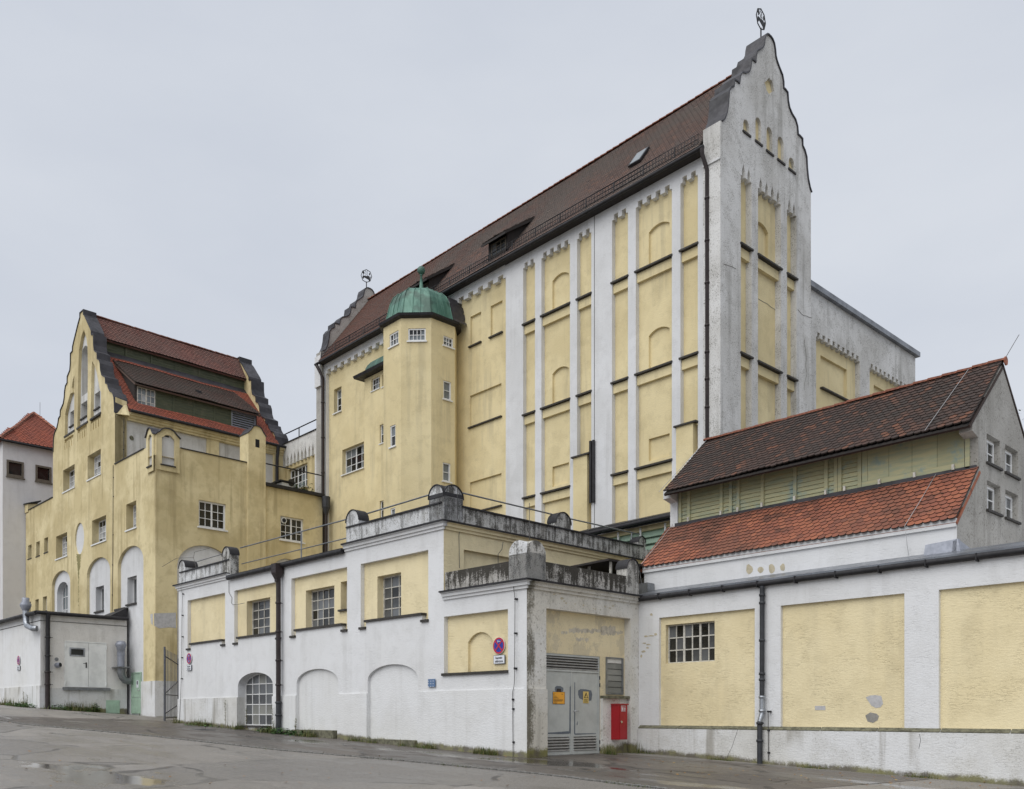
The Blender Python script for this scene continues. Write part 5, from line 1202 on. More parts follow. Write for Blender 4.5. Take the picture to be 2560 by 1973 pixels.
for z0, z1 in ((zlo - .01, zlo + .155), (zhi + .165, zhi + .32)): m = MB(); m.pbox(CA, solid0, solid1, z0, z1, -.045, .05); m.build('rail', 'wood_pale_green', H, cl)
m = MB(); m.pbox(CA, solid1 + .02, solid1 + .12, zlo - .02, zhi + .3, -.06, .06); m.build('post', 'wood_pale_green', H, cl)
m = MB(); m.pbox(CA, solid1 + .14, XG - .32, zlo, 9.0, .05, .08); m.build('gap_panel', 'dark_interior', H, cl)
# white lightning cables over the roofs
def roofcable(pts, mat='cable_light', r=.0075):
    m = MB(); m.tube(pts, r, 5); m.build('conductor', mat, H)
lo_, uo_ = Vector((0, ye, ze)), Vector((0, yu, zu)); ln_ = Vector((0, -LU.z, LU.y)).normalized(); un_ = Vector((0, -UU.z, UU.y)).normalized()
for x in (xa + .42, XG - .75):
    roofcable([Vector((x + .1 * k, 0, 0)) + uo_ + UU * t_ + un_ * .07 for k, t_ in ((0, 1.02), (-1, .5), (-2, -.02))])
    roofcable([Vector((x - .2 - .1 * k, 0, 0)) + lo_ + LU * t_ + ln_ * .07 for k, t_ in ((0, 1.05), (0.6, .5), (1.4, -.02))] + [Vector((x - .33, YH - .1, 5.7)), Vector((x - .3, YH - .08, 5.45))])
m = MB(); m.tube([(XG, yr + .1, zr + .05), (XG + .15, yr + .75, zr + .85)], .008, 5); m.build('rod', 'cable', H)
# sheet metal flashings at both ends of the wall foot
m = MB(); bx0, bx1 = HA.q('Z7', 1662, 1100)[0], XG + .1; m.hexa([(bx0, YH - .3, 5.3), (bx1, YH - .3, 5.3), (bx1, YH, 5.3), (bx0, YH, 5.3)], [(bx0 + .02, YH - .22, 5.62), (bx1 - .02, YH - .22, 5.66), (bx1 - .02, YH - .02, 5.68), (bx0 + .02, YH - .02, 5.64)]); m.build('flashing_box', 'vent_grey', H)
m = MB(); m.hexa([(XG, YH - .3, 5.3), (XG + .2, YH - .3, 5.3), (XG + .2, YH + 1.6, 5.3), (XG, YH + 1.6, 5.3)], [(XG, YH - .22, 5.66), (XG + .1, YH - .22, 5.66), (XG + .06, YH + 1.6, 5.4), (XG, YH + 1.6, 5.4)]); m.build('flashing_wedge', 'vent_grey', H)
m = MB(); m.box(XH0 - .03, YH - .35, 5.24, XH0 + .4, YH - .02, 5.62); m.build('flashing_box', 'galvanised', H)
for (cx_, cy_, rx_, ry_) in ((684, 1187, 21, 26), (746, 1189, 17, 18), (806, 1182, 20, 27), (867, 1176, 14, 22)):
    blob(H, HA, [(cx_ + rx_ * math.cos(k * math.tau / 11) * random.uniform(.75, 1.15), cy_ + ry_ * math.sin(k * math.tau / 11) * random.uniform(.8, 1.15)) for k in range(11)], -.002, 'sand_mortar', 'plaster_patch', z='Z7')
# ---------------------------------------------------------------- louvred link between house and storehouse
YK = 25.0; KA = Plane(FT, 'A', YK)
K = Thing('louvred_link', 'low link with mint louvres and black sheet roof before the storehouse foot', 'building', FT, (-19.5, YK, ground_z(-19.5, YK)))
kx0, kx1 = -23.2, -17.75
kz = KA.q('X7', 1560, 250)[1]
m = MB(); m.hexa([(kx0, YK - .35, kz - .12), (kx1, YK - .35, kz - .12), (kx1, YT - .1, kz + .5), (kx0, YT - .1, kz + .5)], [(kx0, YK - .35, kz + .06), (kx1, YK - .35, kz + .06), (kx1, YT - .1, kz + .62), (kx0, YT - .1, kz + .62)]); kr = m.build('roof', 'dark_metal', K)
x = kx0
while x < kx1 - .5:
    m = MB(); zz_ = random.uniform(.0, .05); m.hexa([(x, YK - .42, kz + .03 + zz_), (x + .95, YK - .42, kz + .03 + zz_), (x + .95, YK + .5, kz + .33 + zz_), (x, YK + .5, kz + .33 + zz_)], [(x, YK - .42, kz + .09 + zz_), (x + .95, YK - .42, kz + .09 + zz_), (x + .95, YK + .5, kz + .39 + zz_), (x, YK + .5, kz + .39 + zz_)]); m.build('roof_sheet', 'dark_metal', K, kr); x += .98
m = MB(); m.tube([(kx0, YK - .45, kz - .03), (kx1, YK - .45, kz + .03)], .07, 8); m.build('gutter', 'dark_metal', K)
zf0 = KA.q('X7', 1560, 345)[1]
m = MB(); m.pbox(KA, kx0, kx1, zf0 - .03, kz - .05, -.08, .1); m.build('fascia', 'yellow', K)
m = MB(); m.pbox(KA, kx0, kx1, -1, zf0 + .05, .1, .2); m.build('wall', 'yellow', K)
lh = .235
for k in range(7):
    z0 = zf0 - .05 - (k + 1) * lh; m = MB(); m.hexa([KA.P(kx0, z0, -.05), KA.P(kx1, z0, -.05), KA.P(kx1, z0 + lh, .07), KA.P(kx0, z0 + lh, .07)], [KA.P(kx0, z0 + .02, -.07), KA.P(kx1, z0 + .02, -.07), KA.P(kx1, z0 + lh + .03, .06), KA.P(kx0, z0 + lh + .03, .06)]); m.build('louvre_board', 'wood_mint', K)
for x_ in (715, 1075, 1475):
    p = KA.q('X7', x_, 500)[0]; m = MB(); m.pbox(KA, p - .03, p + .03, zf0 - 1.8, zf0 + .1, -.13, -.07); m.build('post', 'frame_white', K)
# ---------------------------------------------------------------- small yard roof and camera behind the porch parapet
SH = Thing('lean_to_roof', 'brown boarded lean-to roof tucked behind the porch parapet', 'roof', FF, (-17, 21.6, 5))
m = MB(); m.hexa([(-18.85, 19.5, 6.0), (-16.2, 19.8, 6.15), (-16.2, 23.5, 6.2), (-18.85, 23.5, 6.2)], [(-18.85, 19.5, 6.06), (-16.2, 19.8, 6.21), (-16.2, 23.5, 6.26), (-18.85, 23.5, 6.26)]); m.build('deck', 'wood_black', SH)
for k in range(4): m = MB(); m.box(-18.8 + k * .82, 20.0, 4.9, -18.74 + k * .82, 20.06, 6.05 + k * .04); m.build('post', 'frame_old', SH)
m = MB(); m.box(-18.85, 23.4, 4.9, -16.3, 23.5, 6.2); m.build('back_panel', 'grey_render', SH)
CM = Thing('security_camera', 'small white tube camera behind the blackened porch parapet', 'camera', FF, (-18.2, 18.7, 5.7))
q = Plane(FF, 'B', -18.2).q('X7', 380, 1005); m = MB(); m.tube([(-18.2, q[0] - .2, q[1] - .05), (-18.2, q[0] + .12, q[1] + .03)], .055, 10); m.build('housing', 'ac_white', CM)
m = MB(); m.tube([(-18.2, q[0] + .12, q[1] + .03), (-18.2, q[0] + .17, q[1] + .04)], .058, 10); m.build('lens_ring', 'rubber_black', CM); m = MB(); m.tube([(-18.2, q[0] - .1, q[1] - .04), (-18.25, q[0] - .15, q[1] - .35)], .025, 8); m.build('mount', 'ac_white', CM)
plaster('algae', (.47, .40, .21), (.27, .24, .11), vary=1.0, streak=.9, speck=.6, bump=.4, seed=15, dirt=(.08, .08, .035))
# ---------------------------------------------------------------- left gabled house with annex
YL, XL, XM, GX = 17.9444, -43.3, -48.55, -53.5
LA, LB, LM = Plane(FF, 'A', YL), Plane(FF, 'B', XL), Plane(FF, 'B', XM)
Lh = Thing('gabled_house', 'yellow house at left with stepped curved gable and boarded dormer roof', 'building', FF, (GX, YL, ground_z(GX, YL)))
AN = 15.08                                             # top of annex parapet
lhalf = [(.27, 24.85), (.27, 24.60), (.55, 24.36), (1.0, 23.85), (1.32, 23.5), (1.5, 23.27), (1.52, 23.03), (1.85, 22.98), (1.87, 22.4), (1.97, 22.02), (2.40, 21.78), (2.42, 21.42), (2.72, 21.30), (2.86, 21.05), (2.92, 20.7), (3.10, 20.35), (3.62, 20.08), (3.66, 19.74), (3.95, 19.66), (4.05, 19.42), (4.28, 19.15), (4.66, 18.98), (4.85, 18.7), (4.92, 18.3), (4.95, 17.85)]
lprof = [(GX + a, z) for a, z in lhalf][::-1] + [(GX - a, z) for a, z in lhalf]
xl0 = -64.0
louter = [(xl0, -1), (XL, -1), (XL, AN), (XM, AN)] + [(XM, 17.85)] + lprof + [(-58.55, 17.85), (-58.55, 15.05), (-63.4, 15.08), (-63.4, 14.95), (xl0, 14.95)]
def lr_(z, x0, y0, x1, y1): return LA.rect(z, x0, y0, x1, y1)
wA = [(lr_('Z1', 420, 1163, 497, 1270), 3, 4), (lr_('Z1', 583, 1068, 671, 1182), 4, 4), (lr_('Z1', 613, 1498, 706, 1624), 4, 4), (lr_('Z2', 373, 112, 447, 236), 4, 4), (lr_('Z1', 840, 1390, 907, 1538), 2, 4)]
sw_ = [lr_('Z2', *p) for p in ((186, 172, 210, 252), (240, 150, 265, 235), (294, 124, 320, 210), (235, 532, 258, 612), (285, 514, 312, 602), (187, 548, 206, 640))]
ov = LA.q('Z2', 498, 125)[0], LA.q('Z2', 560, 125)[0], LA.q('Z2', 530, 232)[1], LA.q('Z2', 530, 18)[1]
oval = [((ov[0] + ov[1]) / 2 + (ov[1] - ov[0]) / 2 * math.cos(k * math.tau / 20), (ov[2] + ov[3]) / 2 + (ov[3] - ov[2]) / 2 * math.sin(k * math.tau / 20)) for k in range(20)]
def lx(z, x): return LA.q(z, x, 500)[0]
def larch(x0, x1, ytop, yspr, z0):
    a, b = lx('Z2', x0), lx('Z2', x1); zs_ = LA.q('Z2', (x0 + x1) / 2, yspr)[1]; zt = LA.q('Z2', (x0 + x1) / 2, ytop)[1]; return arch(a, b, z0, zs_, zt - zs_, 14)
a1, a2, a3 = larch(345, 467, 338, 430, 5), larch(577, 733, 250, 360, 5), larch(784, 955, 174, 290, -.5)
# gable niches (pointed), measured on the face
def gx(x): return LA.q('Y6', x, 700)[0]
n1 = [LA.q('Y6', *p) for p in ((392, 1305), (497, 1243), (503, 700), (500, 460), (488, 360), (462, 268), (432, 350), (412, 480), (402, 700))]
n2 = [LA.q('Y6', *p) for p in ((260, 1392), (357, 1335), (361, 930), (362, 750), (345, 800), (333, 880), (345, 930), (318, 945), (290, 1040), (264, 1165))]
n3 = [LA.q('Y6', *p) for p in ((533, 1210), (641, 1145), (641, 930), (628, 890), (596, 720), (570, 640), (545, 598), (540, 800))]
dent = [LA.rect('Y6', 258, 1430, 352, 1478), LA.rect('Y6', 395, 1322, 491, 1385), LA.rect('Y6', 533, 1220, 640, 1275)]
lh_holes = [rl(*w_[0]) for w_ in wA] + [rl(*q) for q in sw_] + [oval, a1, a2, a3, n1, n2, n3] + [rl(*d) for d in dent]
wall(Lh, LA, louter, lh_holes, .16, 'yellow_old', 'gable_wall')
for w_, c, rw in wA:
    m = MB(); m.side(LA, rl(*w_), .16, .45); m.build('window_reveal', 'yellow_old', Lh)
    window(Lh, LA, *w_, .40, c, rw, gm='glass_curtain', fw=.07, bw=.032, mull=(1,) if c == 4 else (), prob=('glass_dark', .3), sill=(.08, .07, .05), sillmat='frame_white')
    m = MB(); m.face(LA, grow(w_, .05), (), .6); m.build('room_dark_sheet', 'dark_interior', Lh)
for w_ in sw_:
    m = MB(); m.side(LA, rl(*w_), .16, .3); m.build('window_reveal', 'yellow_old', Lh)
    window(Lh, LA, *w_, .25, 1, 2, gm='glass_sky', fw=.06, bw=.03, sill=(.04, .06, .03)); m = MB(); m.face(LA, grow(w_, .03), (), .35); m.build('room_dark_sheet', 'dark_interior', Lh)
m = MB(); m.face(LA, grow(bounds(oval), .03), (), .08); m.build('oval_niche', 'white', Lh)
rq = random.Random(8); stl = [(506, 222), (540, 222)]
lft = [(509 + min(k, 16) * .8 + rq.uniform(-3, 3), 228 + k * 9) for k in range(42)]; rgt = [(540 - min(k, 16) * .75 + rq.uniform(-3, 3) - k * .08, 228 + k * 9) for k in range(42)]
m = MB(); lp_ = [LA.q('Z2', *p) for p in lft] ; rp_ = [LA.q('Z2', *p) for p in rgt]
for k in range(41):
    m.add([LA.P(*lp_[k], -.003), LA.P(*rp_[k], -.003), LA.P(*rp_[k + 1], -.003), LA.P(*lp_[k + 1], -.003)], [(0, 1, 2, 3)])
m.build('algae_streak', 'algae', Lh, kind='stuff')
# white arch niches with their windows
iw = [arch(LA.q('Z2', 380, 500, .16)[0], LA.q('Z2', 456, 500, .16)[0], 5, LA.q('Z2', 420, 480, .16)[1], LA.q('Z2', 420, 412, .16)[1] - LA.q('Z2', 420, 480, .16)[1], 12), rl(*LA.rect('Z2', 637, 450, 692, 600, .16)), rl(*LA.rect('Z2', 848, 386, 910, 550, .16))]
for k, (nl, wl) in enumerate(((a1, iw[0]), (a2, iw[1]), (a3, iw[2]))):
    bb = bounds(nl); o = wall(Lh, LA, rl(bb[0] - .03, bb[1] + .03, bb[2] - .3, bb[3] + .03), [wl], .42, 'white', 'arch_niche', d=.16)
    wb = bounds(wl)
    window(Lh, LA, *wb, .5, 4 if k == 0 else 2, 6 if k == 0 else 1, gm='glass_sky' if k == 0 else 'glass_grey', fw=.07, bw=.03, mull=(1,) if k == 0 else (), loop=inset(wl, .01) if k == 0 else None, prob=('glass_curtain', .4) if k == 0 else None)
    m = MB(); m.face(LA, grow(wb, .05), (), .7); m.build('room_dark_sheet', 'dark_interior', Lh, o)
    if k: m = MB(); m.pbox(LA, wb[0] - .1, wb[1] + .03, wb[2] - .09, wb[2], .08, .55); m.build('sill', 'slate_sill', Lh, o)
m = MB(); q0, q1 = LA.q('Z2', 768, 603), LA.q('Z2', 835, 585); m.pbox(LA, q0[0], q1[0], q0[1] - .05, q0[1] + .05, -.08, .2); m.build('ledge', 'slate_sill', Lh)
# gable niches: white ground, louvred arch and square openings
lov = arch(LA.q('Y6', 434, 700, .14)[0], LA.q('Y6', 503, 700, .14)[0], LA.q('Y6', 434, 975, .14)[1], LA.q('Y6', 470, 520, .14)[1], LA.q('Y6', 470, 440, .14)[1] - LA.q('Y6', 470, 520, .14)[1], 10)
lov = [(min(p[0], bounds(n1)[1] - .03), p[1]) for p in lov]
sq = {0: [rl(*LA.rect('Y6', 430, 1055, 494, 1175, .14))], 1: [rl(*LA.rect('Y6', 315, 1140, 357, 1268, .14))], 2: [rl(*LA.rect('Y6', 573, 950, 628, 1082, .14))]}
for k, nl in enumerate((n1, n2, n3)):
    bb = bounds(nl); hs = sq[k] + ([lov] if k == 0 else [])
    o = wall(Lh, LA, inset(nl, -.03), hs, .4, 'white_panel_old', 'niche_ground', d=.16)
    for h in hs: m = MB(); m.face(LA, grow(bounds(h), .05), (), .56); m.build('niche_back', 'white_panel_old', Lh, o)
    m = MB(); m.pbox(LA, bb[0] - .06, bb[1] + .04, bb[2] - .06, bb[2] + .04, -.04, .2); m.build('sill', 'slate_sill', Lh, o)
    for h in sq[k]: h = bounds(h); m = MB(); m.pbox(LA, h[0] - .06, h[1] + .03, h[2] - .05, h[2] + .02, .08, .5); m.build('sill', 'slate_sill', Lh, o)
lb0 = bounds(lov)
for k in range(9):
    z = lb0[2] + .25 + k * .27
    if z < lb0[3] - .2: m = MB(); m.pbox(LA, lb0[1] - .14, lb0[1], z, z + .14, .2, .5); m.build('louvre_tooth', 'grey_render', Lh)
for d in dent:
    m = MB(); m.face(LA, grow(d, .02), (), .10); o = m.build('frieze', 'yellow_old', Lh); wd = (d[1] - d[0]) / 4
    for k in range(4):
        c = d[0] + wd * (k + .5); m = MB(); m.prism(LA, [(c - .09, d[2]), (c + .09, d[2]), (c + .09, d[2] + .18), (c + .2, d[2] + .3), (c + .09, d[3] - .1), (c, d[3]), (c - .09, d[3] - .1), (c - .2, d[2] + .3), (c - .09, d[2] + .18)], .0, .1, back=False) if False else m.pbox(LA, c - wd * .34, c + wd * .34, d[2], d[3] - (d[3] - d[2]) * .35, .01, .1); m.build('dentil', 'yellow_old', Lh, o)
# gable parapet thickness and lead cap
GT_ = .62
m = MB(); m.side(LA, [(XM, AN - .1), (XM, 17.85)] + lprof + [(-58.55, 17.85), (-58.55, 15)], 0, GT_, closed=False); m.face(LA, [(XM, AN - .1), (XM, 17.85)] + lprof + [(-58.55, 17.85), (-58.55, AN - .1)], (), GT_); m.build('gable_back', 'yellow_old', Lh)
coping(LA, lprof, -.05, GT_ + .06, .05, 'coping', 'lead', Lh)
fg = Plane(FF, 'A', 27.55); m = MB(); m.prism(fg, [(-58.5, 10), (XM + .02, 10)] + lprof, 0, .75); m.build('far_gable', 'yellow_old', Lh); coping(fg, lprof, -.06, .82, .06, 'coping', 'lead', Lh)
# side wall of the main body: yellow frame, white fields
fh = [rl(LM.q('V5', 362, 300)[0], LM.q('V5', 1318, 330)[0], 12, LM.q('V5', 1318, 262)[1]), rl(LM.q('V5', 1462, 380)[0], 25.9, 12, LM.q('V5', 1462, 305)[1]), rl(26.35, LM.q('V5', 2108, 500)[0], 12, LM.q('V5', 1995, 432)[1])]
wall(Lh, LM, rl(YL + .002, 28.3, 8, 18.0), fh, .1, 'yellow_old', 'side_wall')
for h in fh: m = MB(); m.face(LM, grow(bounds(h), .03), (), .1); m.build('white_field', 'white_panel_old', Lh)
hole = [LM.q('V5', x, y) for x, y in ((403, 245), (415, 230), (430, 228), (450, 245), (457, 262), (455, 285), (430, 285), (410, 270))]; m = MB(); m.prism(LM, hole, .08, .10, back=False); m.build('damp_patch', 'stone_moss', Lh)
m = MB()
for k, (z0, z1, pr) in enumerate(((17.62, 17.74, .06), (17.74, 17.88, .13), (17.88, 18.02, .22))): m.pbox(LM, YL + GT_ + .05, 28.0, z0, z1, -pr, .02)
m.build('eaves_moulding', 'yellow_old', Lh)
m = MB(); m.tube([(XM + .36, YL + .7, 18.06), (XM + .36, 28.0, 18.06)], .085, 8); m.build('gutter', 'dark_metal', Lh)
m = MB(); m.hexa([(XM, YL + .02, 17.8), (XM + .42, YL + .5, 17.75), (XM + .42, YL + GT_, 17.75), (XM, YL + GT_, 17.8)], [(XM, YL + .02, 18.7), (XM + .02, YL + .5, 18.4), (XM + .02, YL + GT_, 18.4), (XM, YL + GT_, 18.6)]); m.build('kneeler', 'yellow_old', Lh)
m = MB(); m.box(-58.4, YL + .9, 0, XM - .2, 28.2, 17.9); m.build('inner_wall', 'yellow_old', Lh)
# roofs: lower slope, lead band, boarded clerestory, upper slope
y0, y1 = YL + GT_, 27.56
LO, LV = Vector((XM + .30, y0, 18.12)), Vector((-52.28 - XM - .30, 0, 22.24 - 18.12)); dlo, dhi = y0 + .62, 26.45
lro = slabpart(Lh, 'lower_roof', 'tile_red', LO, (0, 1, 0), LV, y1 - y0, LV.length, -.16, -.075)
lvl = LV.length
tiles(Lh, lro, LO, (0, 1, 0), LV, y1 - y0, lvl, .2, .165, 'tile_red', skip=lambda x, y: dlo + .1 < y0 + x < dhi - .1 and .8 < y < lvl - .35)
m = MB(); m.hexa([(-52.22, y0, 22.18), (-52.22, y1, 22.18), (-52.62, y1, 22.18), (-52.62, y0, 22.18)], [(-52.22, y0, 22.24), (-52.22, y1, 22.24), (-52.58, y1, 22.62), (-52.58, y0, 22.62)]); m.build('lead_band', 'lead', Lh)
CL = Plane(FF, 'B', -52.66); m = MB(); m.pbox(CL, y0, y1, 22.3, 23.42, .06, .12); cw = m.build('clerestory', 'wood_dark_green', Lh)
for k in range(5):
    for j in range(6):
        a = y0 + (y1 - y0) * j / 6; b = y0 + (y1 - y0) * (j + 1) / 6; m = MB(); m.pbox(CL, a + .05, b - .05, 22.6 + k * .17, 22.6 + (k + 1) * .17 - .01, -.01 + random.uniform(0, .015), .07); m.build('board', 'wood_dark_green', Lh, cw)
for j in range(7): a = y0 + .05 + (y1 - y0 - .1) * j / 6; m = MB(); m.pbox(CL, a - .05, a + .05, 22.5, 23.5, -.04, .06); m.build('post', 'wood_dark_green', Lh, cw)
UO, UV = Vector((-52.36, y0, 23.22)), Vector((GX + 52.36, 0, 24.82 - 23.22)); uro = slabpart(Lh, 'upper_roof', 'tile_mauve', UO, (0, 1, 0), UV, y1 - y0, UV.length, -.15, -.075)
tiles(Lh, uro, UO, (0, 1, 0), UV, y1 - y0, UV.length, .2, .165, 'tile_mauve')
ridge_tiles(Lh, uro, (GX, y0, 24.82), (GX, y1, 24.82), .11, .38, 'clay_ridge')
slabpart(Lh, 'rear_roof', 'tile_red', (2 * GX + 48.3, y0, 18.1), (0, 1, 0), Vector((-48.3 - GX, 0, 6.7)), y1 - y0, math.hypot(48.3 + GX, 6.7), -.1, 0)
# long shed dormer
DXf, dz0, dz1 = -48.98, 18.55, 19.82; DP = Plane(FF, 'B', DXf)
m = MB(); m.pbox(DP, dlo, dhi, dz0 - .2, dz1 + .25, .06, .14); dm2 = m.build('dormer', 'wood_dark_green', Lh)
for yy in (dlo, dhi - .1):
    m = MB(); q = [(DXf, yy, dz0 - .15), (DXf, yy, dz1 + .1), (-52.0, yy, 21.9), (-52.0, yy, 21.75)]; m.hexa(q, [(a, b + .1, c) for a, b, c in q]); m.build('dormer_cheek', 'wood_black', Lh, dm2)
secs = [dlo + .1, LM.q('Z1', 1050, 700)[0] + .1, LM.q('Z1', 1178, 700)[0], LM.q('Z1', 1312, 750)[0], LM.q('Z1', 1450, 800)[0], LM.q('Z1', 1560, 850)[0], dhi - .1]
for j, (a, b) in enumerate(zip(secs[:-1], secs[1:])):
    if j == 0: window(Lh, DP, a, b - .06, dz0 + .05, dz1 - .08, .02, 4, 3, fm='frame_old', gm='glass_sky', fw=.05, bw=.03, mull=(1,), prob=('glass_curtain', .2)); continue
    if j == 5:
        for k in range(8): z = dz0 + .12 + k * .135; m = MB(); m.hexa([DP.P(a + .08, z, -.03), DP.P(b - .05, z, -.03), DP.P(b - .05, z + .09, .05), DP.P(a + .08, z + .09, .05)], [DP.P(a + .08, z + .02, -.04), DP.P(b - .05, z + .02, -.04), DP.P(b - .05, z + .11, .04), DP.P(a + .08, z + .11, .04)]); m.build('louvre_slat', 'vent_grey', Lh, dm2)
        m = MB(); m.prism(DP, rl(a + .02, b - .01, dz0 + .04, dz1 - .06), -.05, .04, back=False, holes=[rl(a + .08, b - .05, dz0 + .1, dz1 - .12)]); m.build('louvre_frame', 'vent_grey', Lh, dm2); continue
    for k in range(8): z = dz0 - .05 + k * .165; m = MB(); m.pbox(DP, a + .015, b - .015, z, z + .158, random.uniform(-.012, .006), .07); m.build('board', 'wood_dark_green', Lh, dm2)
for a in secs[1:6]: m = MB(); m.pbox(DP, a - .045, a + .045, dz0 - .1, dz1 + .2, -.04, .07); m.build('post', 'wood_dark_green', Lh, dm2)
DO, DV = Vector((DXf + .32, dlo - .12, dz1 + .0)), Vector((-52.05 - DXf - .32, 0, 22.0 - dz1)); dro = slabpart(Lh, 'dormer_roof', 'tile_grey', DO, (0, 1, 0), DV, dhi - dlo + .24, DV.length, -.15, -.075)
tiles(Lh, dro, DO, (0, 1, 0), DV, dhi - dlo + .24, DV.length, .2, .165, 'tile_grey')
m = MB(); q = Vector((0, 23.05, 0)) + DO - Vector((0, DO.y, 0)) + DV * .3; m.hexa([tuple(q + Vector(p)) for p in ((0, 0, .05), (0, .25, .05), (-.3, .25, .2), (-.3, 0, .2))], [tuple(q + Vector(p)) for p in ((0, 0, .2), (0, .25, .2), (-.3, .25, .32), (-.3, 0, .32))]); m.build('vent_tile', 'dark_metal', Lh, dro)
# annex: side wall, ogee turrets
awin = LB.rect('V5', 1220, 992, 1543, 1048); zwt = LB.q('V5', 1220, 992)[1]; zwb = LB.q('Y1', 237, 362)[1]
awin = (awin[0], awin[1], zwb, zwt)
barch = arch(LB.q('Y1', 72, 700)[0], LB.q('Y1', 505, 600)[0], -.5, LB.q('V3', 100, 190)[1] - .4, LB.q('Y1', 300, 513)[1] - LB.q('V3', 100, 190)[1] + .4, 16)
wb2 = LB.rect('Y1', 877, 277, 1057, 302); wb2 = (wb2[0], wb2[1], LB.q('Y1', 870, 462)[1], LB.q('Y1', 877, 277)[1])
barch2 = arch(LB.q('Y1', 800, 670)[0], LB.q('Y1', 1060, 640)[0], -.5, LB.q('Y1', 800, 680)[1] - .5, LB.q('Y1', 905, 610)[1] - LB.q('Y1', 800, 680)[1] + .5, 14)
ww = 27.45
ao = [(YL, -1), (ww, -1), (ww, 14.05), (23.4, 14.05), (23.4, AN), (YL, AN)]
wall(Lh, LB, ao, [rl(*awin), rl(*wb2), barch, barch2], .2, 'yellow_old', 'annex_side')
for bb_ in (barch, barch2): m = MB(); m.face(LB, grow(bounds(bb_), .03), (), .14); m.build('arch_niche', 'white', Lh)
for w_, c in ((awin, 4), (wb2, 4)):
    window(Lh, LB, *w_, .14, c, 3, gm='glass_dark', fw=.09, bw=.03, mull=(1,), sill=(.08, .07, .08), sillmat='frame_white'); m = MB(); m.face(LB, grow(w_, .04), (), .3); m.build('room_dark_sheet', 'dark_interior', Lh)
fq = LB.q('Y1', 907, 315); m = MB(); m.lathe((0, 0, 0), [(0, 0)], 3) if False else m.tube([LB.P(fq[0], fq[1], .02), LB.P(fq[0], fq[1], .1)], .17, 14); m.build('fan_housing', 'ac_white', Lh); m = MB(); m.tube([LB.P(fq[0], fq[1], .01), LB.P(fq[0], fq[1], .03)], .12, 14); m.build('fan', 'dark_interior', Lh)
m = MB(); m.box(-46, YL + .3, 6, XL - .25, ww - .1, 13.9); m.build('annex_core', 'yellow_old', Lh)
for pl_q, a, b, z in ((LA, XM + .01, XL - 1.4, AN), (LB, 19.2, 22.8, AN), (LA, -63.4, -58.6, 15.08)): m = MB(); m.pbox(pl_q, a, b, z, z + .045, -.05, .35); m.build('coping', 'dark_metal', Lh)
m = MB(); m.pbox(LA, XM + .3, XL - .35, AN - .9, AN - .001, .2, .4); m.build('parapet_back', 'yellow_old', Lh); m = MB(); m.pbox(LB, YL + .4, 23.4, AN - .9, AN - .001, .21, .4); m.build('parapet_back', 'yellow_old', Lh)
def ogee(a, b, z0, z1, sh):
    c, h = (a + b) / 2, (b - a) / 2
    f = [(1, 0), (.97, .08), (.86, .22), (.70, .40), (.58, .62), (.46, .82), (.26, .96), (0, 1.0)]
    r = [(c + h * k, sh + (z1 - sh) * t_) for k, t_ in f]; l = [(c - h * k, sh + (z1 - sh) * t_) for k, t_ in f][::-1][1:]
    return [(a, z0), (b, z0)] + r + l
ta = (LA.q('V5', 618, 300)[0], XL + .0, AN - .0); zA = LB.q('V5', 850, 162)[1]; shA = LB.q('V5', 985, 285)[1]
oa_ = ogee(ta[0], XL, AN - .6, zA, shA); ob_ = ogee(YL, LB.q('V5', 983, 300)[0], AN - .6, zA, shA)
yb_ = bounds(ob_)[1]
def turret(lpA, lpB):
    ia = [(p[0], p[1]) for p in ogee(bounds(lpA)[0] + .22, bounds(lpA)[1] - .2, LA.q('V5', 640, 610)[1], zA - .3, shA - .1)]
    ib = ogee(bounds(lpB)[0] + .28, bounds(lpB)[1] - .25, LB.q('V5', 850, 590)[1], zA - .3, shA - .1)
    m = MB()
    m.face(LA, [(p[0], p[1] if p[1] > AN else min(i_[1] for i_ in ia) - .3) for p in lpA], [ia], -.10); m.side(LA, ia, -.10, -.01); m.side(LA, lpA, -.10, .6)
    m.face(LB, [(p[0], p[1] if p[1] > AN else min(i_[1] for i_ in ib) - .3) for p in lpB], [ib], -.10); m.side(LB, ib, -.10, -.01); m.side(LB, lpB, -.10, .6)
    m.face(LA, lpA, (), .6); m.face(LB, lpB, (), .6); o = m.build('corner_turret', 'yellow_old', Lh)
    m = MB(); m.face(LA, grow(bounds(ia), .02), (), -.012); m.face(LB, grow(bounds(ib), .02), (), -.012); m.build('turret_niche', 'white_panel_old', Lh, o)
    for pl_, q in ((LA, ia), (LB, ib)): bb = bounds(q); m = MB(); m.pbox(pl_, bb[0] - .08, bb[1] + .04, bb[2] - .06, bb[2], -.16, -.02); m.build('sill', 'slate_sill', Lh, o)
    for pl_, q in ((LA, lpA), (LB, lpB)): coping(pl_, q[2:], -.17, .66, .05, 'turret_cap', 'lead', Lh)
turret(oa_, ob_)
cg = ogee(22.80, 23.80, 8.0, LB.q('V5', 1895, 135)[1], LB.q('V5', 1995, 262)[1]); cho = rl(LB.q('V5', 1870, 330)[0], LB.q('V5', 1918, 330)[0], LB.q('V5', 1890, 383)[1], LB.q('V5', 1890, 288)[1])
m = MB(); pc_ = LB.off(-.2); m.prism(pc_, cg, 0, .95, holes=[], back=True); o = m.build('chimney', 'yellow_old', Lh)
m = MB(); m.prism(pc_, cho, -.006, .02, back=False); m.build('flue_opening', 'dark_interior', Lh, o); coping(pc_, cg[2:], -.05, 1.0, .04, 'chimney_cap', 'lead', Lh)  # dark plate on the solid pier imitates the shaded flue mouth
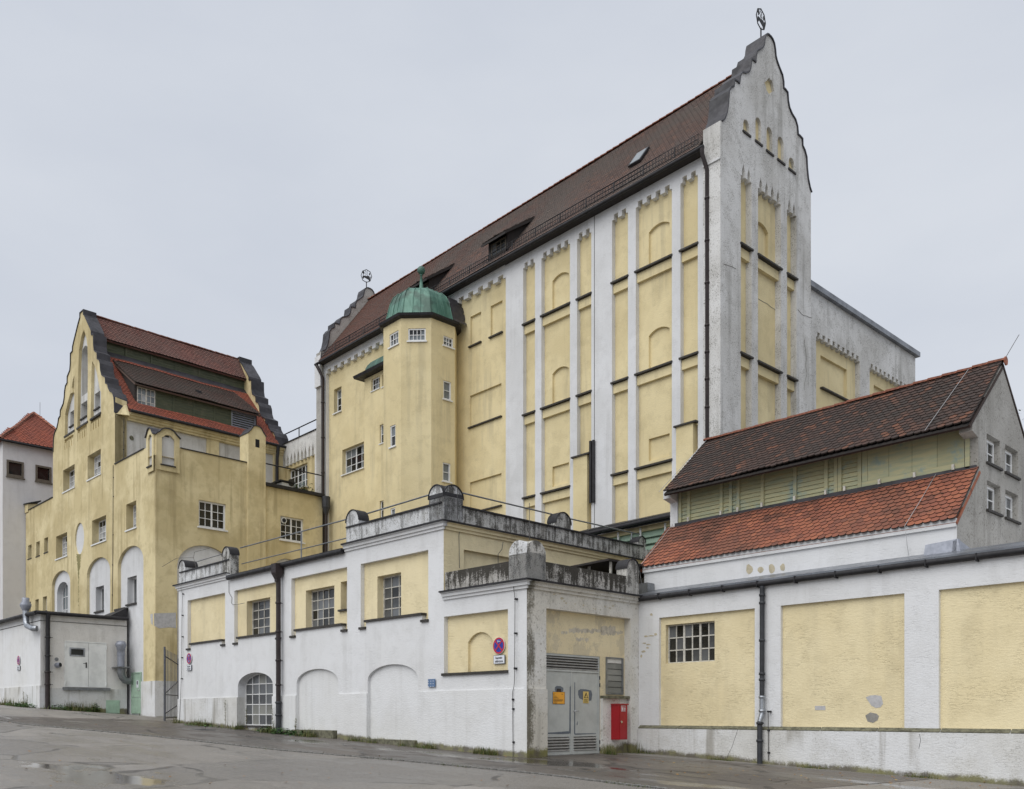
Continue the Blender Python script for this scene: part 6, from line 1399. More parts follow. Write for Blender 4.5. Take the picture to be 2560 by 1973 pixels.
# plinth of the corner
zp = LA.q('Z2', 1018, 1072)[1]
m = MB(); m.prism(LA, rl(lx('Z2', 945), XL + .03, -1, zp), -.05, .1, back=False); m.build('plinth', 'white_plinth', Lh); m = MB(); m.prism(LB, rl(YL - .045, 21.5, -1, zp), -.05, .1, back=False); m.build('plinth', 'white_plinth', Lh)
blob(Lh, LB, [(1025, 622), (1172, 618), (1172, 720), (1130, 715), (1060, 722), (1027, 705)], -.004, 'bare_plaster', 'plaster_patch', z='Z2', t_=.006)
blob(Lh, LA, [(1002, 628), (1017, 624), (1017, 700), (1008, 690), (1003, 660)], -.004, 'bare_plaster', 'plaster_patch', z='Z2', t_=.006)
m = MB(); m.pbox(LB, 23.85, ww + .05, 14.05, 14.22, -.18, 1.5); wr = m.build('wing_roof_edge', 'dark_metal', Lh)
conductor(Lh, LA, [('Z1', 757, 1128), ('Z1', 755, 1683), ('Z2', 750, 610)], [('Z1', 757, 1210), ('Z1', 757, 1335), ('Z2', 755, 100), ('Z2', 752, 300), ('Z2', 750, 500)], 'brown_pipe', d=-.03, r=.014)
conductor(Lh, LM, [('V5', 330, 20), ('V5', 325, 510)], [('V5', 327, 195), ('V5', 325, 400)], d=-.03, r=.016)
gp_ = LM.q('V5', 2130, 400)[0]; pipe(Lh, [(XM + .36, gp_, 18.0), (XM + .2, gp_, 17.3), (XM + .16, gp_, 14.1)], .1, 'dark_metal', ())
hx = LB.q('X5', 865, 1380); m = MB(); m.lathe((XL + .3, ww + .05, 0), [(.0, hx[1] + .05), (.24, hx[1]), (.24, hx[1] - .6), (.1, hx[1] - 1.0)], 10, smooth=False); m.build('hopper', 'grey_pipe', Lh); pipe(Lh, [(XL + .3, ww + .05, hx[1] - 1.0), (XL + .3, ww + .05, 2)], .09, 'brown_pipe', (9, 7))
# ---------------------------------------------------------------- linking wall behind the wing
KY = FF.onA(0, 0, 1)[0]
CB = Plane(FT, 'A', YT + .1); cxa, cxb = CB.q('X5', 180, 700)[0] - 3, XL0 + .3
C = Thing('connecting_wing', 'short white and yellow wing with pointed corbels between gabled house and storehouse', 'building', FT, (-51, YT, ground_z(-51, YT)))
czt = CB.q('X5', 500, 525)[1]; cf0, cf1 = CB.q('X5', 215, 900)[0], CB.q('X5', 712, 800)[0]; czg = CB.q('X5', 690, 690)[1]
cw_ = CB.rect('X5', 340, 985, 608, 1210, .15); cw_ = (cw_[0], cw_[1], CB.q('X5', 500, 1250, .15)[1], CB.q('X5', 340, 985, .15)[1])
ch = crenel(cf0, cf1, 8, czg, 10, .32, .5, True); wall(C, CB, rl(cxa, cxb, 0, czt), [ch], .15, 'white_weathered', 'facade', sides=3)
o = wall(C, CB, rl(cf0 - .03, cf1 + .03, 7.9, czg + .6), [rl(*cw_)], .25, 'yellow_old', 'yellow_field', d=.15); window(C, CB, *cw_, .35, 5, 3, gm='glass_dark', fw=.08, bw=.04, mull=(1, 3), sill=(.06, .07, .1), sillmat='frame_white', prob=('glass_sky', .3)); m = MB(); m.face(CB, grow(cw_, .05), (), .5); m.build('room_dark_sheet', 'dark_interior', C, o)
m = MB(); m.pbox(CB, cxa, cxb, czt, czt + .05, -.06, 3); m.build('coping', 'dark_metal', C)
RC = Thing('roof_railing', 'thin handrail against the sky left of the storehouse corner', 'railing', FT, (-51, YT + .5, czt))
c5 = CB.off(.4); a_, b_ = c5.q('X5', 215, 515), c5.q('X5', 760, 268); zr_ = (a_[1] + b_[1]) / 2
rail(RC, [c5.P(a_[0], zr_), c5.P(b_[0], zr_)], .035, 'dark_metal'); 
for t_ in (a_[0], c5.q('X5', 492, 400)[0]): rail(RC, [c5.P(t_, zr_), c5.P(t_, czt)], .035, 'dark_metal', 'post')
ST = Thing('stay_rod', 'straight dark rod spanning from the chimney pier to the storehouse', 'rod', FF, (XL + .2, 26, 14))
a_, b_ = LB.q('X5', 0, 885), LB.q('X5', 832, 1073); m = MB(); m.tube([LB.P(23.5, LB.q('V5', 1990, 560)[1], 0), LB.P(b_[0], b_[1], -.1)], .035, 6); m.build('bar', 'dark_metal', ST)
AC = Thing('air_conditioner', 'white air conditioning unit on the flat roof by the corbelled wing', 'air conditioner', FF, (XL - 1, 25.5, 14.2))
q0, q1 = Plane(FF, 'B', XL - .3).q('X5', 250, 1190), Plane(FF, 'B', XL - .3).q('X5', 420, 1160)
m = MB(); m.box(XL - 1.1, q0[0], 14.2, XL - .3, q1[0], q1[1] - .1); m.build('casing', 'ac_white', AC); m = MB(); m.box(XL - 1.2, q0[0] - .15, q1[1] - .06, XL - .2, q1[0] + .06, q1[1]); m.build('lid', 'dark_metal', AC); m = MB(); m.tube([(XL - .29, (q0[0] + q1[0]) / 2 + .2, 14.6), (XL - .27, (q0[0] + q1[0]) / 2 + .2, 14.6)], .2, 14); m.build('grille', 'rubber_black', AC)
# ---------------------------------------------------------------- white annex at far left
XW, YW, WZ = -46.9, 13.80, 6.66
WA, WBp = Plane(FF, 'A', YW), Plane(FF, 'B', XW)
Wt = Thing('white_annex', 'flat-roofed white annex with double steel door at far left', 'building', FF, (XW, YW, ground_z(XW - .4, YW)))
dd = WBp.rect('X6', 735, 553, 1210, 1085); zdt = (WBp.q('X6', 735, 553)[1] + WBp.q('X6', 1210, 580)[1]) / 2; zdb = (WBp.q('X6', 740, 1080)[1] + WBp.q('X6', 1200, 1088)[1]) / 2; dd = (dd[0], dd[1], zdb, zdt)
m = MB(); m.prism(WA, rl(-62, XW, -1, WZ), 0, .3, back=False); m.build('front_wall', 'white_base', Wt)
zpl = 3.15; m = MB(); m.prism(WA, rl(-62, XW + .04, -1, zpl), -.05, .0, back=False); m.build('plinth', 'white_plinth', Wt)
wall(Wt, WBp, rl(YW + .002, YL, -1, WZ), [rl(*dd)], .1, 'grey_render', 'side_wall')
m = MB(); m.prism(WBp, rl(YW + .003, YL - .01, -1, zpl - .12), -.03, 0, back=False); m.build('plinth', 'white_plinth', Wt)
m = MB(); m.pbox(WA, -62, XW + .12, WZ - .35, WZ - .33, -.03, 0); m.pbox(WBp, YW - .03, YL - .01, WZ - .35, WZ - .33, -.03, 0); m.build('trim_line', 'slate_sill', Wt, kind='stuff')
m = MB(); m.box(-62, YW - .22, WZ, XW + .22, YL - .02, WZ + .12); m.build('roof', 'dark_metal', Wt)
m = MB(); m.hexa([(XW - 2.2, YL - .9, WZ + .12), (XW + .1, YL - .9, WZ + .12), (XW + .1, YL - .03, WZ + .12), (XW - 2.2, YL - .03, WZ + .12)], [(XW - 2.2, YL - .85, WZ + .14), (XW + .05, YL - .6, WZ + .3), (XW + .05, YL - .03, WZ + .62), (XW - 2.2, YL - .03, WZ + .55)]); m.build('roof_wedge', 'dark_metal', Wt)
m = MB(); m.tube([(XW + .26, YW - .26, WZ + .02), (XW + .26, YL - .05, WZ + .02)], .09, 8); m.build('gutter', 'dark_metal', Wt); m = MB(); m.tube([(-62, YW - .28, WZ + .02), (XW + .26, YW - .28, WZ + .02)], .09, 8); m.build('gutter', 'dark_metal', Wt)
py1 = WBp.q('X6', 530, 500)[0]; zq = WBp.q('X6', 520, 900)[1]
pipe(Wt, [(XW + .26, py1, WZ), (XW + .2, py1, WZ - .3), (XW + .16, py1, zq)], .105, 'dark_metal', (5.5, 4.6)); pipe(Wt, [(XW + .16, py1, zq), (XW + .16, py1, 1.6)], .115, 'brown_pipe', (zq - .05, 3.2))
simple('rust_pipe', (.085, .035, .028), .5, .1, .25, 5)
# steel double door with glazed leaf
m = MB(); m.prism(WBp, rl(*dd), -.03, .08, back=False, holes=[rl(dd[0] + .05, dd[1] - .05, dd[2] + .03, dd[3] - .05)]); o = m.build('double_door', 'door_white', Wt); ms = WBp.q('X6', 1007, 800)[0]
gl = WBp.rect('X6', 790, 628, 965, 735); gl = (gl[0], gl[1], WBp.q('X6', 800, 730)[1], WBp.q('X6', 800, 632)[1])
m = MB(); m.prism(WBp, rl(dd[0] + .05, ms - .008, dd[2] + .03, dd[3] - .05), -.012, .04, back=False, holes=[rl(*gl)]); l1 = m.build('door_leaf', 'door_white', Wt, o)
m = MB(); m.prism(WBp, rl(*gl), -.03, .0, back=False, holes=[rl(gl[0] + .07, gl[1] - .07, gl[2] + .07, gl[3] - .07)]); m.build('pane_frame', 'zinc', Wt, o); m = MB(); m.pbox(WBp, gl[0], gl[1], gl[2], gl[3], .002, .02); m.build('pane', 'glass_dark', Wt, o)
m = MB(); m.prism(WBp, rl(ms + .008, dd[1] - .05, dd[2] + .03, dd[3] - .05), -.01, .04, back=False); m.build('door_leaf', 'door_white', Wt, o)
m = MB(); m.face(WBp, grow(dd, .02), (), .09); m.build('door_back', 'dark_interior', Wt, o)
hq = WBp.q('X6', 978, 825); m = MB(); m.pbox(WBp, hq[0] - .02, hq[0] + .03, hq[1] - .17, hq[1] + .1, -.04, -.012); m.tube([WBp.P(hq[0], hq[1] + .04, -.02), WBp.P(hq[0], hq[1] + .04, -.09), WBp.P(hq[0] - .16, hq[1] + .04, -.09)], .014, 6); m.build('handle', 'rubber_black', Wt, o, kind='stuff')
m = MB(); m.pbox(WBp, dd[0] - .1, dd[1] + .15, dd[2] - .16, dd[2] - .02, -.16, 0); m.build('tread_sill', 'galvanised', Wt, o)
for x_, y_ in ((742, 620), (742, 1035), (1208, 640), (1205, 1050)): q = WBp.q('X6', x_, y_); m = MB(); m.tube([WBp.P(q[0], q[1] - .08, -.05), WBp.P(q[0], q[1] + .08, -.05)], .025, 8); m.build('hinge', 'door_white', Wt, o)
hr = WBp.rect('X6', 1203, 1232, 1358, 1382); m = MB(); m.prism(WBp, rl(*hr), -.05, .02, back=False); ho = m.build('service_hatch', 'door_green', Wt); m = MB(); m.prism(WBp, rl(hr[0] + .03, hr[1] - .03, hr[2] + .03, hr[3] - .03), -.065, -.05, back=False); m.build('hatch_panel', 'door_green', Wt, ho)
cq = WBp.q('X6', 643, 766); m = MB(); m.tube([WBp.P(cq[0], cq[1], -.02), WBp.P(cq[0], cq[1], .02)], .09, 12); m.build('blank_cap', 'galvanised', Wt)
# vents
def flue(th, pts, r, mat='vent_grey'): m = MB(); m.tube(pts, r, 14); return m.build('duct', mat, th)
V1_ = Thing('vent_stack', 'galvanised vent stack with flared cap above the annex roof edge', 'vent', FF, (XW - 1.9, YW - .25, 6))
q = WA.off(-.28); e0, e1, e2 = q.q('X6', 395, 415), q.q('X6', 295, 370), q.q('X6', 292, 210)
arc = [q.P(e0[0] + .0, e0[1], .1), q.P(e0[0] - .1, e0[1], 0), q.P(e0[0] - .32, e0[1] + .02, 0), q.P(e1[0] + .2, e1[1] - .08, 0), q.P(e1[0] + .05, e1[1] + .1, 0), q.P(e1[0], e1[1] + .35, 0), q.P(e2[0], e2[1], 0)]
flue(V1_, arc, .14, 'zinc'); c_ = q.P(e2[0], e2[1], 0); m = MB(); m.lathe(c_, [(.15, -.02), (.26, .22), (.26, .30), (.17, .46), (.17, .62), (.0, .64)], 16); m.build('cap', 'vent_grey', V1_)
V2_ = Thing('vent_stack', 'grey vent stack on a wall bracket beside the green door', 'vent', FF, (XW + .35, YL - .7, 4))
q = WBp.off(-.4); b0, b1_, b2_ = q.q('X6', 1375, 850), q.q('X6', 1375, 660), q.q('X6', 1375, 560)
flue(V2_, [q.P(b0[0], b0[1], 0), q.P(b1_[0], b1_[1], 0)], .175); c_ = q.P(b1_[0], b1_[1], 0); hh = b2_[1] - b1_[1]
m = MB(); m.lathe(c_, [(.19, -.3), (.19, -.24), (.18, -.02), (.20, 0), (.20, hh * .2), (.265, hh * .5), (.265, hh * .68), (.17, hh), (.0, hh)], 16); m.build('cap', 'vent_grey', V2_)
e3 = q.q('X6', 1475, 975); m = MB(); m.pbox(WBp, b0[0] - .32, b0[0] + .42, b0[1] - .06, b0[1] - .02, -.75, 0); m.build('bracket_plate', 'galvanised', V2_)
flue(V2_, [q.P(b0[0], b0[1] - .05, 0), q.P(b0[0], b0[1] - .35, 0), q.P(b0[0] + .06, b0[1] - .55, 0), q.P(b0[0] + .2, b0[1] - .7, 0), q.P(b0[0] + .4, b0[1] - .74, 0), q.P(e3[0] + .02, b0[1] - .74, 0)], .175, 'galvanised')
V3_ = Thing('wall_vent', 'small black hooded vent left of the white steel doors', 'vent', FF, (XW, 15.2, 4.3)); q = WBp.q('X6', 650, 835); m = MB(); m.tube([WBp.P(q[0], q[1], 0), WBp.P(q[0], q[1], -.18), WBp.P(q[0] + .06, q[1] + .02, -.28)], [.13, .13, .11], 12); m.build('hood', 'vent_grey', V3_); m = MB(); m.tube([WBp.P(q[0] + .065, q[1] + .022, -.284), WBp.P(q[0] + .07, q[1] + .023, -.29)], .1, 12); m.build('mouth', 'dark_interior', V3_)
# green door in the white niche
GD = Thing('green_door', 'narrow pale green steel door between annex and gabled house corner', 'door', FF, (-45.2, YL + .16, 1.6))
g = LA.rect('X6', 1495, 920, 1605, 1385, .12); m = MB(); m.prism(LA, rl(*g), .10, .158, back=False, holes=[rl(g[0] + .06, g[1] - .06, g[2] + .02, g[3] - .06)]); m.build('frame', 'door_green', GD); zm = LA.q('X6', 1550, 1200, .12)[1]
for z0, z1 in ((g[2] + .03, zm - .01), (zm + .01, g[3] - .07)): m = MB(); m.prism(LA, rl(g[0] + .07, g[1] - .07, z0, z1), .125, .157, back=False); m.build('panel', 'door_green', GD)
q = LA.q('X6', 1563, 1040, .12); m = MB(); m.pbox(LA, q[0] - .14, q[0] + .14, q[1] - .22, q[1] + .16, .116, .124); m.build('notice', 'sign_white', GD); m = MB(); m.pbox(LA, q[0] - .06, q[0] + .06, q[1] - .06, q[1] + .12, .111, .116); m.build('pictogram', 'ink', GD)
q = LA.q('X6', 1590, 1118, .12); m = MB(); m.tube([LA.P(q[0], q[1], .12), LA.P(q[0], q[1], .05), LA.P(q[0] - .14, q[1], .05)], .018, 6); m.build('handle', 'steel', GD)
# ---------------------------------------------------------------- far white tower block with pyramid roof
XF, yf0 = -64.12, 16.62; PB = Plane(FF, 'B', XF); fz = 17.86 + EYE; wF = 5.2
P_ = Thing('tower_block', 'plain white block with red pyramid roof and brown-framed windows at far left', 'building', FF, (XF - 2.6, yf0 + 2.6, 2))
fw_ = [(16.84, 17.85, 17.27, 18.34), (18.56, 19.54, 17.27, 18.34)]; hs = [rl(a + .06, b - .06, z0 + .1, z1 - .06) for a, b, z0, z1 in fw_]
wall(P_, PB, rl(yf0, yf0 + wF, -1, fz), hs, .15, 'far_white', 'side_wall'); m = MB(); m.box(XF - wF, yf0 + .002, -1, XF - .2, yf0 + wF, fz); m.build('inner_wall', 'far_white', P_)
m = MB(); m.face(Plane(FF, 'A', yf0), rl(XF - wF, XF, -1, fz), ()); m.build('front_wall', 'far_white', P_)
for (a, b, z0, z1), h in zip(fw_, hs):
    m = MB(); m.prism(PB, rl(a, b, z0, z1), -.06, .02, back=False, holes=[inset(h, .06)]); o = m.build('window', 'frame_brown', P_); bb = bounds(inset(h, .06)); pane(P_, o, PB, bb[0], bb[1], bb[2], bb[3], .08, 'glass_dark'); m = MB(); m.pbox(PB, a - .04, b + .06, z0 - .07, z0, -.12, .02); m.build('sill', 'frame_brown', P_, o)
apx = Vector((XF - wF / 2, yf0 + wF / 2, 0)); dv_ = FF; px_a = S('V4', 495, 135); t_ = (-FF.c * apx.x + FF.s * apx.y); apx.z = EYE + (HYP - px_a[1]) / FPX * t_
e_ = .25; C4 = [Vector((XF + e_, yf0 - e_, fz)), Vector((XF + e_, yf0 + wF + e_, fz)), Vector((XF - wF - e_, yf0 + wF + e_, fz)), Vector((XF - wF - e_, yf0 - e_, fz))]
m = MB(); m.add([tuple(c - Vector((0, 0, .02))) for c in C4] + [tuple(apx - Vector((0, 0, .05)))], [(0, 1, 4), (1, 2, 4), (2, 3, 4), (3, 0, 4), (3, 2, 1, 0)]); rf = m.build('roof', 'tile_red', P_)
for a, b in ((C4[0], C4[1]), (C4[3], C4[0])):
    u = (b - a); mid = (a + b) / 2; v_ = apx - mid; Wd, Hh = u.length, v_.length
    tiles(P_, rf, a, u, v_, Wd, Hh, .24, .2, 'tile_red', trim=lambda x, y: not (y / Hh * Wd / 2 < x < Wd - y / Hh * Wd / 2))
for c in C4[:2] + C4[3:]: ridge_tiles(P_, rf, c, apx, .14, .4, 'clay_ridge')
m = MB(); m.tube([C4[0] + Vector((.05, -.05, -.08)), C4[1] + Vector((.05, 0, -.08))], .08, 8); m.build('gutter', 'dark_metal', P_); m = MB(); m.tube([C4[3] + Vector((0, -.05, -.08)), C4[0] + Vector((.05, -.05, -.08))], .08, 8); m.build('gutter', 'dark_metal', P_)
m = MB(); m.tube([apx + Vector((.3, .3, -.2)), apx + Vector((.3, .3, .75))], .012, 5); m.build('rod', 'cable', P_)
cpq = LA.q('V4', 440, 1440); m = MB(); m.hexa([LA.P(-64.05, 15.0, -.05), LA.P(-63.35, 15.0, -.05), LA.P(-63.35, 15.0, .6), LA.P(-64.05, 15.0, .6)], [LA.P(-64.05, 15.55, -.05), LA.P(-63.35, 15.5, -.05), LA.P(-63.35, 15.6, .6), LA.P(-64.05, 15.6, .6)]); m.build('pier', 'yellow_old', Lh); m = MB(); m.hexa([LA.P(-64.1, 15.55, -.12), LA.P(-63.3, 15.48, -.12), LA.P(-63.2, 15.75, .7), LA.P(-64.1, 15.75, .7)], [LA.P(-64.1, 15.62, -.12), LA.P(-63.3, 15.55, -.12), LA.P(-63.2, 15.83, .7), LA.P(-64.1, 15.83, .7)]); m.build('pier_cap', 'dark_metal', Lh)
# ---------------------------------------------------------------- signs and small fittings
def text_mesh(th, name, body, size, mat, pl, s, z, d, parent=None, bold=.0, squeeze=.8):
    cu = bpy.data.curves.new(name, 'FONT'); cu.body = body; cu.size = size; cu.align_x = 'CENTER'; cu.extrude = .0015; cu.offset = bold; cu.resolution_u = 2
    to = bpy.data.objects.new(name, cu); COL.objects.link(to); dg = bpy.context.evaluated_depsgraph_get(); me = bpy.data.meshes.new_from_object(to.evaluated_get(dg))
    bpy.data.objects.remove(to); me.name = name
    for v in me.vertices: x, y, zz = v.co; v.co = Vector(pl.P(s + x * squeeze, z + y, d - zz)) - th.base
    me.materials.clear(); me.materials.append(M[mat]); o = bpy.data.objects.new(name, me); COL.objects.link(o); o.parent = parent or th.o; return o
def circ(c, r, n=28): return [(c[0] + r * math.cos(k * math.tau / n), c[1] + r * math.sin(k * math.tau / n)) for k in range(n)]
def rot_rect(c, L_, W_, a): ca, sa = math.cos(a), math.sin(a); return [(c[0] + x * ca - y * sa, c[1] + x * sa + y * ca) for x, y in ((-L_, -W_), (L_, -W_), (L_, W_), (-L_, W_))]
def no_stopping(label, pl, c, r, plate, arrows, txt=True):
    d0 = -.05; t = Thing('no_stopping_sign', label, 'sign', pl.fr, pl.P(c[0], c[1] - r, d0), 'no stopping signs on the walls')
    m = MB(); m.prism(pl, circ(c, r * 1.03), d0, d0 + .02); m.build('disc', 'sign_white', t)
    m = MB(); m.prism(pl, circ(c, r), d0 - .004, d0 - .001, holes=[circ(c, r * .80)]); m.build('red_ring', 'sign_red', t)
    m = MB(); m.prism(pl, circ(c, r * .805), d0 - .004, d0 - .001, back=False); m.build('blue_field', 'sign_blue', t)
    for a in (R(45), R(-45)): m = MB(); m.prism(pl, rot_rect(c, r * .84, r * .085, a), d0 - .008 - (.001 if a > 0 else 0), d0 - .005, back=False); m.build('red_bar', 'sign_red', t)
    for ax, az, sg in arrows:
        q = (c[0] + ax * r, c[1] + az * r); w_ = r * .2
        for lp in (rot_rect((q[0] + sg * .03, q[1]), w_, r * .03, 0), rot_rect((q[0] - sg * w_ * .62, q[1] + w_ * .36), w_ * .5, r * .03, R(45) * sg), rot_rect((q[0] - sg * w_ * .62, q[1] - w_ * .36), w_ * .5, r * .03, R(-45) * sg)):
            m = MB(); m.prism(pl, lp, d0 - .012, d0 - .009, back=False); m.build('arrow_stroke', 'sign_white', t)
    s0, s1, z0, z1 = plate; m = MB(); m.prism(pl, rl(*plate), d0, d0 + .02); po = m.build('plate', 'sign_frame', t); m = MB(); m.prism(pl, inset(rl(*plate), .012), d0 - .003, d0, back=False); m.build('plate_face', 'sign_white', t, po)
    h = z1 - z0
    text_mesh(t, 'lettering', 'Feuerwehr-', h * .40, 'ink', pl, (s0 + s1) / 2, z0 + h * .56, d0 - .005, po, .001, .62); text_mesh(t, 'lettering', 'anfahrtszone', h * .40, 'ink', pl, (s0 + s1) / 2, z0 + h * .18, d0 - .005, po, .001, .62)
F14 = FA.off(.14)
c = F14.q('V2', 705, 765); e = F14.q('V2', 705, 478); pr = F14.rect('V2', 522, 1100, 915, 1405)
no_stopping('round blue and red no-stopping sign with one arrow on the porch front', F14, c, e[1] - c[1], (pr[0], pr[1], F14.q('V2', 522, 1415)[1], F14.q('V2', 522, 1108)[1]), [(0, .52, 1)])
c = FA.q('V3', 186, 1507); e = FA.q('V3', 186, 1437); pr = FA.rect('V3', 154, 1592, 216, 1660)
no_stopping('round no-stopping sign with two arrows near the iron gate', FA, c, e[1] - c[1], (pr[0], pr[1], FA.q('V3', 154, 1668)[1], FA.q('V3', 154, 1594)[1]), [(0, .5, 1), (0, -.5, -1)])
c = WA.q('X6', 221, 778); e = WA.q('X6', 221, 727); pr = WA.rect('X6', 202, 842, 237, 890)
no_stopping('round no-stopping sign with two arrows on the far left annex', WA, c, e[1] - c[1], (pr[0], pr[1], WA.q('X6', 202, 895)[1], WA.q('X6', 202, 842)[1]), [(0, .5, 1), (0, -.5, -1)])
q = FA.rect('Y2', 2038, 620, 2093, 680); BPq = Thing('blue_plaque', 'small square blue perforated plaque low on the white front wall', 'plaque', FF, FA.P(q[0], q[2], -.02))
q = (q[0], q[1], FA.q('Y2', 2060, 680)[1], FA.q('Y2', 2060, 618)[1])
m = MB(); m.prism(FA, rl(*q), -.05, -.035, back=False); m.build('plate', 'plaque_blue', BPq)
wq, hq_ = (q[1] - q[0]) / 6, (q[3] - q[2]) / 6
for i in range(6):
    for j in range(6):
        if (i * 3 + j * 5 + i * j) % 4 in (0, 2): m = MB(); m.prism(FA, rl(q[0] + wq * (i + .2), q[0] + wq * (i + .8), q[2] + hq_ * (j + .2), q[2] + hq_ * (j + .75)), -.054, -.051, back=False); m.build('mark', 'sign_white', BPq)
# stickers on the grey door
def sticker(pts, z, mat, name, d): return blob(F, FBp, pts, d, mat, name, dr, z=z)
sticker([(191, 656), (373, 661), (373, 846), (191, 844)], 'V1', 'ink', 'notice_border', pdd - .004); sticker([(197, 662), (368, 667), (368, 840), (197, 838)], 'V1', 'sign_orange', 'orange_notice', pdd - .008)
for y, x1 in ((688, 235), (700, 215), (722, 250), (740, 262), (752, 280), (775, 345), (785, 340), (797, 330), (812, 260), (828, 250)): sticker([(205, y), (x1, y + 1), (x1, y + 5), (205, y + 4)], 'V1', 'ink', 'print_line', pdd - .0115)
sticker([(325, 692), (342, 692), (342, 699), (325, 699)], 'V1', 'ink', 'print_line', pdd - .0115)
sticker([(647, 654), (730, 657), (730, 832), (647, 829)], 'V1', 'sign_yellow', 'voltage_warning', pdd - .008)
tri = [FBp.q('V1', *p, pdd) for p in ((688, 666), (720, 754), (656, 753))]; m = MB(); m.prism(FBp, tri, pdd - .014, pdd - .011, back=False, holes=[inset(tri, .014)]); m.build('triangle', 'ink', F, dr)
sticker([(690, 685), (680, 718), (687, 718), (682, 745), (698, 712), (690, 712), (696, 688)], 'V1', 'ink', 'flash', pdd - .0115)
for y, x0, x1 in ((772, 660, 716), (792, 660, 718), (806, 655, 722), (820, 655, 722)): sticker([(x0, y), (x1, y + 1), (x1, y + 8), (x0, y + 7)] if y < 800 else [(x0, y), (x1, y + 1), (x1, y + 3), (x0, y + 2)], 'V1', 'ink', 'print_line', pdd - .0115)
# red fire extinguisher cabinet
BX = Thing('fire_cabinet', 'red wall cabinet for a fire extinguisher right of the grey door', 'cabinet', FF, FBp.P(19.4, 1.0, 0))
wy = FBp.q('V1', 1068, 1100, .12)[0]; wx = FF.onA(*S('V1', 1193, 1100), wy)[0]; pbx = Plane(FF, 'B', wx)
b = (wy, pbx.q('V1', 1312, 1100)[0], pbx.q('V1', 1193, 1380)[1], pbx.q('V1', 1193, 838)[1]); zx = wx - XC + .12

m = MB(); m.pbox(pbx, b[0], b[1], b[2], b[3] - .03, 0, zx); m.build('body', 'red_paint', BX); 
m = MB(); m.pbox(pbx, b[0] - .02, b[1] + .03, b[3] - .03, b[3], -.03, zx + .02); m.build('lid', 'red_paint', BX)
m = MB(); m.pbox(pbx, b[0] + .015, b[1] - .015, b[2] + .02, b[3] - .05, -.012, 0); dr2 = m.build('door', 'red_paint', BX)
s_ = pbx.rect('V1', 1216, 868, 1279, 955); m = MB(); m.pbox(pbx, *s_, -.017, -.0125); st_ = m.build('pictogram', 'sign_white', BX, dr2)
sw2, sh2 = s_[1] - s_[0], s_[3] - s_[2]
m = MB(); m.pbox(pbx, s_[0] + sw2 * .07, s_[1] - sw2 * .07, s_[2] + sh2 * .05, s_[3] - sh2 * .05, -.020, -.0175); m.build('pictogram_ground', 'red_paint', BX, dr2)
for a0, a1, c0, c1 in ((.18, .40, .12, .62), (.22, .36, .66, .85), (.58, .66, .1, .85), (.66, .85, .45, .55), (.72, .86, .2, .34)): m = MB(); m.pbox(pbx, s_[0] + sw2 * a0, s_[0] + sw2 * a1, s_[2] + sh2 * c0, s_[2] + sh2 * c1, -.023, -.0205); m.build('pictogram_mark', 'sign_white', BX, dr2)
k = pbx.q('V1', 1217, 1112); m = MB(); m.tube([pbx.P(k[0], k[1], 0), pbx.P(k[0], k[1], -.03)], .034, 14); m.build('lock', 'steel', BX, dr2)
simple('gate_iron', (.11, .115, .13), .55, .2, .2, 5)
# ---------------------------------------------------------------- iron gate
def at_depth(fr, px, py, t): du, dv = fr.d(px); return Vector((t * du, t * dv, EYE + (HYP - py) / FPX * t))
ga, gb = at_depth(FF, 411.5, 1796, 38.0), at_depth(FF, 446.0, 1803, 40.2)
G = Thing('iron_gate', 'tall grey barred iron gate between gabled house and front range', 'gate', FF, tuple(ga))
za, zb_ = at_depth(FF, 412, 1623, 38.0).z, at_depth(FF, 446, 1641, 40.2).z
def gpt(k, z): p = ga + (gb - ga) * k; return Vector((p.x, p.y, z))
def gzb(k): return ground_z(*FF.world(tuple(gpt(k, 0)))[:2]) + .08
m = MB(); m.tube([gpt(0, gzb(0) - .1), gpt(0, za + .1)], .045, 8); m.build('post', 'gate_iron', G); m = MB(); m.tube([gpt(1, gzb(1) - .1), gpt(1, zb_ - .1)], .035, 8); m.build('post', 'gate_iron', G)
NB = 10
for k in range(1, NB): t_ = k / NB; m = MB(); m.tube([gpt(t_, gzb(t_)), gpt(t_, za + (zb_ - za) * t_ + .02)], .013, 6); m.build('bar', 'gate_iron', G)
zA, zB = at_depth(FF, 412, 1640, 38).z, at_depth(FF, 446, 1662, 40.2).z
for a_, b_ in (((0, zA), (1, zB)), ((0, at_depth(FF, 412, 1737, 38).z), (1, at_depth(FF, 446, 1739, 40.2).z)), ((0, gzb(0) + .05), (1, gzb(1) + .05)), ((0, at_depth(FF, 412, 1735, 38).z), (1, at_depth(FF, 446, 1703, 40.2).z)), ((0, at_depth(FF, 412, 1785, 38).z), (1, at_depth(FF, 446, 1762, 40.2).z))):
    m = MB(); m.tube([gpt(a_[0], a_[1]), gpt(b_[0], b_[1])], .024, 6); m.build('rail', 'gate_iron', G)
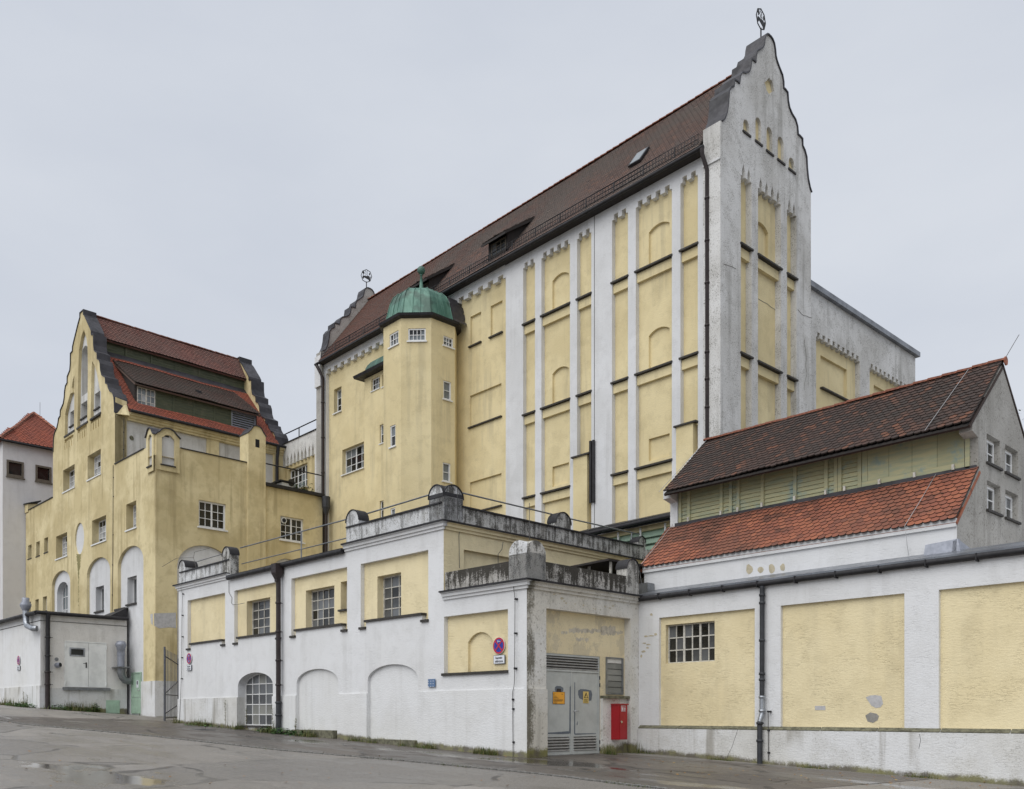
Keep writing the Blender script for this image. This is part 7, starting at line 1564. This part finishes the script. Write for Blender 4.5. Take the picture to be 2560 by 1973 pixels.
# ---------------------------------------------------------------- covers in the ground
def cover(label, px, py, w_, h_, mat, name, rz=0):
    p = ground_hit(px, py); t = Thing(name, label, 'cover', FT, p); t.o.rotation_euler = (0, math.atan(.0375), rz)
    g = Thing.__new__(Thing); g.o, g.fr, g.base = t.o, FT, Vector((0, 0, 0)); m = MB(); m.box(-w_, -h_, -.05, w_, h_, .012); m.build('frame', 'granite', g); m = MB(); m.box(-w_ * .88, -h_ * .88, -.04, w_ * .88, h_ * .88, .018); m.build('lid', mat, g)
    m = MB(); m.box(-w_ * .2, -h_ * .2, .018, w_ * .2, h_ * .2, .022); m.build('plate', 'dark_metal', g)
cover('square paved inspection cover in the pavement before the grey door', 1462, 1925, .45, .45, 'asphalt_path', 'inspection_cover')
cover('dark iron drain cover in the pavement by the arched window', 508, 1825, .55, .3, 'dark_metal', 'drain_cover')
# ---------------------------------------------------------------- fallen leaves, weeds, grass
def leafmat(name, cols, rough=.7):
    t = NT(name); at = t.n('ShaderNodeAttribute', attribute_name='rnd').outputs['Fac']; r = t.n('ShaderNodeValToRGB'); el = r.color_ramp.elements
    while len(el) < len(cols): el.new(.5)
    for i, c in enumerate(cols): el[i].position = i / (len(cols) - 1); el[i].color = (*c, 1)
    t.l(at, r.inputs[0]); t.col(r.outputs[0]); t.rough(rough); t.b.inputs['Specular IOR Level'].default_value = .3
leafmat('leaf_litter', [(.24, .10, .03), (.34, .19, .05), (.18, .08, .03), (.40, .28, .09)]); leafmat('grass_mat', [(.055, .085, .02), (.08, .11, .03), (.13, .13, .045), (.20, .165, .07)]); leafmat('weed_mat', [(.035, .085, .02), (.05, .12, .03), (.075, .15, .04), (.06, .10, .03)]); leafmat('dry_stalk', [(.16, .13, .065), (.22, .18, .09), (.12, .11, .05)])
Wd = Thing('ground', None, None, FT, (0, 0, 0), kind='stuff'); bpy.data.objects.remove(Wd.o)
class Z0: pass
def stuff(name, mb, mat, label=None):
    me = bpy.data.meshes.new(name); me.from_pydata(mb.v, [], mb.f); me.materials.append(M[mat]); at = me.attributes.new('rnd', 'FLOAT', 'FACE'); at.data.foreach_set('value', mb.rn)
    o = bpy.data.objects.new(name, me); COL.objects.link(o); o['kind'] = 'stuff'
    if label: o['label'] = label
    return o
rr = random.Random(5)
m = MB()
for k in range(420):
    px, py = rr.uniform(0, 2560), rr.uniform(1800, 1973)
    if k > 260: px = rr.uniform(1560, 2560); py = 1895 + (px - 1600) * .06 + rr.uniform(0, 40)
    p = Vector(ground_hit(px, py))
    if not (-58 < p.x < 6): continue
    s_ = rr.uniform(.018, .045); a = rr.uniform(0, 6.28); u = Vector((math.cos(a), math.sin(a), 0)) * s_; v_ = Vector((-math.sin(a), math.cos(a), 0)) * s_ * .6; p.z += .02; h = Vector((0, 0, s_ * rr.uniform(0, .5)))
    m.add([p - u, p + v_ - h * .2, p + u + h, p - v_ + h * .4], [(0, 1, 2, 3)], 0, False, rr.random())
stuff('fallen_leaves', m, 'leaf_litter', 'small brown leaves scattered over the wet asphalt')
def blade(mb, p, h, lean, w_, rnd):
    a = rr.uniform(0, 6.28); d = Vector((math.cos(a), math.sin(a), 0)); sd = Vector((-d.y, d.x, 0)) * w_
    mb.add([p - sd, p + sd, p + sd * .6 + d * lean * .4 + Vector((0, 0, h * .6)), p - sd * .6 + d * lean * .4 + Vector((0, 0, h * .6)), p + d * lean + Vector((0, 0, h))], [(0, 1, 2, 3), (3, 2, 4)], 0, False, rnd)
def wl(fr, x, y): p = fr.world((x, y, 0)); return Vector((p.x, p.y, ground_z(p.x, p.y)))
m = MB()
def strip(fr, x0, x1, y, n, h, dens, spread=.22, axis='x', patch=.45):
    for k in range(n):
        x = rr.uniform(x0, x1)
        if math.sin(x * 2.3 + y) * .5 + math.sin(x * 5.1) * .3 + rr.uniform(-.3, .3) < patch - .12: continue
        yy = y - abs(rr.gauss(0, spread)); p = wl(fr, x, yy) if axis == 'x' else wl(fr, yy + 2 * (y - yy), x)
        blade(m, p, h * (rr.uniform(.3, .9) if rr.random() < .85 else rr.uniform(1.1, 1.9)), h * rr.uniform(.1, .7), .006 + h * .018, rr.random())
strip(FF, -35.9, -31.0, YF - .05, 2600, .20, 1, .22); strip(FF, -30.6, -24.5, YF - .08, 3000, .19, 1, .18); strip(FF, -24.5, -19.6, YF - .1, 1500, .14, 1, .12, patch=.5); strip(FF, -19.6, XC, YF - .05, 2200, .14, 1, .10, patch=.35); strip(FF, -53, -47, YW - .05, 2600, .26, 1, .3); strip(FF, 13.9, 16.8, XW + .05, 2200, .3, 1, .25, axis='y', patch=.2); strip(FT, X0, -5, YR - .12, 2200, .07, 1, .06, patch=.5); strip(FF, 18.9, 20.4, XC + .02, 900, .2, 1, .2, axis='y', patch=.2); strip(FF, -45, -43.2, YL - .05, 300, .12, 1, .1)
for i in range(0, len(GL) - 1):                         # moss and grass along the gutter stones
    a, b = Vector(GL[i]), Vector(GL[i + 1])
    for k in range(260):
        t_ = rr.random(); p = a + (b - a) * t_
        if math.sin(p.x * 1.1) + math.sin(p.x * 2.9 + 1) < .75: continue
        p += Vector((rr.gauss(0, .05), rr.gauss(0, .07), 0)); p.z = ground_z(p.x, p.y); blade(m, p, rr.uniform(.02, .06), .03, .006, rr.random() * .6)
stuff('grass', m, 'grass_mat', 'grass and moss growing along the wall feet and gutter stones')
m = MB()
def leafy(fr, x, y, r, n, h):
    for k in range(n):
        a, q = rr.uniform(0, 6.28), r * math.sqrt(rr.random()); c = wl(fr, x + math.cos(a) * q, y + math.sin(a) * q * .6); c.z += rr.uniform(.03, h) * (1 - .6 * q / r)
        s_ = rr.uniform(.03, .075); a2 = rr.uniform(0, 6.28); d = Vector((math.cos(a2), math.sin(a2), rr.uniform(-.3, .5))) * s_; sd = Vector((-math.sin(a2), math.cos(a2), rr.uniform(-.3, .3))) * s_ * .55
        m.add([c - d, c - d * .2 + sd, c + d * .6 + sd * .6, c + d, c + d * .6 - sd * .6, c - d * .2 - sd], [(0, 1, 2, 3, 4, 5)], 0, False, rr.random())
for (fr, x, y, r, n, h) in ((FF, -49.3, YW - .35, .9, 260, .3), (FF, -47.8, YW - .4, .8, 240, .34), (FF, XW + .45, 14.6, .8, 260, .36), (FF, XW + .4, 15.8, .6, 160, .3), (FF, XW + .35, 16.25, .4, 200, .6), (FF, dpx + .5, YF - .3, .55, 220, .3), (FF, dpx + 1.4, YF - .25, .6, 160, .22), (FF, dpx - .7, YF - .25, .4, 90, .3), (FF, -33, YF - .2, 1.2, 130, .16)): leafy(fr, x, y, r, n, h)
stuff('broadleaf_weeds', m, 'weed_mat', 'broad-leaved green weeds at the foot of the walls')
def stalk(fr, x, y, h, label):
    p = wl(fr, x, y); t = Thing('tall_weed', label, 'plant', FT, tuple(p), 'tall weeds at the wall foot'); mm = MB(); top = p + Vector((rr.uniform(-.06, .06), rr.uniform(-.04, .04), h)); mm.tube([p, (p + top) / 2 + Vector((.02, 0, 0)), top], [.010, .007, .003], 5)
    o = mm.build('stem', 'dry_stalk', t); mm = MB()
    for k in range(70):
        q = p + (top - p) * rr.uniform(.25, 1); a = rr.uniform(0, 6.28); d = Vector((math.cos(a), math.sin(a), .5)) * rr.uniform(.03, .09); sd = Vector((-math.sin(a), math.cos(a), 0)) * .012; mm.add([q, q + d * .5 + sd, q + d, q + d * .5 - sd], [(0, 1, 2, 3)], 0, False, rr.random())
    mm.build('leaves', 'grass_mat', t, kind='stuff')
def fx2(z, x): return FA.q(z, x, 900)[0]
stalk(FF, fx2('Y2', 470), YF - .12, 1.05, 'tall dry weed before the stained plinth left of the arched window'); stalk(FF, fx2('Y2', 630), YF - .1, .8, 'thin weed in front of the arched ground window'); stalk(FF, fx2('Y2', 845), YF - .12, 1.0, 'tall weed between arched window and brown downpipe'); stalk(FF, fx2('Y2', 1020), YF - .15, .55, 'short weed right of the brown downpipe foot'); stalk(FF, -49.0, YW - .15, .75, 'dry weed stalks below the annex front wall'); stalk(FF, -48.3, YW - .2, .6, 'second dry weed left of the annex corner downpipe')
PLn = Thing('roof_plant', 'green plants sprouting from the wing gutter beside the storehouse', 'plant', FF, (XL - .2, 26.6, 14.2)); mm = MB()
for k in range(420):
    c = Vector((XL - .15 + rr.uniform(-.5, .1), 26.3 + rr.gauss(0, .4), 14.2 + abs(rr.gauss(0, .22)))); s_ = rr.uniform(.03, .08); a = rr.uniform(0, 6.28); d = Vector((math.cos(a), math.sin(a), rr.uniform(-.3, .8))) * s_; sd = Vector((-math.sin(a), math.cos(a), .2)) * s_ * .5; mm.add([c - d, c + sd, c + d, c - sd], [(0, 1, 2, 3)], 0, False, rr.random())
mm.build('foliage', 'weed_mat', PLn, kind='stuff')
# ---------------------------------------------------------------- bare tree behind the tiled house
simple('bark', (.055, .047, .038), .9, 0, .3, 5, .4)
tp = at_depth(FT, 2588, 1700, 33.0); TR = Thing('bare_tree', 'leafless tree with a few green leaves behind the tiled house gable', 'tree', FT, (tp.x, tp.y, ground_z(tp.x, tp.y)))
tr, tl_ = MB(), MB(); r3 = random.Random(3)
def grow_(p, d, L_, r, dep):
    n = 4; pts, rs = [p], [r]
    for i in range(n):
        d = (d + Vector((r3.gauss(0, .09), r3.gauss(0, .09), r3.gauss(.03, .06)))).normalized(); p = p + d * (L_ / n); pts.append(p); rs.append(r * (1 - .55 * (i + 1) / n))
    tr.tube(pts, rs, 6 if dep < 3 else 4, caps=False)
    if dep >= 5:
        if p.z < 13 and r3.random() < .9:
            for k in range(5): c = p + Vector((r3.gauss(0, .15), r3.gauss(0, .15), r3.gauss(0, .15))); s_ = r3.uniform(.04, .08); a = r3.uniform(0, 6.28); dd_ = Vector((math.cos(a), math.sin(a), r3.uniform(-.5, .5))) * s_; sd = Vector((-math.sin(a), math.cos(a), .3)) * s_ * .5; tl_.add([c - dd_, c + sd, c + dd_, c - sd], [(0, 1, 2, 3)], 0, False, r3.random())
        return
    for k in range(4 if dep < 2 else 3):
        i = r3.randint(2, 4) if k else 4; ax = Vector((r3.gauss(0, 1), r3.gauss(0, 1), r3.gauss(0, .5))).normalized(); nd = (d + ax * r3.uniform(.4, .65) + Vector((0, 0, .22))).normalized(); grow_(pts[i], nd, L_ * r3.uniform(.5, .66), rs[i] * .78, dep + 1)
b0 = Vector((tp.x, tp.y, ground_z(tp.x, tp.y))); grow_(b0, Vector((.04, .06, 1)), 7.3, .17, 0)
tr.build('trunk', 'bark', TR); tl_.build('crown', 'weed_mat', TR, kind='stuff')
